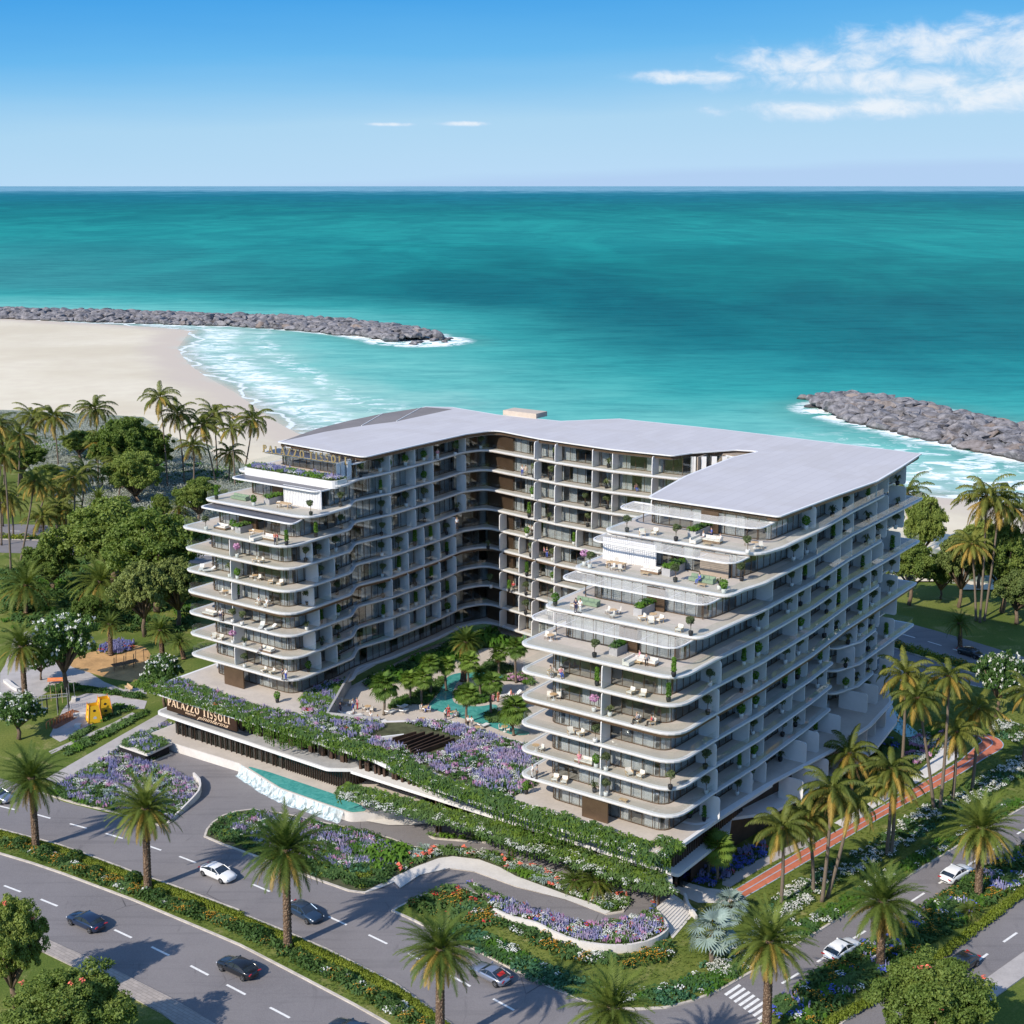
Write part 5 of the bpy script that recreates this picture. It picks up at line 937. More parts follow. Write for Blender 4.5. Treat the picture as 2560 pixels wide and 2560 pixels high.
def tree_meshes(R0, H, nl, lumps, leaf, size, mat, trunk_h=.35, blossom=None, bn=0, bfrac=1.0):
    """crown of radius R0 (1 = metre) on a forked trunk, total height H"""
    tb = MB(); tb.tube([(0, 0, 0), (.05 * R0, .03 * R0, H * trunk_h * .5), (0, .06 * R0, H * trunk_h)], [.09 * R0, .07 * R0, .06 * R0], 8); parts = []; bl = []
    for i in range(lumps):
        f = (i + .5) / lumps; zz = 1 - 1.55 * f; rr = math.sqrt(max(0, 1 - zz * zz)) ; a = i * GOLD + RNG.uniform(-.35, .35); k = RNG.uniform(.52, .86) if i % 3 else RNG.uniform(.25, .5)
        k *= RNG.uniform(.78, 1.22); c = np.array([math.cos(a) * rr * R0 * k, math.sin(a) * rr * R0 * k, H * (trunk_h + .5 * (1 - trunk_h)) + zz * (1 - trunk_h) * H * .40 * RNG.uniform(.8, 1.05)]); lr = R0 * RNG.uniform(.20, .34)
        for _ in range(8):
            dd_ = RNG.normal(size=3); dd_[2] = abs(dd_[2]) * 1.1 - .25; dd_ /= np.linalg.norm(dd_); q_ = RNG.uniform(.30, .55) * lr; parts.append(leaf_cloud(c + dd_ * lr * np.array([.85, .85, .62]), (q_, q_, q_ * .7), nl // 8, size, shell=.35))
        if i % 2 == 0: m_ = c * .5 + np.array([0, 0, H * trunk_h * .55]); tb.tube([(0, .06 * R0, H * trunk_h * .95), tuple(m_), tuple(c)], [.045 * R0, .03 * R0, .012 * R0], 6)
        if blossom is not None and RNG.random() < bfrac:
            for _ in range(bn):
                d = RNG.normal(size=3); d[2] = abs(d[2]) * .9; d /= np.linalg.norm(d); bl.append(leaf_cloud(c + d * lr * 1.0, (.22, .22, .16), 9, .13, shell=.2))
    me = mk_mesh('crown', cat_np(parts), mat); return tb.mesh('trunk', m_bark, True), me, (mk_mesh('blossom', cat_np(bl), blossom) if bl else None)
TREES = {'green': tree_meshes(5, 9, 700, 58, 1, .165, m_leafA, .28), 'light': tree_meshes(5, 9, 620, 56, 1, .18, m_leafB, .26), 'dense': tree_meshes(5, 8, 640, 48, 1, .16, m_leafA, .2), 'white': tree_meshes(4, 6, 420, 38, 1, .15, m_bloomleaf, .28, f_white, 5, .9), 'flame': tree_meshes(5, 8, 1300, 46, 1, .115, m_leafA, .2, f_coral, 1, .15)}
def tree(kind, x, y, z, sxy, sz, label, group=None, name='broadleaf_tree'):
    o = empty(name, (x, y, z), RNG.uniform(0, 6.28), label, 'tree', group); o.scale = (sxy, sxy, sz); a, b_, c = TREES[kind]
    link('trunk', a, o); link('crown', b_, o)
    if c: link('blossom', c, o)
    return o
RH = {'green': (5.2, 8.6), 'light': (5.2, 8.6), 'dense': (5.2, 7.6), 'white': (4.2, 5.8), 'flame': (5.2, 7.6)}
def tree_at(kind, v, bx, by, ty, wpx, label, group=None, z=.1, name='broadleaf_tree'):
    xy = W(v, bx, by, z); _, h = top_at(v, bx, ty, xy); d = xy[1] * math.cos(PITCH) + (CAM_H - h) * math.sin(PITCH); rm = wpx / VIEW[v][2] / 2 / F_PX * d
    return tree(kind, xy[0], xy[1], z, rm / RH[kind][0], (h - z) / RH[kind][1], label, group, name)
G_ = 'trees of the western park'
tree_at('dense', 'L', 945, 1065, 715, 440, 'round dark green tree standing on the western lawn before the dunes', G_); tree_at('green', 'L', 860, 960, 500, 520, 'large loose green tree behind the round one on the western lawn', G_); tree_at('green', 'L', 1060, 930, 560, 360, 'smaller green tree at the right of the western lawn group', G_)
tree_at('green', 'L', 1085, 1790, 1150, 760, 'spreading tree with a forked trunk close beside the western tower', G_); tree_at('green', 'L', 800, 1640, 1080, 760, 'wide domed tree in the park centre left of the forked one', G_); tree_at('dense', 'L', 370, 1650, 1320, 460, 'dark compact tree in front of the western back road', G_)
tree_at('light', 'L', 1260, 1560, 1150, 430, 'pale leafed tree brushing the western balconies, upper one', G_); tree_at('light', 'L', 1230, 1900, 1440, 420, 'pale leafed tree brushing the western balconies, lower one', G_); tree_at('dense', 'L', 1120, 1210, 1000, 160, 'small bush tree on the lawn beyond the towers', G_); tree_at('dense', 'L', 620, 1900, 1700, 260, 'dark thicket tree under the fruiting date palm', G_)
tree_at('green', 'L', 150, 900, 640, 420, 'broad tree under the palms at the far left of the grove', G_); tree_at('dense', 'L', 330, 1010, 800, 300, 'rounded tree between the leaning palms of the grove', G_); tree_at('green', 'L', 560, 760, 560, 300, 'pale green bush tree at the inner edge of the dunes', G_); tree_at('light', 'L', 1000, 1960, 1480, 420, 'pale thicket tree left of the lower balcony tree', G_)
tree_at('green', 'L', 1380, 1200, 900, 330, 'low green tree behind the stepped western terraces', G_)
tree_at('white', 'M', 545, 735, 165, 590, 'tall white blossom tree shading the bench in the park', 'white blossom trees', name='blossom_tree'); tree_at('white', 'M', 150, 1120, 790, 470, 'low white blossom tree at the western edge of the playground', 'white blossom trees', name='blossom_tree'); tree_at('white', 'M', 1330, 860, 470, 380, 'white blossom bush hugging the podium corner by the sign', 'white blossom trees', name='blossom_tree')
tree_at('white', 't', 1690, 1010, 490, 470, 'white blossom tree beside the eastern back road', 'white blossom trees', name='blossom_tree'); tree_at('white', 'M', 330, 640, 420, 230, 'small white blossom shrub behind the plaza palm', 'white blossom trees', name='blossom_tree')
G_ = 'trees east of the hotel'
for a in [('green', 's', 1140, 995, 640, 330, 'olive green tree just right of the eastern balcony tips'), ('green', 's', 1200, 820, 380, 270, 'dark tree rising behind the eastern balcony tips'), ('light', 's', 1440, 1010, 580, 300, 'sunlit tree left of the eastern palm clump'), ('green', 's', 1700, 1040, 560, 420, 'large dark tree behind the eastern palm clump'), ('light', 's', 1790, 1110, 800, 330, 'bright low tree at the right edge of the back lawn'), ('dense', 's', 1330, 960, 700, 220, 'rounded bush tree between the two eastern groups'), ('green', 's', 1560, 900, 520, 300, 'tree behind the eastern palm trunks')]: tree_at(*a, G_)
G_ = 'street trees at the near pavement'
tree_at('flame', 'e', 130, 1790, 980, 680, 'dark green tree overhanging the brick pavement in the near left corner', G_); tree_at('flame', 'e', 560, 2330, 1620, 1250, 'low flame tree with red blossoms filling the bottom left corner', G_)
tree_at('flame', 'r', 1200, 2140, 1650, 830, 'round coral flowered tree at the bottom right roadside', G_)
# ================================================================== GROUND COVER, BEDS, HEDGES, VINES
def T_tuft(n, L, h, w_, droop=.5):
    V, F = [], []
    for i in range(n):
        a = i * GOLD + RNG.uniform(-.3, .3); l = L * RNG.uniform(.7, 1.15); hh = h * RNG.uniform(.7, 1.2); c, s_ = math.cos(a), math.sin(a); px, py = -s_ * w_ / 2, c * w_ / 2; b = len(V)
        V += [(px * .4, py * .4, 0), (-px * .4, -py * .4, 0), (c * l * .5 - px, s_ * l * .5 - py, hh), (c * l * .5 + px, s_ * l * .5 + py, hh), (c * l - px * .2, s_ * l - py * .2, hh * (1 - droop)), (c * l + px * .2, s_ * l + py * .2, hh * (1 - droop))]; F += [(b, b + 1, b + 2, b + 3), (b + 3, b + 2, b + 4, b + 5)]
    return np.array(V, float), np.array(F), np.zeros(len(F), int)
def T_dome(n, r, h, s_, nf=0, fs=.1, mi=1, lift=.0):
    V, F = leaf_cloud((0, 0, h * .45), (r, r, h * .5), n, s_); m_ = np.zeros(len(F), int)
    if nf:
        d = RNG.normal(size=(nf, 3)); d[:, 2] = np.abs(d[:, 2]) + .35; d /= np.linalg.norm(d, axis=1)[:, None]; P_ = d * np.array([r, r, h * .62]) * RNG.uniform(.9, 1.15, nf)[:, None] + np.array([0, 0, h * .42 + lift]); a = RNG.uniform(0, 6.28, nf); u = np.column_stack([np.cos(a), np.sin(a), RNG.uniform(-.4, .4, nf)]) * fs; v_ = np.column_stack([-np.sin(a), np.cos(a), RNG.uniform(-.4, .4, nf)]) * fs
        Vf = np.stack([P_ - u, P_ - v_, P_ + u, P_ + v_], 1).reshape(-1, 3); F = np.vstack([F, np.arange(nf * 4).reshape(-1, 4) + len(V)]); V = np.vstack([V, Vf]); m_ = np.concatenate([m_, np.full(nf, mi)])
    return V, F, m_
def T_spike(n, r, h, mi=1):
    """spires of flowers over leaves"""
    V, F, m_ = T_dome(14, r, h * .55, .14); 
    for i in range(n):
        a = RNG.uniform(0, 6.28); q = r * math.sqrt(RNG.random()); x, y = math.cos(a) * q, math.sin(a) * q; z0 = h * .35; z1 = h * RNG.uniform(.75, 1.1)
        for k in range(2): t_ = RNG.uniform(0, 3.14); c, s_ = math.cos(t_) * .055, math.sin(t_) * .055; b = len(V); V = np.vstack([V, [(x - c, y - s_, z0), (x + c, y + s_, z0), (x + c * .5, y + s_ * .5, z1), (x - c * .5, y - s_ * .5, z1)]]); F = np.vstack([F, [(b, b + 1, b + 2, b + 3)]]); m_ = np.append(m_, mi)
    return V, F, m_
def scatter(name, P_, tmpls, pick, mats, smin=.75, smax=1.3):
    Vs, Fs, Ms, n = [], [], [], 0; P_ = np.asarray(P_, float)
    for ti, (V, F, m_) in enumerate(tmpls):
        Q = P_[pick == ti]
        if not len(Q): continue
        a = RNG.uniform(0, 6.28, len(Q)); s_ = RNG.uniform(smin, smax, len(Q)); c, q = np.cos(a) * s_, np.sin(a) * s_
        X_ = V[None, :, 0] * c[:, None] - V[None, :, 1] * q[:, None] + Q[:, 0:1]; Y_ = V[None, :, 0] * q[:, None] + V[None, :, 1] * c[:, None] + Q[:, 1:2]; Z_ = V[None, :, 2] * s_[:, None] + Q[:, 2:3]
        Vs.append(np.stack([X_, Y_, Z_], -1).reshape(-1, 3)); Fs.append((F[None] + (np.arange(len(Q)) * len(V))[:, None, None]).reshape(-1, 4) + n); Ms.append(np.tile(m_, len(Q))); n += len(Q) * len(V)
    return link(name, np_mesh(name, np.vstack(Vs), np.vstack(Fs), np.concatenate(Ms), mats))
MF = [m_shrub, f_lilac, f_viol, f_pink, f_white, f_orange, f_red, f_blue, m_fern, m_bright, m_teal, m_hedge, m_silver, f_coral]
def rem(T, k): V, F, m_ = T; return V, F, np.where(m_ == 0, k, m_)
SPEC = dict(lilac=T_spike(9, .42, .62, 1), violet=T_spike(9, .42, .62, 2), pink=T_spike(9, .40, .6, 3), white=T_dome(16, .42, .42, .12, 20, .065, 4), orange=T_dome(30, .45, .5, .12, 9, .052, 5), red=T_dome(14, .35, .4, .12, 9, .08, 6), blue=T_dome(14, .4, .4, .12, 16, .075, 7), fern=rem(T_tuft(11, .62, .38, .20), 8), bright=rem(T_tuft(10, .55, .42, .16, .7), 9), teal=rem(T_dome(26, .5, .42, .15), 10), shrub=T_dome(28, .45, .5, .13), big=rem(T_tuft(9, 1.0, .8, .34), 9), agave=rem(T_tuft(16, .6, .5, .12, .2), 12), hedge=rem(T_dome(30, .34, .55, .10), 11), coral=T_dome(14, .35, .5, .13, 4, .16, 13))
def field(P_, sc_, seed=0.0):
    x, y = P_[:, 0] / sc_, P_[:, 1] / sc_; return .5 + .5 * np.sin(x * 1.7 + 1.3 * np.sin(y * 1.1 + seed) + seed) * np.cos(y * 1.9 + 1.2 * np.sin(x * .9 - seed * 2))
def bed(name, label, cat, poly, z, species, dens=4.0, sc_=3.0, seed=0.0, holes=(), kind='stuff', mixp=.22, smin=.75, smax=1.3):
    P_ = rand_in(poly, dens)
    for h in holes: P_ = P_[~in_poly(P_, h)]
    f = field(P_, sc_, seed); f = (np.argsort(np.argsort(f)) / max(1, len(f))); f = np.where(RNG.random(len(f)) < mixp, RNG.random(len(f)), f)
    ks = list(species); cum = np.cumsum([species[k] for k in ks]); cum = cum / cum[-1]; pick = np.searchsorted(cum, np.clip(f, 0, .9999)); zz = z(P_) if callable(z) else np.full(len(P_), z)
    o = scatter(name, np.column_stack([P_, zz]), [SPEC[k] for k in ks], pick, MF, smin, smax); return tag(o, label, cat, kind=kind)
WILD = dict(lilac=3, violet=3, white=2.2, fern=3, pink=1.2, shrub=1.6, bright=1.2, agave=.3)
G1i = PLOT['G1']
def zG1(P_): return np.full(len(P_), .18)
bed('flower_bed', 'purple and white meadow planting in the bed left of the garage ramp', 'flower bed', offset(G1i, .3), .18, dict(fern=3.2, violet=2.0, lilac=2.2, white=3, pink=.7, teal=1.8, shrub=2, agave=.5), 5.5, 4.5, 1.0, mixp=.4)
Gc = [G1i]
bed('ground_cover', 'leafy green edging of the western flower bed along the road kerb', 'ground cover', [p for p in WP('M', [(400, 1560), (590, 1625), (940, 1705), (1290, 1808), (1340, 1740), (1250, 1640), (950, 1600), (650, 1500), (560, 1450)], .2)], .2, dict(fern=3, shrub=3, bright=2), 6, 3, 2)
i1 = PLOT['I1']; isl_l = [p for p in WP('c', [(530, 1235), (560, 1160), (700, 1100), (860, 1090), (1240, 1165), (1500, 1220), (1760, 1310), (1700, 1440), (1600, 1530), (1480, 1570), (1160, 1480), (900, 1375), (620, 1275)])]
bed('flower_bed', 'violet and pink flowers with big leaves in the drop-off island', 'flower bed', WP('c', [(640, 1180), (800, 1100), (1240, 1180), (1500, 1240), (1700, 1320), (1660, 1420), (1560, 1480), (1400, 1440), (1160, 1390), (900, 1330)]), .18, dict(bright=1.2, lilac=1.7, violet=2.0, white=2.8, pink=1.0, fern=3.0, teal=2.4, shrub=1.5), 6, 4, .4, mixp=.4)
bed('ground_cover', 'dense green hedge planting rimming the drop-off island', 'ground cover', offset(isl_l, .25), .18, dict(shrub=3, fern=2.2, hedge=1.0, teal=1.2), 5, 3.2, 3.3)
bed('ground_cover', 'banana-like large leaves at the east end of the drop-off island', 'ground cover', WP('c', [(1480, 1330), (1600, 1290), (1740, 1320), (1720, 1400), (1560, 1450)]), .25, dict(big=3, fern=1, red=.5), 2.4, 2, 1)
lp = WP('d', [(-40, 1400), (40, 1370), (300, 1358), (560, 1392), (720, 1448), (900, 1508), (1100, 1566), (1280, 1610), (1360, 1645), (1380, 1690), (1345, 1735), (1255, 1745), (1150, 1685), (1000, 1632), (850, 1578), (700, 1522), (600, 1468), (480, 1424), (320, 1402), (150, 1425), (0, 1515)])
bed('flower_bed', 'mixed greens with coral spikes and white blooms on the loop island', 'flower bed', lp, .18, dict(shrub=2.4, fern=2.6, white=2.6, coral=1.3, agave=.8, bright=1.4), 6.5, 3, .9)
bed('flower_bed', 'leafy clump on the small kerbed island under the canopy', 'flower bed', offset(PLOT['I2'], .15), .2, dict(bright=3, fern=1), 8, 2)
bed('flower_bed', 'long ribbon of lilac, violet and white flowers above the curved wall', 'flower bed', offset(bedpoly, .3), 1.0, dict(lilac=2.0, violet=2.4, white=3.6, red=.8, blue=.6, pink=.8, fern=1.6, shrub=.8), 8, 2.6, 2.2, smax=1.2, mixp=.4)
L_ = PLOT['LAWN']
bed('flower_bed', 'orange and white flowering shrubs along the foot of the curved wall', 'flower bed', ribbon(smooth_line(WP('g', [(0, 1010), (100, 1080), (300, 1150), (450, 1230), (600, 1310), (800, 1390), (1000, 1420), (1200, 1430), (1400, 1390), (1520, 1310)], .2), 4), 1.0, 1.2), .19, dict(orange=2.6, white=1.6, shrub=2.6, fern=2.2), 4.5, 2.2, .2, smin=.9, smax=1.7)
bed('flower_bed', 'orange red shrub border at the western end of the corner lawn', 'flower bed', WP('d', [(40, 1700), (240, 1590), (380, 1600), (560, 1730), (640, 1790), (480, 1830), (300, 1780), (160, 1750)], .2), .19, dict(shrub=2.6, orange=1.6, red=.8, fern=2, teal=1.2), 5, 3, 1.4, smin=.9, smax=1.6)
bed('ground_cover', 'blue green ground cover following the kerb round the corner lawn', 'ground cover', ribbon(smooth_line(WP('g', [(-280, 1160), (0, 1290), (240, 1400), (480, 1530), (700, 1620), (950, 1690), (1200, 1730), (1450, 1720), (1650, 1680), (1850, 1600)], .2), 4), 1.6, 1.1), .19, dict(teal=4, fern=2, bright=1.2, white=1.2), 5.5, 4, 1.1, smin=.8, smax=1.5)
bed('flower_bed', 'white flowers drifting along the verge between track and side road', 'flower bed', ribbon(smooth_line(WP('r', [(-60, 1640), (150, 1540), (380, 1260), (520, 1150), (700, 1060), (900, 960), (1080, 830), (1250, 720), (1500, 590), (1700, 480), (1850, 400)], .2), 4), 1.7, 1.9), .19, dict(white=4.5, fern=2, shrub=1.6, teal=1), 4.2, 3, .6)
bed('ground_cover', 'rough green verge along the inner kerb of the side road', 'ground cover', ribbon(smooth_line(WP('r', [(-80, 1760), (120, 1640), (480, 1430), (760, 1260), (1100, 1050), (1350, 900), (1707, 690)], .2), 4), 1.7, .2), .19, dict(bright=3, fern=3, white=1.2), 4.5, 4, .6)
bed('flower_bed', 'shaded blue and red flowers at the foot of the hotel side', 'flower bed', WP('u', [(560, 990), (640, 860), (860, 740), (1180, 660), (1400, 560), (1480, 500), (1540, 660), (1200, 850), (960, 1000), (900, 1060), (700, 1020)], .2), .19, dict(blue=4, shrub=2, red=1, violet=1.5), 7, 2, .7)
bed('flower_bed', 'white and pink garden beds around the side pool', 'flower bed', WP('t', [(960, 1440), (1100, 1380), (1230, 1260), (1280, 1150), (1200, 1090), (1040, 1120), (930, 1240), (900, 1380)], .2), .19, dict(white=3, pink=2, shrub=2, bright=1.5), 6, 3, .5)
bed('ground_cover', 'dark shrubs between the side pool and the hotel', 'ground cover', WP('t', [(640, 1300), (500, 1500), (330, 1700), (120, 1900), (60, 1800), (330, 1480), (560, 1180), (700, 1180), (850, 1250), (760, 1420)], .2), .19, dict(shrub=4, fern=2, blue=.8, bright=1), 3.6, 4, .5, smin=1, smax=2)
bed('flower_bed', 'white flowers under the blossom tree by the eastern road bend', 'flower bed', WP('t', [(1640, 1040), (1800, 1060), (1932, 1100), (2050, 1180), (2050, 1260), (1850, 1230), (1700, 1180), (1600, 1120)], .2), .19, dict(white=4, shrub=3, teal=1), 4.5, 3, .5)
# median planting
ml_ = smooth_line([((a[0] + b_[0]) / 2, (a[1] + b_[1]) / 2) for a, b_ in zip(WP('e', [(0, 475), (300, 562), (600, 690), (900, 800), (1200, 915), (1560, 1045), (1932, 1170)]) + WP('f', [(200, 1270), (500, 1420), (800, 1560), (1100, 1720), (1350, 1880), (1600, 2020)]), WP('e', [(0, 475), (300, 562), (600, 690), (900, 800), (1200, 915), (1560, 1045), (1932, 1170)]) + WP('f', [(200, 1270), (500, 1420), (800, 1560), (1100, 1720), (1350, 1880), (1600, 2020)]))], 4)
hl = smooth_line(WP('e', [(-600, 270), (0, 385), (480, 510), (800, 630), (1160, 762), (1400, 845), (1932, 1045)], .4) + WP('f', [(0, 1062), (350, 1205), (700, 1358), (1260, 1640), (1700, 1960)], .4), 4)
bed('hedge', 'clipped yellow green hedge running along the boulevard median', 'hedge', ribbon(hl, .1, .75), .17, dict(hedge=1), 26, 3, kind='thing', smin=.8, smax=1.05)
bed('flower_bed', 'dark shrubs and orange lantana strip in the boulevard median', 'flower bed', ribbon(ml_, .55, 1.0), .17, dict(shrub=5, orange=2.2, fern=2, white=.4), 6.5, 3.4, .3, smin=.9, smax=1.5)
SH = [('e', 160, 480), ('e', 370, 545), ('e', 500, 620), ('e', 605, 590), ('e', 770, 690), ('e', 1075, 765), ('e', 1275, 890), ('e', 1400, 950), ('e', 1545, 990), ('f', 170, 1220), ('f', 100, 1180), ('f', 850, 1560), ('f', 1180, 1740), ('f', 1260, 1810)]
V, F = leaf_cloud((0, 0, .55), (.8, .8, .55), 420, .12, shell=.7); SHM = mk_mesh('foliage', (V, F), m_shrub)
for i, (v, x, y) in enumerate(SH):
    p = W(v, x, y, .6); o = link('shrub', SHM, None, (p[0], p[1], .1), RNG.uniform(0, 6), RNG.uniform(.9, 1.35)); tag(o, 'rounded dark shrub in the boulevard median, %s from the left' % ORD[i], 'shrub', 'rounded shrubs in the boulevard median')
rl = smooth_line(WP('r', [(400, 1930), (560, 1780), (880, 1560), (1150, 1400), (1400, 1230), (1700, 1050), (2000, 860)], .2), 4)
bed('flower_bed', 'lush mixed flower border filling the side road median', 'flower bed', ribbon(rl, 2.6, 2.2), .19, dict(shrub=5, orange=1.5, bright=1.6, violet=.3, white=.6, blue=.6, fern=2.4), 6, 3, .8, smin=.9, smax=1.7)
bed('hedge', 'clipped yellow green hedge edging the outer side road lane', 'hedge', ribbon(smooth_line(WP('r', [(600, 1932), (790, 1838), (1090, 1640), (1290, 1512), (1700, 1200), (1900, 1060)], .4), 4), .5, .2), .17, dict(hedge=1), 24, 3, kind='thing')
bed('hedge', 'flowering hedge between the lanes of the back road', 'hedge', bm, .17, dict(hedge=2, orange=1, shrub=1), 2.4, 6, smin=1, smax=1.6, kind='thing')
# park hedges, lawn fringe
for lab, pts in (('low leafy hedge between the park paths, nearest the western walkway', [(720, 1080), (1040, 930), (1400, 760), (1690, 620), (1700, 670), (1420, 820), (1080, 1010), (760, 1150)]), ('leafy hedge bordering the playground behind the yellow towers', [(800, 950), (1000, 830), (1160, 760), (1300, 680), (1560, 610), (1380, 560), (1260, 570), (1250, 640), (1100, 790), (840, 1010)]), ('low hedge running behind the playground toward the podium', [(500, 400), (700, 310), (1000, 360), (1250, 400), (1640, 440), (1640, 500), (1240, 440), (900, 400), (600, 420)])):
    bed('hedge', lab, 'hedge', WP('n', pts, .1), .05, dict(fern=3, shrub=3, bright=1), 6, 3, kind='thing')
bed('ground_cover', 'patchy shrubs under the palms and trees of the western park', 'ground cover', WP('L', [(0, 1500), (500, 1450), (1100, 1500), (1380, 1500), (1400, 1932), (0, 1932)]), .0, dict(shrub=4, fern=3, bright=1), .5, 8, smin=1.2, smax=2.6)
bed('ground_cover', 'undergrowth along the dune edge of the western grove', 'ground cover', WP('L', [(-400, 760), (0, 700), (500, 720), (1000, 900), (1700, 930), (1800, 850), (1500, 800), (1000, 780), (500, 640), (0, 560), (-400, 600)]), .0, dict(shrub=4, bright=2, teal=2), .6, 10, smin=1.5, smax=3.5)
bed('flower_bed', 'deep violet flowers ringing the stout date palm in the play area', 'flower bed', WP('M', [(790, 430), (830, 360), (960, 330), (1080, 350), (1080, 400), (960, 440)]), .05, dict(violet=4, blue=2, red=1), 6, 2)
# dune scrub
vz2 = ribbon(vz, 8, 44); P_ = rand_in([p for p in vz2], .75); P_ = P_[(P_[:, 0] > -260) & (P_[:, 0] < 10)]
V, F = leaf_cloud((0, 0, .45), (.9, .9, .5), 60, .13); tag(scatter('dune_scrub', np.column_stack([P_, np.full(len(P_), .35)]), [(V, F, np.zeros(len(F), int))], np.zeros(len(P_), int), [m_scrub], .6, 1.7), 'silvery grey scrub covering the dune between grove and beach', 'scrub', kind='stuff')
# grass blades over the near lawns
NOGRASS = [smooth_line(tu) + smooth_line(tl)[::-1], WP('u', [(1080, 1075), (990, 1040), (1000, 960), (1500, 700), (1932, 520), (2100, 440), (2100, 560), (1932, 600), (1500, 820)]), WP('u', [(370, 960), (560, 1010), (800, 1080), (1060, 1110), (1100, 1080), (1270, 1200), (1180, 1270), (700, 1260), (395, 1680), (200, 1290), (250, 1060)]), WP('r', [(640, 810), (900, 660), (1090, 540), (1200, 440), (1290, 320), (1340, 330), (1340, 440), (1180, 545), (1010, 640), (860, 730), (700, 840)])]
for key, d_, lab in (('LAWN', 5, 'short grass blades of the corner and side lawns'), ('MED', 7, 'short grass of the boulevard median strip'), ('RMED', 5, 'short grass of the side road median')):
    P_ = rand_in(PLOT[key], d_)
    for hp in NOGRASS: P_ = P_[~in_poly(P_, hp)]
    P_ = P_[(P_[:, 1] < 215) & (P_[:, 0] > -80) & (P_[:, 0] < 95)]; V, F, m_ = T_tuft(4, .16, .13, .05, .2)
    m_blade = MATS.get('grass_blade') or leaf_mat('grass_blade', (.085, .135, .02), (.17, .21, .04), .25, .3)
    tag(scatter('grass', np.column_stack([P_, np.full(len(P_), .175)]), [(V, F, m_)], np.zeros(len(P_), int), [m_blade], .7, 1.4), lab, 'grass', kind='stuff')
# roof garden, podium edge vines
RG = wr([(86.2, -.2), (44, -.2), (31, -2.8), (22, -2.8), (22, 13.8), (31, 14.0), (44, 14.4), (51, 9.0), (58, 6.3), (66.3, 19.8), (67.8, 18), (67.0, 9), (62, 4.6), (70, 3.2), (86.2, 4.6)]); hole = wr([(49, 4.4), (37.5, 4.0), (37.5, 11.3), (49, 11)])
m_rg = bed('roof_garden', 'lilac and violet flower meadow on the podium roof around the sunken skylight', 'roof garden', wr([(50, 3.0), (22, -.6), (22, 13.8), (31, 14.0), (44, 14.4), (50, 9.2)]), ZP, dict(lilac=2.2, violet=2.4, white=3.6, pink=1.2, fern=2.6, shrub=2.0, teal=.8), 6.5, 3.2, .6, holes=[hole], mixp=.42)
MB().sheet(wr([(50, 2.6), (22, -1.0), (22, 13.9), (31, 14.1), (44, 14.6), (50, 9.5)]), ZP + .03).build('roof_soil', m_soil)['kind'] = 'structure'
bed('roof_garden', 'lush green and violet planting on the podium below the western tower', 'roof garden', wr([(86.2, -.2), (50, -.2), (50, 8.9), (51, 9.0), (58, 6.3), (66.3, 19.4), (67.2, 16), (66.0, 9.4), (61, 4.6), (70, 3.6), (86.2, 4.8)]), ZP, dict(fern=4.2, bright=2.6, violet=1.3, lilac=1.1, shrub=2.4, white=1.6, pink=.4, red=.2), 6, 2.6, 1.9, mixp=.35)
def vine_strip(name, label, line, z, wd, drop, dens, keep=None):
    """foliage along an edge with strands hanging over the outer side"""
    P_ = rand_in(ribbon(line, .15, wd), dens); tm = [rem(T_tuft(10, .6, .42, .17), 0), T_dome(24, .45, .45, .12), rem(T_tuft(12, .7, .55, .15, .6), 1), T_dome(16, .4, .45, .12, 16, .06, 2)]; o1 = None
    V, F, m_ = [], [], []; n = 0; L_ = 0; Vs, Fs = [], []
    for i in range(len(line) - 1):
        a, c = Vector(line[i]), Vector(line[i + 1]); ln_ = (c - a).length; d = (c - a).normalized(); out = Vector((-d.y, d.x))
        k = max(1, int(ln_ * 11))
        for j in range(k):
            q = a + d * ln_ * RNG.random() + out * RNG.uniform(-.1, .22); ph = (q.x * .9 + q.y * .7); dr = (1.0 if keep is None or not keep(q) else .22) * drop * (.25 + .85 * abs(math.sin(ph * .55) * math.sin(ph * .21 + 1))) * RNG.uniform(.5, 1.15); m2 = max(3, int(dr / .13)); zz = z + .25 - np.linspace(0, dr, m2); an = RNG.uniform(0, 6.28, m2); s_ = RNG.uniform(.06, .12, m2)
            cx = q.x + out.x * .12 + RNG.normal(0, .035, m2); cy = q.y + out.y * .12 + RNG.normal(0, .035, m2); u = np.column_stack([np.cos(an) * s_, np.sin(an) * s_, np.zeros(m2)]); v_ = np.column_stack([RNG.normal(0, .02, m2), RNG.normal(0, .02, m2), s_ * 1.3]); Pc = np.column_stack([cx, cy, zz])
            Vs.append(np.stack([Pc - u, Pc - v_, Pc + u, Pc + v_], 1).reshape(-1, 3)); Fs.append(np.arange(m2 * 4).reshape(-1, 4) + n); n += m2 * 4
    o = scatter(name, np.column_stack([P_, np.full(len(P_), z)]), tm, np.searchsorted([.42, .68, .90], RNG.random(len(P_))), [m_vine, m_fern, f_white], .7, 1.5); tag(o, label, 'climbing plant', kind='stuff')
    h = mk_mesh('hanging_strands', (np.vstack(Vs), np.vstack(Fs)), m_vine); link('hanging_strands', h, o); return o
le = [tuple(p) for p in wr([(87.3, 3), (87.3, -.75), (44, -.75), (40, -1.5), (33, -3.05), (24, -3.35), (.8, -3.35), (-.35, -2.6), (-.75, 1.0)])]; le = [q[:2] for q in le]; le2 = smooth_line(le, 5)
vine_strip('trailing_vine', 'thick green vines spilling over the podium roof edge', le2[::-1], ZP, 2.5, 2.3, 8, lambda q: 68.5 < BR(q)[0] < 84.5)
lo2 = smooth_line([q[:2] for q in wr([(46.6, -4.1), (40, -3.7), (33, -3.05), (24, -2.25), (12, -2.25), (1.0, -2.25), (-.4, -1.6)])], 6)
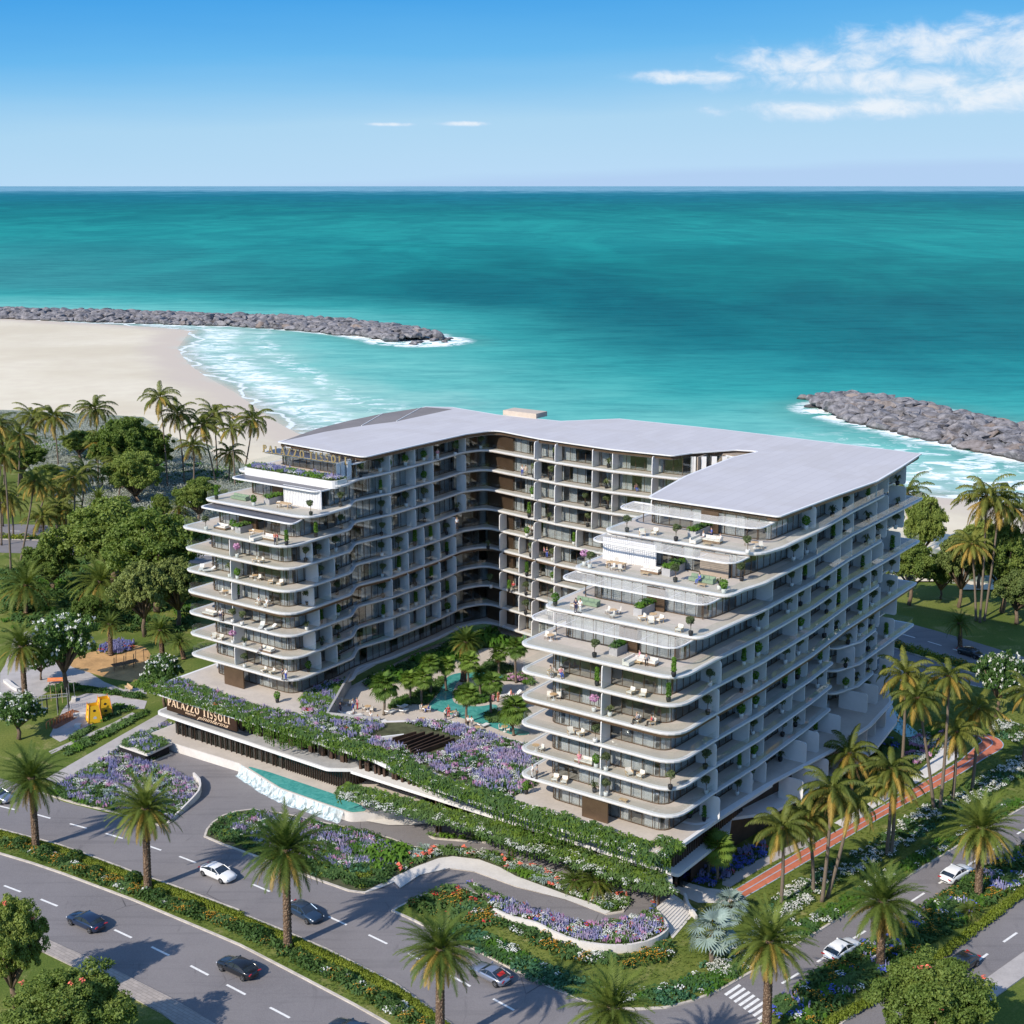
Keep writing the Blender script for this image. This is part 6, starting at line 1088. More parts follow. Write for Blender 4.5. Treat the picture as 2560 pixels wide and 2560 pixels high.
vine_strip('trailing_vine', 'lower tier of vines with white flowers hanging over the drive canopy', lo2[::-1], 4.42, 2.2, 1.9, 9)
bed('flower_bed', 'white blossoms dotting the lower vine tier over the drive', 'flower bed', [tuple(p) for p in ribbon(lo2, .0, 2.0)], 4.5, dict(white=1, fern=1.4), 3.0, 2)
bed('flower_bed', 'flower filled parapet planter on the top western terrace', 'flower bed', PARAPET, LV(9) + .62, dict(bright=3, fern=2, violet=1.6, white=1.2, lilac=1), 7, 2.4, .4)
for k, r_, s0, s1, nm in ((9, 9.8, 20.9, 25, 'topmost'), (8, 9.8, 14.6, 18.4, 'second highest'), (7, 9.8, 8.0, 11.4, 'third highest'), (6, 9.8, 2.6, 5.1, 'lowest')): bed('flower_bed', 'green planting on the %s eastern terrace planter wall' % nm, 'flower bed', wr([(r_ - .45, s0), (r_ + .45, s0), (r_ + .45, s1), (r_ - .45, s1)]), LV(k) + .95, dict(bright=2, fern=2), 7, 2, smin=.8, smax=1.4)
bed('flower_bed', 'green planting in the upper western terrace planter wall', 'flower bed', wr([(75.7, 14.4), (76.7, 14.4), (76.7, 18.4), (75.7, 18.4)]), LV(8) + .95, dict(bright=2, fern=2), 7, 2); bed('flower_bed', 'green planting in the lower western terrace planter wall', 'flower bed', wr([(76.3, 9), (77.3, 9), (77.3, 11.6), (76.3, 11.6)]), LV(7) + .95, dict(bright=2, fern=2), 7, 2)
# courtyard greenery
for lab, pts, sp in (('tropical shrubs along the shaded western side of the courtyard pool', [(560, 640), (760, 600), (930, 600), (1010, 500), (1090, 370), (1040, 350), (900, 430), (760, 520), (640, 560)], dict(shrub=3, fern=3, bright=1)), ('planted island inside the courtyard pool', [(1180, 480), (1250, 440), (1400, 430), (1520, 470), (1600, 500), (1540, 560), (1400, 600), (1230, 585), (1175, 545)], dict(bright=3, fern=3, shrub=2)), ('dark planting at the far end of the courtyard', [(1400, 280), (1500, 200), (1700, 240), (1720, 300), (1600, 320)], dict(shrub=3, fern=2)), ('shrubs around the right hand palms of the courtyard pool', [(1440, 700), (1540, 660), (1640, 700), (1620, 770), (1500, 770)], dict(shrub=3, fern=3)), ('green border with pink flowers behind the courtyard deck', [(1620, 380), (1760, 390), (1900, 430), (1932, 400), (1800, 320), (1660, 330)], dict(fern=3, bright=2, pink=2))):
    pp = WP('h', pts, ZD); MB().sheet(pp, ZD + .045).build('planting_ground', m_soil)['kind'] = 'structure'; bed('courtyard_planting', lab, 'planting', pp, ZD + .05, sp, 6, 2)
pp = wr([(65.6, 22.5), (62.8, 22), (61.0, 30), (60.6, 46), (57, 50), (52, 50.4), (52, 52), (64.5, 53), (66.2, 48), (65.8, 36)]); MB().sheet(pp, ZD + .05).build('planting_ground', m_soil)['kind'] = 'structure'; bed('courtyard_planting', 'shaded shrub border at the foot of the western courtyard balconies', 'planting', pp, ZD + .06, dict(shrub=4, fern=3, big=.6, bright=.8), 4, 3, smin=1, smax=2)
bed('ground_cover', 'planted strip over the garage mouth beside the ramp', 'ground cover', wr([(81.4, -6), (81.8, -1.4), (88.3, -1.4), (87, -6)]), 1.62, dict(fern=3, violet=1, white=1), 7, 2)
# ================================================================== JETTY BOULDERS
m_rock, t = newmat('boulder'); info = t.n('ShaderNodeObjectInfo').outputs['Random']; c = t.mix(t.rng(t.noise(.35, 5), .3, .7), (.07, .068, .073), (.25, .24, .25)); c = t.mix(t.rng(t.noise(1.3, 6, None, .7), .45, .7, 0, .6), c, (.33, .31, .31)); c = t.mix(t.m('MULTIPLY', t.rng(info, .82, 1.0), .5), c, (.26, .18, .12))
sz_ = t.n('ShaderNodeSeparateXYZ'); t.l(t.pos(), sz_.inputs[0]); c = t.mix(t.rng(t.m('ADD', sz_.outputs[2], t.noise(.6, 3)), .75, .2, 0, .75), c, (.035, .034, .030)); t.done(t.bsdf(c, .85, spec=.3, bump=t.noise(1.6, 6, None, .75), bs=.45, bd=.25))
def rock_mesh(i):
    import bmesh
    bm_ = bmesh.new(); bmesh.ops.create_icosphere(bm_, subdivisions=3, radius=1); pl_ = []
    for _ in range(8): d = RNG.normal(size=3); d /= np.linalg.norm(d); pl_.append((d, RNG.uniform(.42, .74)))
    for v in bm_.verts:
        p = np.array(v.co)
        for d, h in pl_:
            q = p @ d
            if q > h: p = p - d * (q - h) * .995
        v.co = p * np.array([1.25, .95, .62])
    me = bpy.data.meshes.new('boulder'); bm_.to_mesh(me); bm_.free(); me.materials.append(m_rock); return me
ROCKS = [rock_mesh(i) for i in range(9)]; rocks = []
def jet(line, wd, size, step, base):
    L_ = 0
    for i in range(len(line) - 1):
        a, c = Vector(line[i]), Vector(line[i + 1]); d = (c - a); ln_ = d.length; d.normalize(); nn = Vector((-d.y, d.x)); k = 0.0
        while k < ln_:
            wk = wd * min(1.0, .5 + (L_ + k) / 70) if line is JR else wd * (1.0 if i < len(line) - 3 else .7)
            for off in np.arange(-wk, wk + .1, size * 1.15):
                q = a + d * (k + RNG.uniform(-.5, .5) * step) + nn * (off + RNG.uniform(-1, 1) * size * .4); hh = base * (1 - (abs(off) / wd) ** 2 * .85); rocks.append((q.x, q.y, -.6 + hh, size * RNG.uniform(.55, 1.15)))
            k += step
        L_ += ln_
jet(JR, 20, 3.7, 3.5, 3.2); nR = len(rocks); jet(JL, 22, 3.9, 4.1, 3.2)
for _ in range(26): p = JR[0]; rocks.append((p[0] + RNG.uniform(-12, 12), p[1] + RNG.uniform(-12, 12), -.8, RNG.uniform(1.5, 3)))
for _ in range(26): p = JL[-1]; rocks.append((p[0] + RNG.uniform(-14, 16), p[1] + RNG.uniform(-16, 14), -.8, RNG.uniform(1.8, 3.6)))
vis = [r_ for r_ in rocks if -140 < PXY(r_[0], r_[1], 0)[0] < 2640]; vis.sort(key=lambda r_: r_[1] / r_[3]); restV, restF, n = [], [], 0
for i, (x, y, z, s_) in enumerate(vis):
    rot = (RNG.uniform(-.3, .3), RNG.uniform(-.3, .3), RNG.uniform(0, 6.28))
    if i < 296:
        o = link('boulder', ROCKS[i % 9], None, (x, y, z)); o.rotation_euler = rot; o.scale = (s_, s_, s_); e_ = x > 60
        tag(o, 'grey brown boulder piled on the eastern breakwater' if e_ else 'grey boulder piled on the western breakwater', 'boulder', 'boulders of the eastern breakwater' if e_ else 'boulders of the western breakwater')
    else:
        me = ROCKS[i % 9]; V = np.array([v.co for v in me.vertices]) if False else None
        co = np.empty(len(me.vertices) * 3); me.vertices.foreach_get('co', co); fv = np.empty(len(me.polygons) * 3, int); me.loops.foreach_get('vertex_index', fv); M3 = np.array(Matrix.Rotation(rot[2], 3, 'Z') @ Matrix.Rotation(rot[0], 3, 'X')); restV.append(co.reshape(-1, 3) @ M3.T * s_ + np.array([x, y, z])); restF.append(fv.reshape(-1, 3) + n); n += len(me.vertices)
if restV: tag(link('boulders', np_mesh('boulders', np.vstack(restV), np.vstack(restF), np.zeros(sum(len(f) for f in restF), int), [m_rock])), 'remaining heap of grey boulders forming the far breakwaters', 'boulders', kind='stuff')
# ================================================================== CARS
def car_mat(name, col, metal=.0): m, t = newmat(name); t.done(t.bsdf(col, .28, metal, .5, **{'Coat Weight': .8, 'Coat Roughness': .06})); return m
m_tyre = simple('tyre_rubber', (.018, .018, .019), .85, .1); m_rim = simple('alloy_rim', (.45, .46, .48), .3, .05, metal=.8); m_cglass, t = newmat('car_glass'); t.done(t.bsdf((.022, .032, .045), .06, spec=.9))
m_headl, t = newmat('headlight'); t.done(t.bsdf((.75, .78, .82), .1, spec=.8)); m_taill, t = newmat('taillight'); t.done(t.bsdf((.45, .01, .015), .2, spec=.6)); m_red = simple('red_leather', (.55, .03, .025), .6, .1); m_blackp = simple('black_plastic', (.02, .02, .022), .5, .1)
def loft(b, st, mi=0, capmi=None):
    n = len(st[0]); base = len(b.v); b.v += [tuple(p) for s_ in st for p in s_]
    for i in range(len(st) - 1):
        for j in range(n - 1): q = base + i * n + j; b.f.append((q, q + 1, q + n + 1, q + n)); b.mi.append(mi if not callable(mi) else mi(i, j))
    b.f.append(tuple(base + j for j in range(n))[::-1]); b.mi.append(0); b.f.append(tuple(base + (len(st) - 1) * n + j for j in range(n))); b.mi.append(0)
def make_car(paint, label, style='sedan', red=False, plate=True):
    L, Wd, low = (4.9, .96, .0) if style == 'sedan' else (4.7, .98, -.10); o = empty('parked_car' if False else 'car', (0, 0, 0), 0, label, 'car', 'cars driving around the hotel'); b = MB(); st = []
    prof = [(-.5, .42, .62, .70), (-.475, .62, .80, .83), (-.42, .90, .88, .90), (-.30, .97, .96, .95), (-.10, .99, .97, .96), (.12, .99, .96, .93), (.22, .98, .95, .90), (.34, .97, .86, .82), (.43, .93, .78, .72), (.48, .80, .70, .62), (.5, .55, .55, .50)]
    for fx, w_, zb, zc in prof:
        x = fx * L; w_ *= Wd; zb = .08 + zb * (.93 + low); zc = zb + .06; z0 = .22 if abs(fx) < .44 else .34
        half = [(0, z0), (w_ * .86, z0), (w_ * .985, z0 + .16), (w_, .52), (w_ * .975, zb - .10), (w_ * .88, zb), (w_ * .5, zc - .005), (0, zc)]
        st.append([(x, -p, q) for p, q in half[::-1]][:-1] + [(x, p, q) for p, q in half])
    loft(b, st); body = b.build('body', paint, o, angle=42)
    zr = 1.40 + low; zb = 1.02 + low * .8; cs_ = [(-.40, .70, zb - .04), (-.30, .76, zb + .16), (-.17, .72, zr - .05), (-.04, .72, zr), (.06, .72, zr - .03), (.24, .82, zb - .03)] if style == 'sedan' else [(-.42, .66, zb - .08), (-.30, .70, zb + .12), (-.17, .66, zr - .06), (-.05, .66, zr), (.04, .68, zr - .06), (.18, .80, zb - .02)]
    b = MB(); st = []
    for fx, w_, zt in cs_:
        x = fx * L; wb = Wd * .88; wt = Wd * w_; f = max(.02, (zt - zb + .12) / (zr - zb + .12)); wt = wb + (wt - wb) * f
        st.append([(x, -wb, zb - .12), (x, -wt, zt - .03), (x, -wt * .8, zt), (x, 0, zt + .012), (x, wt * .8, zt), (x, wt, zt - .03), (x, wb, zb - .12)])
    loft(b, st); b.build('windows', m_cglass, o, angle=35)
    b = MB(); roof_ = [s_ for s_, (fx, _, zt) in zip(st, cs_) if zt > zb + (.14 if style == 'sedan' else .2)]; rt = [[(p[0], p[1] * 1.01, p[2] + .014) for p in s_[1:-1]] for s_ in roof_]
    n5 = 5; base = 0
    for s_ in rt: b.v += s_
    for i in range(len(rt) - 1):
        for j in range(4): b.f.append((i * 5 + j, i * 5 + j + 1, i * 5 + j + 6, i * 5 + j + 5)); b.mi.append(0)
    b.build('roof', paint if style != 'glass' else m_cglass, o, angle=40)
    b = MB()
    for sg in (-1, 1):
        for i in range(len(st) - 1):
            if cs_[i][0] in (-.30, -.40, -.42, .06, .04): p0 = Vector(st[i][1 if sg < 0 else 5]); p1 = Vector(st[i + 1][1 if sg < 0 else 5]); b.tube([p0 + Vector((0, 0, .01)), p1 + Vector((0, 0, .01))], .035, 5)
        b.tube([(-.02 * L, sg * Wd * .90, zb - .08), (-.05 * L, sg * Wd * .73, zr - .04)], .03, 5)
    b.build('pillars', paint, o)
    if red: MB().box((-.305 * L, 0, zb + .125), (.42, .85, .04), ry=-.45).build('rear_shelf', m_red, o)
    for fx in (-.31, .31):
        for sg in (-1, 1):
            w_ = MB(); prof_ = [(.18, -.11), (.30, -.12), (.335, -.09), (.335, .09), (.30, .12), (.18, .11)]; n = 18; vs = [(r_ * math.cos(2 * math.pi * q / n), y, r_ * math.sin(2 * math.pi * q / n)) for r_, y in prof_ for q in range(n)]
            w_.add(vs, [(i * n + q, (i + 1) * n + q, (i + 1) * n + (q + 1) % n, i * n + (q + 1) % n) for i in range(5) for q in range(n)]); wh = w_.build('wheel', m_tyre, o, True, loc=(fx * L, sg * (Wd - .10), .335))
            r = MB(); [r.box((.14 * math.cos(k * 1.2566), sg * .115, .14 * math.sin(k * 1.2566)), (.20, .02, .055), ry=-k * 1.2566) for k in range(5)]; n = 18; r.add([(q_ * math.cos(2 * math.pi * q / n), sg * .105, q_ * math.sin(2 * math.pi * q / n)) for q_ in (.20, .235) for q in range(n)], [(q, (q + 1) % n, n + (q + 1) % n, n + q) for q in range(n)]); r.build('rim', m_rim, wh)
            a = MB(); a.add([(rr_ * math.cos(math.pi * q / 12), 0, rr_ * math.sin(math.pi * q / 12)) for rr_ in (.33, .40) for q in range(13)], [(q, q + 1, 14 + q, 13 + q) for q in range(12)]); a.build('wheel_arch', m_blackp, o, loc=(fx * L, sg * (Wd + .004), .335))
    for sg in (-1, 1):
        MB().box((.462 * L, sg * .64, .64 + low * .5), (.16, .34, .10), rz=-sg * .5).build('headlight', m_headl, o); MB().box((-.482 * L, sg * .60, .80 + low * .5), (.12, .42, .09), rz=sg * .3).build('taillight', m_taill, o)
        MB().box((.16 * L, sg * (Wd + .08), zb + .01), (.12, .20, .12)).build('mirror', paint, o)
    MB().box((.494 * L, 0, .46), (.05, .95, .16)).build('grille', m_blackp, o); MB().box((-.497 * L, 0, .48), (.04, .9, .14)).build('rear_bumper_insert', m_blackp, o)
    return o
cw = car_mat('white_paint', (.78, .78, .77)); cn = car_mat('navy_paint', (.020, .035, .075), .4); ck = car_mat('black_paint', (.012, .014, .018), .2); cs_p = car_mat('silver_paint', (.42, .44, .50), .75); ct = car_mat('dark_blue_paint', (.035, .065, .11), .5)
CARS = [(cw, 'sedan', False, 'e', 1755, 748, 1655, 705, 'white coupe with dark glass roof on the near-hotel carriageway'), (ct, 'sedan', False, 'f', 520, 1065, 420, 1010, 'dark blue sedan half hidden behind a palm trunk, heading to the corner'), (cs_p, 'sport', True, 'g', 85, 1562, 200, 1620, 'silver sports car with red interior beside the corner lawn'),
        (cn, 'sedan', False, 'e', 700, 1142, 820, 1195, 'navy blue sedan alone on the near carriageway by the brick pavement'), (ck, 'sedan', False, 'e', 1920, 1515, 2040, 1570, 'black coupe with red tail lights on the near carriageway'), (ct, 'sedan', False, 'f', 895, 2035, 990, 2085, 'dark car cut off by the bottom edge of the picture'),
        (cs_p, 'sedan', False, 'e', -20, 125, -120, 95, 'grey silver car leaving at the left edge of the boulevard'), (cw, 'sedan', False, 'r', 1322, 1112, 1240, 1160, 'white sedan farther up the side road'), (cw, 'sedan', False, 'r', 680, 1540, 600, 1590, 'white sedan nearer the zebra crossing on the side road'),
        (ck, 'sedan', True, 'r', 1352, 1622, 1440, 1560, 'black car with red seats on the outer side road lane'), (ck, 'sedan', False, 's', 1512, 1302, 1460, 1285, 'small dark car on the back road east of the hotel')]
for paint, sty, red, v, x, y, x2, y2, lab in CARS:
    o = make_car(paint, lab, sty, red); p = W(v, x, y, .03); q = W(v, x2, y2, .03); o.location = (p[0], p[1], .035); o.rotation_euler = (0, 0, math.atan2(p[1] - q[1], p[0] - q[0])); o.scale = (1.04,) * 3
# ================================================================== PEOPLE
def skin_mesh(name, verts, edges, radii, mat, root=0, sub=1):
    me = bpy.data.meshes.new(name); me.from_pydata(verts, edges, []); o = bpy.data.objects.new(name, me); C.objects.link(o); md = o.modifiers.new('s', 'SKIN'); md.use_smooth_shade = True
    for i, v in enumerate(me.skin_vertices[0].data): v.radius = radii[i] if isinstance(radii[i], tuple) else (radii[i], radii[i]); v.use_root = (i == root)
    s_ = o.modifiers.new('u', 'SUBSURF'); s_.levels = sub; s_.render_levels = sub
    dg = bpy.context.evaluated_depsgraph_get(); m2 = bpy.data.meshes.new_from_object(o.evaluated_get(dg)); bpy.data.objects.remove(o); m2.name = name; m2.materials.clear(); m2.materials.append(mat); return m2
def pose(sit=False, arms=0, wide=1.0):
    J = dict(pel=(0, 0, .95), spi=(0, .01, 1.12), che=(0, .01, 1.32), nec=(0, .0, 1.49), hea=(0, -.02, 1.60), top=(0, -.01, 1.72))
    for s_, k in ((-1, 'l'), (1, 'r')):
        J['sh' + k] = (s_ * .19 * wide, .01, 1.42); a = arms if k == 'r' else 0
        J['el' + k] = (s_ * .25, .03 - .12 * a, 1.15 + .03 * a); J['wr' + k] = (s_ * (.26 - .06 * a), -.03 - .30 * a, .91 + .26 * a); J['ha' + k] = (s_ * (.26 - .07 * a), -.05 - .36 * a, .84 + .36 * a)
        if sit: J['hi' + k] = (s_ * .10, -.02, .93); J['kn' + k] = (s_ * .12, -.44, .95); J['an' + k] = (s_ * .12, -.50, .53); J['to' + k] = (s_ * .12, -.66, .47)
        else: J['hi' + k] = (s_ * .09, 0, .90); J['kn' + k] = (s_ * .105, -.02 - .05 * (s_ > 0), .50); J['an' + k] = (s_ * .11, .02 + .03 * (s_ < 0), .08); J['to' + k] = (s_ * .12, -.14, .035)
    return J
BONE = [('pel', 'spi'), ('spi', 'che'), ('che', 'nec'), ('nec', 'hea'), ('hea', 'top')] + [e for k in 'lr' for e in (('che', 'sh' + k), ('sh' + k, 'el' + k), ('el' + k, 'wr' + k), ('wr' + k, 'ha' + k), ('pel', 'hi' + k), ('hi' + k, 'kn' + k), ('kn' + k, 'an' + k), ('an' + k, 'to' + k))]
RAD = dict(pel=(.145, .105), spi=(.125, .095), che=(.155, .11), nec=(.055, .055), hea=(.082, .095), top=(.065, .075), sh=.060, el=.042, wr=.028, ha=.036, hi=.088, kn=.055, an=.036, to=.036)
def part_mesh(J, bones, name, mat, grow=0.0):
    names = []; [names.append(n) for e in bones for n in e if n not in names]; ix = {n: i for i, n in enumerate(names)}
    rr = [tuple(q + grow for q in (RAD.get(n) or RAD[n[:2]])) if isinstance(RAD.get(n) or RAD[n[:2]], tuple) else (RAD[n[:2]] + grow,) * 2 for n in names]
    return skin_mesh(name, [J[n] for n in names], [(ix[a], ix[b_]) for a, b_ in bones], rr, mat)
def face_hands(me, J):
    b = MB(); co = [tuple(v.co) for v in me.vertices]; fs = [tuple(p.vertices) for p in me.polygons]; b.v = co; b.f = fs; b.mi = [0] * len(fs)
    h = Vector(J['hea']); b.tube([h + Vector((0, -.085, .02)), h + Vector((0, -.125, -.015))], [.008, .016], 5); [b.tube([h + Vector((s_ * .085, 0, .02)), h + Vector((s_ * .10, .01, -.02))], [.018, .012], 5) for s_ in (-1, 1)]
    for k, s_ in (('l', -1), ('r', 1)):
        w_ = Vector(J['wr' + k]); q = Vector(J['ha' + k]); d = (q - w_).normalized(); sd_ = d.cross(Vector((1, 0, 0))).normalized()
        for i in range(4): f0 = q + sd_ * (.024 - .016 * i) + d * .012; f1 = f0 + d * (.045 + .006 * (i in (1, 2))); b.tube([f0, f1, f1 + d * .03 + Vector((-s_ * .012, 0, 0))], [.009, .008, .006], 5)
        t0 = w_.lerp(q, .55) + sd_ * .03; b.tube([t0, t0 + sd_ * .03 + d * .02, t0 + sd_ * .035 + d * .05], [.011, .009, .006], 5)
    return b.mesh('person', me.materials[0], True)
m_skin = simple('skin', (.50, .31, .22), .6, .05); m_hair = simple('dark_hair', (.045, .028, .018), .7, .2); m_hair2 = simple('light_hair', (.30, .20, .10), .7, .2)
CLO = {n: simple(n + '_cloth', c, .85, .08) for n, c in dict(white=(.72, .72, .70), navy=(.03, .035, .09), black=(.02, .02, .022), blue=(.06, .10, .38), red=(.50, .05, .06), pink=(.62, .25, .30), grey=(.25, .25, .27), beige=(.50, .42, .32), coral=(.62, .20, .12)).items()}
PT = {}
for key, (sit, arms) in dict(stand=(False, 0), gesture=(False, 1), sit=(True, .6)).items():
    J = pose(sit, arms); body = face_hands(part_mesh(J, BONE, 'person', m_skin), J)
    shirt = part_mesh(J, [('pel', 'spi'), ('spi', 'che'), ('che', 'shl'), ('shl', 'ell'), ('che', 'shr'), ('shr', 'elr')], 'shirt', CLO['white'], .016)
    trou = part_mesh(J, [('pel', 'hil'), ('hil', 'knl'), ('knl', 'anl'), ('pel', 'hir'), ('hir', 'knr'), ('knr', 'anr')], 'trousers', CLO['navy'], .018)
    h = Vector(J['top']); b = MB(); b.lathe([(.001, -.115), (.075, -.10), (.098, -.02), (.09, .04), (.06, .085), (.001, .10)], 10, (h.x, h.y + .022, h.z - .005)); hair = b.mesh('hair', m_hair, True)
    b = MB(); [b.box((s_ * .12, J['tol'][1] + .07, J['tol'][2] + .005), (.10, .27, .085)) for s_ in (-1, 1)]; shoes = b.mesh('shoes', CLO['black']); PT[key] = (body, shirt, trou, hair, shoes)
PEOPLE = []
def person(kind, p, z, rz, top, bot, lab, hair2=False):
    a = PT[kind]; o = link('person', a[0], None, (p[0], p[1], z - (.47 if kind == 'sit' else 0) + (0.0)), rz); tag(o, lab, 'person')
    for nm, me, mt in (('shirt', a[1], CLO[top]), ('trousers', a[2], CLO[bot]), ('hair', a[3], m_hair2 if hair2 else m_hair), ('shoes', a[4], None)):
        c = link(nm, me, o)
        if mt: c.material_slots[0].link = 'OBJECT'; c.material_slots[0].material = mt
    return o
# ================================================================== FURNITURE AND POTTED PLANTS (prototypes, then copies)
m_cream = simple('cream_fabric', (.66, .62, .55), .9, .06); m_greenf = simple('sage_fabric', (.20, .27, .18), .9, .08); m_wood = simple('light_wood', (.52, .36, .20), .6, .15, 3); m_wick = simple('brown_wicker', (.20, .13, .08), .8, .2, 6); m_whitem = simple('white_metal', (.68, .68, .66), .5, .04)
m_potw = simple('white_pot', (.66, .65, .62), .6, .05); m_potb = simple('black_pot', (.025, .025, .027), .5, .1)
FUR = {}
def proto(key, name, cat, build): FUR[key] = (name, cat, build)
def legs(o, xs_, ys_, h, m, w_=.04):
    for x in xs_:
        for y in ys_: MB().box((x, y, h / 2), (w_, w_, h)).build('leg', m, o)
def f_chair(o, ms=m_cream, mf=m_wick): MB().box((0, 0, .44), (.48, .48, .07)).build('seat', ms, o); MB().box((0, .22, .70), (.46, .06, .46), rx=-.15).build('backrest', ms, o); legs(o, (-.2, .2), (-.2, .2), .41, mf)
def f_arm(o, ms=m_cream, mf=m_wood): MB().box((0, 0, .38), (.70, .72, .16)).build('seat', ms, o); MB().box((0, .36, .62), (.68, .12, .50), rx=-.22).build('backrest', ms, o); [MB().box((s_ * .37, .02, .50), (.07, .70, .10)).build('armrest', mf, o) for s_ in (-1, 1)]; legs(o, (-.34, .34), (-.3, .3), .46, mf, .05)
def f_sofa(o, ms=m_cream, n=3):
    MB().box((0, 0, .20), (n * .8, .86, .24)).build('base', m_wick if ms is m_cream else ms, o)
    for i in range(n): MB().box(((i - (n - 1) / 2) * .8, -.02, .40), (.76, .80, .17)).build('cushion', ms, o); MB().box(((i - (n - 1) / 2) * .8, .36, .62), (.76, .18, .36), rx=-.15).build('backrest', ms, o)
    MB().box((n * .4 - .08, 0, .48), (.16, .84, .36)).build('armrest', ms, o)
def f_lsofa(o, ms=m_cream): f_sofa(o, ms, 3); MB().box((-1.6, -.85, .30), (.86, 2.55, .38)).build('chaise', ms, o); MB().box((-1.95, -.85, .60), (.18, 2.5, .34)).build('chaise_back', ms, o)
def f_table(o, r_=.45, top=m_wood): MB().lathe([(.001, .70), (r_, .70), (r_, .745), (.001, .745)], 18).build('table_top', top, o); MB().tube([(0, 0, 0), (0, 0, .70)], .035, 8).build('stem', m_whitem, o); MB().lathe([(.001, 0), (.25, 0), (.24, .03), (.001, .03)], 14).build('foot', m_whitem, o)
def f_dining(o): MB().box((0, 0, .74), (2.4, 1.0, .06)).build('table_top', m_wood, o); legs(o, (-1.05, 1.05), (-.4, .4), .71, m_wood, .07)
def f_low(o): MB().box((0, 0, .30), (1.0, .6, .05)).build('table_top', m_wood, o); legs(o, (-.42, .42), (-.22, .22), .28, m_wood)
def f_lounger(o): MB().box((0, -.35, .30), (.66, 1.3, .12)).build('mattress', m_whitem, o); MB().box((0, .52, .50), (.66, .75, .11), rx=.62).build('backrest', m_whitem, o); legs(o, (-.27, .27), (-.85, .2), .25, m_whitem)
def pot(o, mat, r_=.25, h=.5): MB().lathe([(.001, 0), (r_ * .72, 0), (r_ * .98, h * .45), (r_, h * .85), (r_ * .92, h), (r_ * .80, h), (r_ * .78, h - .07), (.001, h - .07)], 14).build('pot', mat, o, True)
def fol(V, F, m): return mk_mesh('foliage', (V, F), m)
FOL = {}
FOL['olive'] = [fol(*cat_np([leaf_cloud((RNG.uniform(-.28, .28), RNG.uniform(-.28, .28), 1.55 + RNG.uniform(-.2, .25)), (.34, .34, .28), 95, .085) for _ in range(7)]), m_leafC) for _ in range(2)]
FOL['column'] = [fol(*cat_np([leaf_cloud((0, 0, .75 + .26 * i), (.30 - .02 * i, .30 - .02 * i, .22), 90, .10) for i in range(5)]), m_bright)]
FOL['fern'] = [fol(*[np.asarray(q) for q in T_tuft(22, .62, .75, .11, .45)[:2]], m_leafC)]; FOL['leafy'] = [fol(*cat_np([leaf_cloud((0, 0, 1.0), (.42, .42, .55), 210, .12)]), m_bright)]; FOL['pink'] = [fol(*cat_np([leaf_cloud((0, 0, 1.5), (.5, .5, .4), 260, .10)]), f_pink)]
b = MB(); b.tube([(0, 0, .4), (.03, .02, .9), (0, 0, 1.4)], [.04, .03, .02], 6); b.tube([(.03, .02, .9), (-.18, .1, 1.4)], [.025, .012], 5); b.tube([(.02, .02, .85), (.2, -.12, 1.45)], [.025, .012], 5); STEM = b.mesh('stem', m_bark, True)
def mk_plant(key, mat, r_=.25, h=.5):
    def f(o):
        pot(o, mat, r_, h)
        if key in ('olive', 'pink'): link('stem', STEM, o, (0, 0, 0))
        link('foliage', FOL[key][0], o, (0, 0, .42 if key == 'fern' else 0))
    return f
WORD = dict(olive='olive tree', column='columnar shrub', fern='spiky plant', leafy='bushy plant', pink='pink shrub')
for key in ('olive', 'column', 'fern', 'leafy', 'pink'):
    for cn_, mt in (('white', m_potw), ('black', m_potb)): proto(key + '_' + cn_, 'potted_plant', 'potted plant', mk_plant(key, mt))
proto('chair', 'chair', 'chair', f_chair); proto('armchair', 'armchair', 'armchair', f_arm); proto('sofa', 'sofa', 'sofa', f_sofa); proto('gsofa', 'sofa', 'sofa', lambda o: f_sofa(o, m_greenf, 4)); proto('lsofa', 'sofa', 'sofa', f_lsofa); proto('table', 'table', 'table', f_table); proto('dining', 'dining_table', 'table', f_dining); proto('low', 'coffee_table', 'table', f_low); proto('lounger', 'sun_lounger', 'sun lounger', f_lounger)
DESC = dict(chair='cream chair with dark legs', armchair='cream armchair', sofa='cream sofa', gsofa='long sage green sofa', lsofa='L-shaped cream sofa', table='round wooden topped table', dining='long wooden dining table', low='low wooden coffee table', lounger='white sun lounger'); DESC.update({k + '_' + c_: WORD[k] + ' in a ' + c_ + ' pot' for k in WORD for c_ in ('white', 'black')})
FIRSTS = {}; PLACED = []
def put(key, p, z, rz, where, sc_=1.0, desc=None):
    name, cat, bf = FUR[key]
    if key not in FIRSTS: o = empty(name); bf(o); FIRSTS[key] = o
    else: o = copy_tree(FIRSTS[key])
    o.location = (p[0], p[1], z); o.rotation_euler = (0, 0, rz); o.scale = (sc_,) * 3; PLACED.append((o, desc or DESC[key], where, PXY(p[0], p[1], z)[0], cat)); return o
LW = {0: 'podium level terrace', 1: 'first floor', 2: 'second floor', 3: 'third floor', 4: 'fourth floor', 5: 'fifth floor', 6: 'sixth floor', 7: 'seventh floor', 8: 'eighth floor', 9: 'top floor'}
NL = {k: w_ for k, w_ in LW.items()}
def on(k, wing): return 'on %s tower %s' % (wing, LW[k])
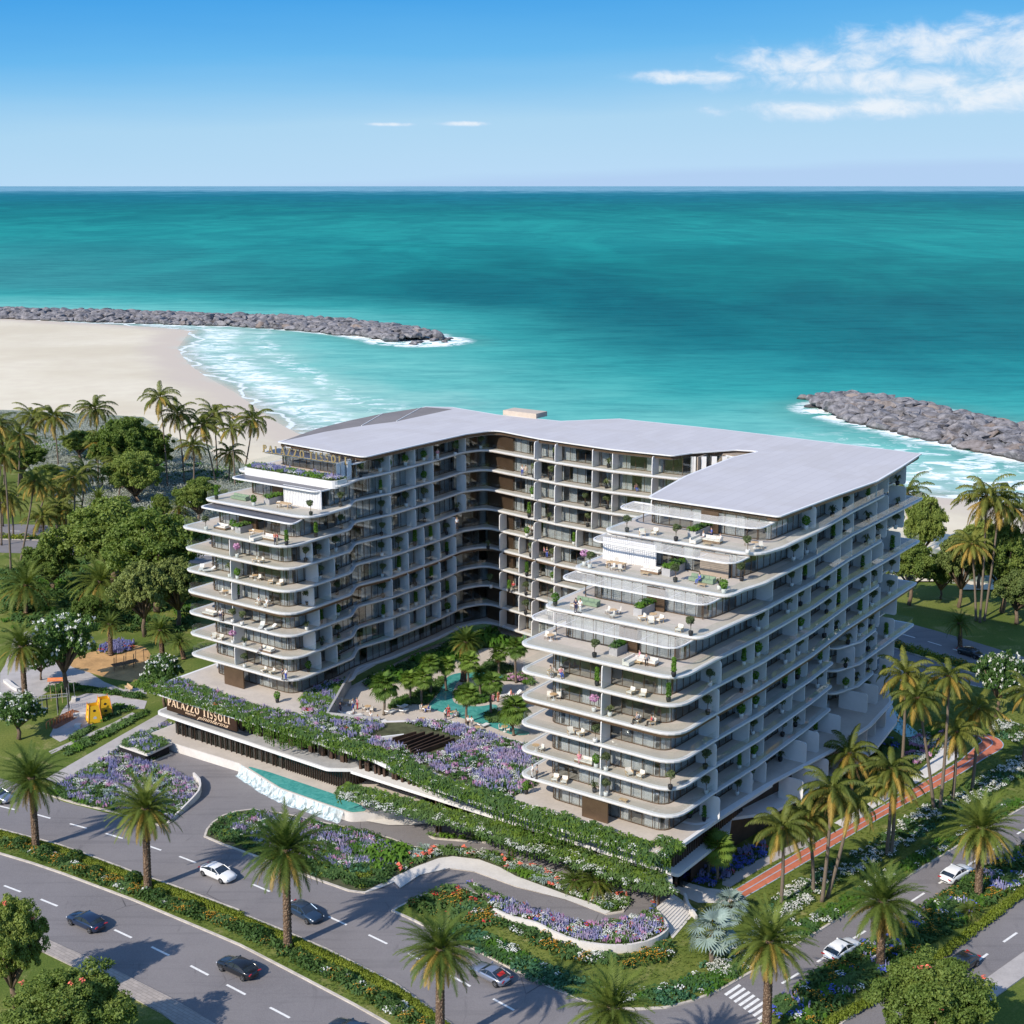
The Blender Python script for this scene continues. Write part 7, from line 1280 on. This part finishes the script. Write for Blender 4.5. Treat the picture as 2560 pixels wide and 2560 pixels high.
# potted plants beside the fins
def pots(kind_list, spots, k, where, rate):
    for p in spots:
        if RNG.random() < rate: put(kind_list[int(RNG.integers(len(kind_list)))], p, LV(k) + .01, RNG.uniform(0, 6), where, RNG.uniform(1.0, 1.3))
KL = ['olive_white', 'olive_black', 'column_black', 'olive_white', 'leafy_white', 'fern_black', 'column_white', 'olive_black']
for k in range(10):
    fl_n = 'podium level' if k == 0 else ORD[k - 1] + ' floor'
    pots(KL, [B(.2, s_ - 1.2) for s_ in RF[k]], k, 'on the east side %s balcony' % fl_n, .8)
    if k: pots(KL, [B(r_ + RNG.uniform(.8, 2.2), 52.6 - (0)) for r_ in BF[k]], k, 'on the rear wing %s balcony' % fl_n, .8)
    if k: pots(KL, [B(67.3 + .2, s_ - 1.2) for s_ in LF[k]] + ([B(66.4, 14.7), B(66.7, 18.6)] if k < 7 else []), k, 'on the west wing %s balcony' % fl_n, .85)
A0 = BANG + math.pi      # facing the front
def P_(v, x, y, k): return W(v, x, y, LV(k))
E_ = 'eastern'; W_ = 'western'
items = [('armchair', 'b', 642, 632, 9, E_), ('armchair', 'b', 697, 628, 9, E_), ('lsofa', 'b', 950, 662, 9, E_), ('low', 'b', 930, 675, 9, E_), ('table', 'b', 1135, 685, 9, E_), ('chair', 'b', 1100, 675, 9, E_), ('chair', 'b', 1165, 690, 9, E_), ('olive_black', 'b', 790, 655, 9, E_), ('olive_white', 'b', 1105, 712, 9, E_), ('olive_black', 'b', 575, 615, 9, E_),
 ('dining', 'b', 527, 775, 8, E_), ('chair', 'b', 490, 768, 8, E_), ('chair', 'b', 512, 785, 8, E_), ('chair', 'b', 545, 790, 8, E_), ('chair', 'b', 560, 770, 8, E_), ('chair', 'b', 530, 760, 8, E_), ('sofa', 'b', 680, 795, 8, E_), ('low', 'b', 655, 805, 8, E_), ('gsofa', 'b', 905, 835, 8, E_), ('low', 'b', 905, 855, 8, E_), ('olive_black', 'b', 787, 835, 8, E_), ('olive_black', 'b', 1078, 830, 8, E_), ('fern_white', 'b', 980, 870, 8, E_), ('leafy_white', 'b', 1000, 885, 8, E_), ('olive_white', 'b', 503, 718, 8, E_), ('pink_white', 'b', 388, 765, 8, E_), ('olive_white', 'b', 412, 775, 8, E_),
 ('gsofa', 'b', 400, 935, 7, E_), ('armchair', 'b', 345, 950, 7, E_), ('table', 'b', 515, 982, 7, E_), ('chair', 'b', 490, 975, 7, E_), ('chair', 'b', 540, 975, 7, E_), ('chair', 'b', 510, 995, 7, E_), ('armchair', 'b', 640, 1005, 7, E_), ('armchair', 'b', 680, 1020, 7, E_), ('table', 'b', 690, 1000, 7, E_), ('armchair', 'b', 718, 1012, 7, E_), ('armchair', 'b', 805, 1055, 7, E_), ('olive_black', 'b', 855, 1070, 7, E_), ('leafy_black', 'b', 260, 940, 7, E_),
 ('table', 'b', 240, 1092, 6, E_), ('chair', 'b', 222, 1085, 6, E_), ('chair', 'b', 258, 1090, 6, E_), ('olive_black', 'b', 432, 1165, 6, E_), ('lsofa', 'b', 665, 1195, 6, E_), ('low', 'b', 620, 1195, 6, E_), ('column_black', 'b', 780, 1250, 6, E_),
 ('armchair', 'b', 240, 1245, 5, E_), ('armchair', 'b', 285, 1250, 5, E_), ('column_black', 'b', 443, 1290, 5, E_), ('armchair', 'b', 592, 1330, 5, E_), ('armchair', 'b', 645, 1340, 5, E_), ('column_black', 'b', 757, 1360, 5, E_),
 ('table', 'b', 252, 1352, 4, E_), ('chair', 'b', 232, 1348, 4, E_), ('chair', 'b', 275, 1352, 4, E_), ('pink_white', 'b', 430, 1405, 4, E_), ('fern_white', 'b', 500, 1425, 4, E_), ('armchair', 'b', 618, 1452, 4, E_), ('armchair', 'b', 682, 1462, 4, E_),
 ('armchair', 'b', 328, 1505, 3, E_), ('armchair', 'b', 370, 1512, 3, E_), ('olive_white', 'b', 435, 1540, 3, E_),
 ('table', 'b', 175, 1575, 2, E_), ('chair', 'b', 200, 1580, 2, E_), ('sofa', 'b', 390, 1632, 2, E_), ('leafy_white', 'b', 440, 1650, 2, E_), ('olive_white', 'b', 483, 1665, 2, E_), ('armchair', 'b', 585, 1685, 2, E_), ('armchair', 'b', 635, 1695, 2, E_), ('olive_black', 'b', 765, 1745, 2, E_),
 ('armchair', 'b', 260, 1710, 1, E_), ('armchair', 'b', 300, 1720, 1, E_), ('fern_black', 'b', 432, 1758, 1, E_), ('olive_white', 'b', 482, 1775, 1, E_), ('low', 'b', 560, 1800, 1, E_), ('leafy_black', 'b', 132, 1765, 0, E_), ('leafy_black', 'b', 850, 1870, 0, E_),
 ('sofa', 'a', 275, 828, 7, W_), ('dining', 'a', 490, 868, 7, W_), ('chair', 'a', 460, 868, 7, W_), ('chair', 'a', 520, 880, 7, W_), ('lsofa', 'a', 570, 895, 7, W_), ('column_black', 'a', 668, 925, 7, W_), ('olive_white', 'a', 182, 835, 7, W_), ('column_black', 'a', 845, 875, 7, W_), ('olive_black', 'a', 1000, 825, 7, W_), ('leafy_white', 'a', 345, 835, 7, W_),
 ('column_black', 'a', 245, 648, 8, W_), ('gsofa', 'a', 388, 650, 8, W_), ('leafy_white', 'a', 470, 688, 8, W_), ('dining', 'a', 655, 700, 8, W_), ('chair', 'a', 620, 698, 8, W_), ('chair', 'a', 690, 705, 8, W_), ('olive_black', 'a', 815, 745, 8, W_), ('olive_black', 'a', 992, 692, 8, W_),
 ('pink_white', 'a', 370, 1000, 6, W_), ('armchair', 'a', 475, 1030, 6, W_), ('armchair', 'a', 512, 1035, 6, W_), ('olive_black', 'a', 783, 1025, 6, W_),
 ('lounger', 'a', 155, 1075, 5, W_), ('lounger', 'a', 205, 1085, 5, W_), ('olive_white', 'a', 325, 1120, 5, W_), ('leafy_white', 'a', 372, 1130, 5, W_), ('table', 'a', 478, 1135, 5, W_), ('chair', 'a', 455, 1130, 5, W_), ('chair', 'a', 502, 1140, 5, W_), ('armchair', 'a', 570, 1160, 5, W_), ('armchair', 'a', 628, 1170, 5, W_),
 ('table', 'a', 300, 1228, 4, W_), ('chair', 'a', 275, 1222, 4, W_), ('chair', 'a', 328, 1232, 4, W_), ('column_black', 'a', 375, 1248, 4, W_), ('armchair', 'a', 500, 1285, 4, W_), ('armchair', 'a', 550, 1295, 4, W_), ('olive_black', 'a', 793, 1285, 4, W_),
 ('sofa', 'a', 205, 1350, 3, W_), ('olive_white', 'a', 343, 1395, 3, W_), ('olive_white', 'a', 400, 1410, 3, W_), ('lounger', 'a', 518, 1425, 3, W_), ('lounger', 'a', 575, 1435, 3, W_), ('fern_white', 'a', 790, 1440, 3, W_),
 ('armchair', 'a', 230, 1490, 2, W_), ('armchair', 'a', 270, 1500, 2, W_), ('pink_white', 'a', 345, 1520, 2, W_), ('fern_white', 'a', 415, 1535, 2, W_), ('sofa', 'a', 550, 1570, 2, W_),
 ('olive_white', 'a', 415, 1665, 1, W_), ('armchair', 'a', 530, 1695, 1, W_), ('armchair', 'a', 580, 1705, 1, W_), ('leafy_black', 'a', 800, 1690, 1, W_), ('leafy_black', 'a', 612, 1875, 0, W_),
 ('leafy_white', 'a', 1285, 468, 9, W_), ('olive_black', 'a', 1115, 515, 9, W_), ('olive_black', 'a', 1520, 400, 9, W_), ('olive_white', 'a', 1685, 385, 9, W_), ('olive_white', 'a', 1840, 345, 9, W_)]
for key, v, x, y, k, wing in items:
    rz = RNG.uniform(0, 6.28) if key[0] in 'oclfp' and '_' in key else BANG + (0 if key in ('sofa', 'gsofa', 'lsofa', 'dining', 'low') else RNG.uniform(-.9, .9)); put(key, P_(v, x, y, k), LV(k) + .012, rz, on(k, wing), 1.12 if '_' in key else 1.0)
for key, x, y, a in [('table', 170, 605, 0), ('chair', 140, 600, 1), ('chair', 205, 612, 4), ('table', 370, 660, 0), ('chair', 335, 655, 1.5), ('chair', 408, 670, 4.5), ('table', 905, 665, 0), ('chair', 872, 662, 1.2), ('chair', 938, 672, 4.6), ('table', 1155, 712, 0), ('chair', 1190, 722, 4), ('table', 878, 775, 0), ('chair', 846, 775, 1.4), ('chair', 912, 778, 4.6), ('table', 1640, 850, 0), ('chair', 1605, 845, 1.4), ('chair', 1672, 858, 4.6), ('table', 1385, 855, 0), ('lounger', 575, 690, 2.6), ('lounger', 703, 680, 2.8), ('lounger', 160, 700, 2.0), ('lounger', 255, 722, 2.2), ('lounger', 370, 755, 2.2), ('lounger', 480, 782, 2.2), ('lounger', 1440, 815, 2.4), ('lounger', 1660, 528, 5.2), ('lounger', 1745, 520, 5.2), ('lounger', 690, 640, 2.6)]:
    put(key, W('h', x, y, ZD), ZD + .01, a, 'on the courtyard deck', 1.05)
for key in FIRSTS:      # labels: unique by look and floor, and by order from the left where several alike share a floor
    pass
from collections import defaultdict
dd = defaultdict(list)
for it in PLACED: dd[(it[1], it[2])].append(it)
for (d_, wh), L_ in dd.items():
    L_.sort(key=lambda i_: i_[3])
    for i, it in enumerate(L_):
        lab = d_ + ' ' + wh + ('' if len(L_) == 1 else ', %s from left' % ORD[i]); wds = lab.split()
        if len(wds) > 16: lab = lab.replace('the courtyard side of the west wing', 'the west wing courtyard side').replace('round headed ', '').replace('bright green ', 'green ')
        tag(it[0], lab, it[4], {'potted plant': 'potted plants on the balconies', 'sun lounger': 'sun loungers', 'chair': 'terrace chairs', 'armchair': 'terrace armchairs', 'table': 'terrace tables', 'sofa': 'terrace sofas'}[it[4]])
ppl = [('stand', 'a', 600, 920, 7, 'coral', 'navy', 'person in coral shirt standing in a couple on the upper western terrace'), ('stand', 'a', 614, 922, 7, 'red', 'beige', 'person in red top, right one of the couple on the upper western terrace'), ('gesture', 'a', 271, 1378, 3, 'white', 'navy', 'person in white beside the sofa on the third lowest western balcony'), ('stand', 'a', 287, 1382, 3, 'black', 'black', 'person in black suit beside the sofa on the third lowest western balcony'), ('stand', 'a', 645, 1735, 1, 'navy', 'black', 'person in navy jacket on the lowest western balcony'), ('stand', 'a', 665, 1738, 1, 'white', 'blue', 'person in white shirt and blue trousers on the lowest western balcony'),
 ('sit', 'a', 500, 1285, 4, 'white', 'beige', 'seated person in white, left of two on the fourth lowest western balcony'), ('sit', 'a', 550, 1295, 4, 'white', 'white', 'seated person all in white, right of two on the fourth lowest western balcony'), ('sit', 'a', 520, 1570, 2, 'black', 'grey', 'person in black sitting on the sofa of the second lowest western balcony'),
 ('stand', 'b', 350, 968, 7, 'navy', 'navy', 'person in navy suit in front of the green sofa'), ('stand', 'b', 370, 970, 7, 'white', 'white', 'person in white in front of the green sofa'), ('gesture', 'b', 945, 655, 9, 'blue', 'navy', 'person in blue standing amid the topmost eastern terrace sofas'), ('sit', 'b', 910, 655, 9, 'white', 'grey', 'person in white seated left on the topmost eastern terrace'), ('sit', 'b', 985, 665, 9, 'white', 'beige', 'person in white seated right on the topmost eastern terrace'), ('sit', 'b', 893, 840, 8, 'blue', 'blue', 'person in blue on the green sofa of the second highest terrace'),
 ('sit', 'b', 630, 1178, 6, 'pink', 'white', 'person in pink on the L-shaped sofa, left one'), ('sit', 'b', 660, 1195, 6, 'grey', 'black', 'person in grey on the L-shaped sofa, right one'), ('sit', 'b', 240, 1247, 5, 'beige', 'grey', 'seated person in beige at the tip of the fifth lowest eastern balcony'), ('sit', 'b', 285, 1252, 5, 'pink', 'blue', 'seated person in pink at the tip of the fifth lowest eastern balcony'), ('sit', 'b', 618, 1454, 4, 'grey', 'black', 'seated person in grey on the fourth lowest eastern balcony'), ('sit', 'b', 682, 1464, 4, 'red', 'black', 'seated person in red on the fourth lowest eastern balcony'), ('sit', 'b', 365, 1625, 2, 'pink', 'pink', 'seated person in pink on the second lowest eastern balcony sofa'), ('stand', 'b', 160, 1692, 1, 'white', 'white', 'person in white at the tip of the lowest eastern balcony'), ('stand', 'b', 180, 1698, 1, 'grey', 'black', 'person in dark suit at the tip of the lowest eastern balcony'),
 ('stand', 'k', 522, 462, 8, 'white', 'blue', 'person in white shirt on an upper rear wing balcony'), ('stand', 'k', 552, 464, 8, 'beige', 'beige', 'person in beige beside the white shirted one on the rear wing'), ('stand', 'k', 583, 992, 5, 'white', 'white', 'person in white on the middle rear wing balcony'), ('stand', 'k', 610, 998, 5, 'white', 'black', 'person in white and black on the middle rear wing balcony'), ('stand', 'k', 717, 1190, 4, 'pink', 'black', 'person in pink top on the fourth lowest rear balcony'), ('stand', 'k', 742, 1198, 4, 'navy', 'blue', 'person in navy on the fourth lowest rear balcony'), ('gesture', 'k', 443, 1500, 2, 'red', 'black', 'person in red on the second lowest rear balcony'), ('sit', 'k', 1540, 600, 8, 'pink', 'blue', 'seated person in pink on the upper rear balcony near the roof notch'),
 ('stand', 'a', 1580, 410, 9, 'pink', 'white', 'person in pink on the top balcony of the west wing'), ('stand', 'a', 1697, 825, 6, 'white', 'black', 'person in white on a mid balcony of the west wing')]
for kd, v, x, y, k, tp, bt, lab in ppl: person(kd, P_(v, x, y, k), LV(k) + .01, BANG + RNG.uniform(-1, 1), tp, bt, lab, RNG.random() < .3)
cpp = [('stand', 235, 655, 'white', 'blue', 'person in white top beside the first courtyard table'), ('gesture', 272, 645, 'pink', 'red', 'person in pink and red gesturing at the courtyard tables'), ('stand', 115, 685, 'navy', 'navy', 'person in navy at the west end of the courtyard deck'), ('sit', 238, 705, 'white', 'grey', 'person in white sitting on a western courtyard lounger'), ('stand', 400, 770, 'white', 'black', 'person in white and black among the front courtyard loungers'), ('sit', 462, 775, 'blue', 'white', 'person in blue sitting among the front courtyard loungers'), ('sit', 872, 665, 'white', 'white', 'person in white at the poolside table, left seat'), ('sit', 935, 672, 'blue', 'blue', 'person in light blue at the poolside table, right seat'), ('stand', 1093, 745, 'white', 'black', 'person in white shirt standing by the middle courtyard table'), ('gesture', 1120, 715, 'red', 'red', 'person in red behind the middle courtyard table'), ('sit', 1190, 722, 'grey', 'blue', 'person in grey seated at the middle courtyard table'), ('stand', 1302, 815, 'white', 'black', 'person in white, left of a pair by the tall palm'), ('stand', 1335, 818, 'white', 'grey', 'person in white, right of a pair by the tall palm'), ('stand', 1532, 572, 'white', 'pink', 'person in white on the sandy pool edge'), ('stand', 1582, 575, 'coral', 'coral', 'person in coral on the sandy pool edge'), ('sit', 1700, 530, 'coral', 'pink', 'person in coral on a lounger by the east pool edge')]
for kd, x, y, tp, bt, lab in cpp: person(kd, W('h', x, y, ZD), ZD + .03, RNG.uniform(0, 6.28), tp, bt, lab, RNG.random() < .3)
# ================================================================== PLAYGROUND AND PARK THINGS
m_yel = simple('yellow_panel', (.80, .46, .02), .6, .06, 1); m_or = simple('orange_tube', (.72, .25, .09), .5, .05); m_pole = simple('grey_pole', (.30, .30, .30), .5, .1)
for i, (x, y, lab) in enumerate(((1082, 745, 'yellow climbing tower with portholes, the nearer one'), (1205, 665, 'yellow climbing tower with a dark round hole, the farther one'))):
    p = W('n', x, y, .05); o = empty('climbing_tower', (p[0], p[1], .05), .5, lab, 'play tower', 'yellow climbing towers'); b = MB(); r0, r1, h = 1.05, .72, 2.7
    b.add([(-r0, -r0, 0), (r0, -r0, 0), (r0, r0, 0), (-r0, r0, 0), (-r1, -r1, h), (r1, -r1, h), (r1, r1, h), (-r1, r1, h)], [(0, 1, 5, 4), (1, 2, 6, 5), (2, 3, 7, 6), (3, 0, 4, 7)]); b.build('panels', m_yel, o)
    for a in range(4):
        for zz, rr_ in ((1.9, .22), (.8, .26)):
            d = MB(); n = 14; off = r0 + (r1 - r0) * zz / h + .02; an = a * math.pi / 2; d.add([(off * math.cos(an) - math.sin(an) * rr_ * math.cos(2 * math.pi * q / n), off * math.sin(an) + math.cos(an) * rr_ * math.cos(2 * math.pi * q / n), zz + rr_ * math.sin(2 * math.pi * q / n)) for q in range(n)], [tuple(range(n))]); d.build('porthole', m_blackp if zz > 1 or i else m_potw, o)
    for sx_, sy_ in ((-1, -1), (1, -1), (1, 1), (-1, 1)): b = MB(); b.tube([(sx_ * r0, sy_ * r0, 0), (sx_ * r1, sy_ * r1, h + .3)], .05, 6); b.build('post', m_or, o)
for i in range(8):
    x0, y0 = 560 + i * 38, 815 - i * 17.5; p = W('n', x0, y0, .05); q = W('n', x0 + 38, y0 + 40, .05); o = empty('climbing_arch', (p[0], p[1], .05), BANG + .45, 'bent orange tube arch over the mulch bed, %s from the left' % ORD[i], 'climbing arch', 'orange tube arches')
    b = MB(); b.tube([(0, -.65, 0), (0, -.65, .75), (0, -.5, .95), (0, .5, .95), (0, .65, .75), (0, .65, 0)], .06, 7); b.build('tube', m_or, o, True)
p = W('n', 610, 640, .05); o = empty('monkey_bars', (p[0], p[1], .05), BANG + .9, 'black outdoor exercise frame with ladder bars behind the arches', 'climbing frame')
for x_ in (-2.4, -.8, .8, 2.4):
    for y_ in (-.7, .7): b = MB(); b.tube([(x_, y_, 0), (x_, y_, 2.6)], .06, 6); b.build('post', m_blackp, o)
b = MB(); [b.tube([(-2.4, y_, 2.55), (2.4, y_, 2.55)], .05, 6) for y_ in (-.7, .7)]; [b.tube([(-2.3 + .33 * i, -.7, 2.55), (-2.3 + .33 * i, .7, 2.55)], .03, 5) for i in range(15)]; b.build('ladder_bars', m_pole, o)
for i, (x, y) in enumerate(((590, 480), (650, 470), (720, 500), (780, 520), (800, 470), (860, 460), (495, 620), (665, 640))):
    p = W('n', x, y + 40, .05); o = MB().tube([(0, 0, 0), (0, 0, 2.9)], .05, 6).build('climbing_pole', m_pole if i > 2 else m_wood, None, loc=(p[0], p[1], .05)); tag(o, 'slim upright playground pole, %s from the left of its row' % ORD[sorted(range(8), key=lambda q: (590, 650, 720, 780, 800, 860, 495, 665)[q]).index(i)], 'pole', 'playground poles')
for x, y, lab, mt, L2 in ((640, 312, 'orange topped bench beside the park path under the blossom tree', m_or, 2.6), (1480, 392, 'wooden bench on the path near the podium corner', m_wood, 2.2)):
    p = W('n', x, y, .05); o = empty('bench', (p[0], p[1], .04), BANG + .75 if x < 1000 else BANG - .3, lab, 'bench', 'park benches'); MB().box((0, 0, .45), (L2, .5, .08)).build('seat', mt, o); MB().box((0, .25, .72), (L2, .06, .35), rx=-.2).build('backrest', mt, o); [MB().box((s_ * (L2 / 2 - .2), 0, .22), (.12, .45, .42)).build('leg', m_conc, o) for s_ in (-1, 1)]
for x, y, dx, dy, a, lab in ((950, 690, 2.8, .7, .75, 'long white concrete block seat in the playground'), (900, 815, 1.0, .8, .6, 'short white concrete block seat in the playground'), (850, 510, 1.5, .7, -.7, 'tilted white slab seat among the playground poles')):
    p = W('n', x, y, .05); bb = MB(); bb.prism(fillet([(-dx / 2, -dy / 2, .15), (dx / 2, -dy / 2, .15), (dx / 2, dy / 2, .15), (-dx / 2, dy / 2, .15)], 3), 0, .5); o = bb.build('block_seat', m_conc, None, loc=(p[0], p[1], .04), rz=BANG + a); tag(o, lab, 'seat', 'concrete block seats')
pb = smooth_line(WP('n', [(60, 280), (110, 320), (160, 360), (215, 385)], .3), 4); tag(MB().wall(pb, .04, .55, .7).build('curved_bench', m_conc), 'low curved pale concrete bench at the edge of the western plaza', 'bench')
p = W('n', 1440, 130, .05); o = empty('climbing_nest', (p[0], p[1], .05), .6, 'dark timber climbing structure on the orange play sand', 'climbing structure')
for i in range(6): b = MB(); b.tube([(-2.2 + i * .85, -.8 + (i % 2) * 1.6, 0), (-2.0 + i * .85, -.6 + (i % 2) * 1.4, 2.3)], .07, 6); b.build('post', m_wick, o)
b = MB(); [b.tube([(-2.2, -.8 + .22 * i, .75), (2.2, -.8 + .22 * i, .9)], .06, 5) for i in range(8)]; b.build('net_deck', m_wick, o)
p = W('n', 1672, 290, .05); o = empty('park_lamp', (p[0], p[1], .05), 0, 'thin dark lamp post at the edge of the orange play sand', 'lamp'); b = MB(); b.tube([(0, 0, 0), (0, 0, 5.6)], [.07, .045], 8); b.build('pole', m_blackp, o); MB().box((.28, 0, 5.55), (.7, .14, .07)).build('lamp_head', m_blackp, o)
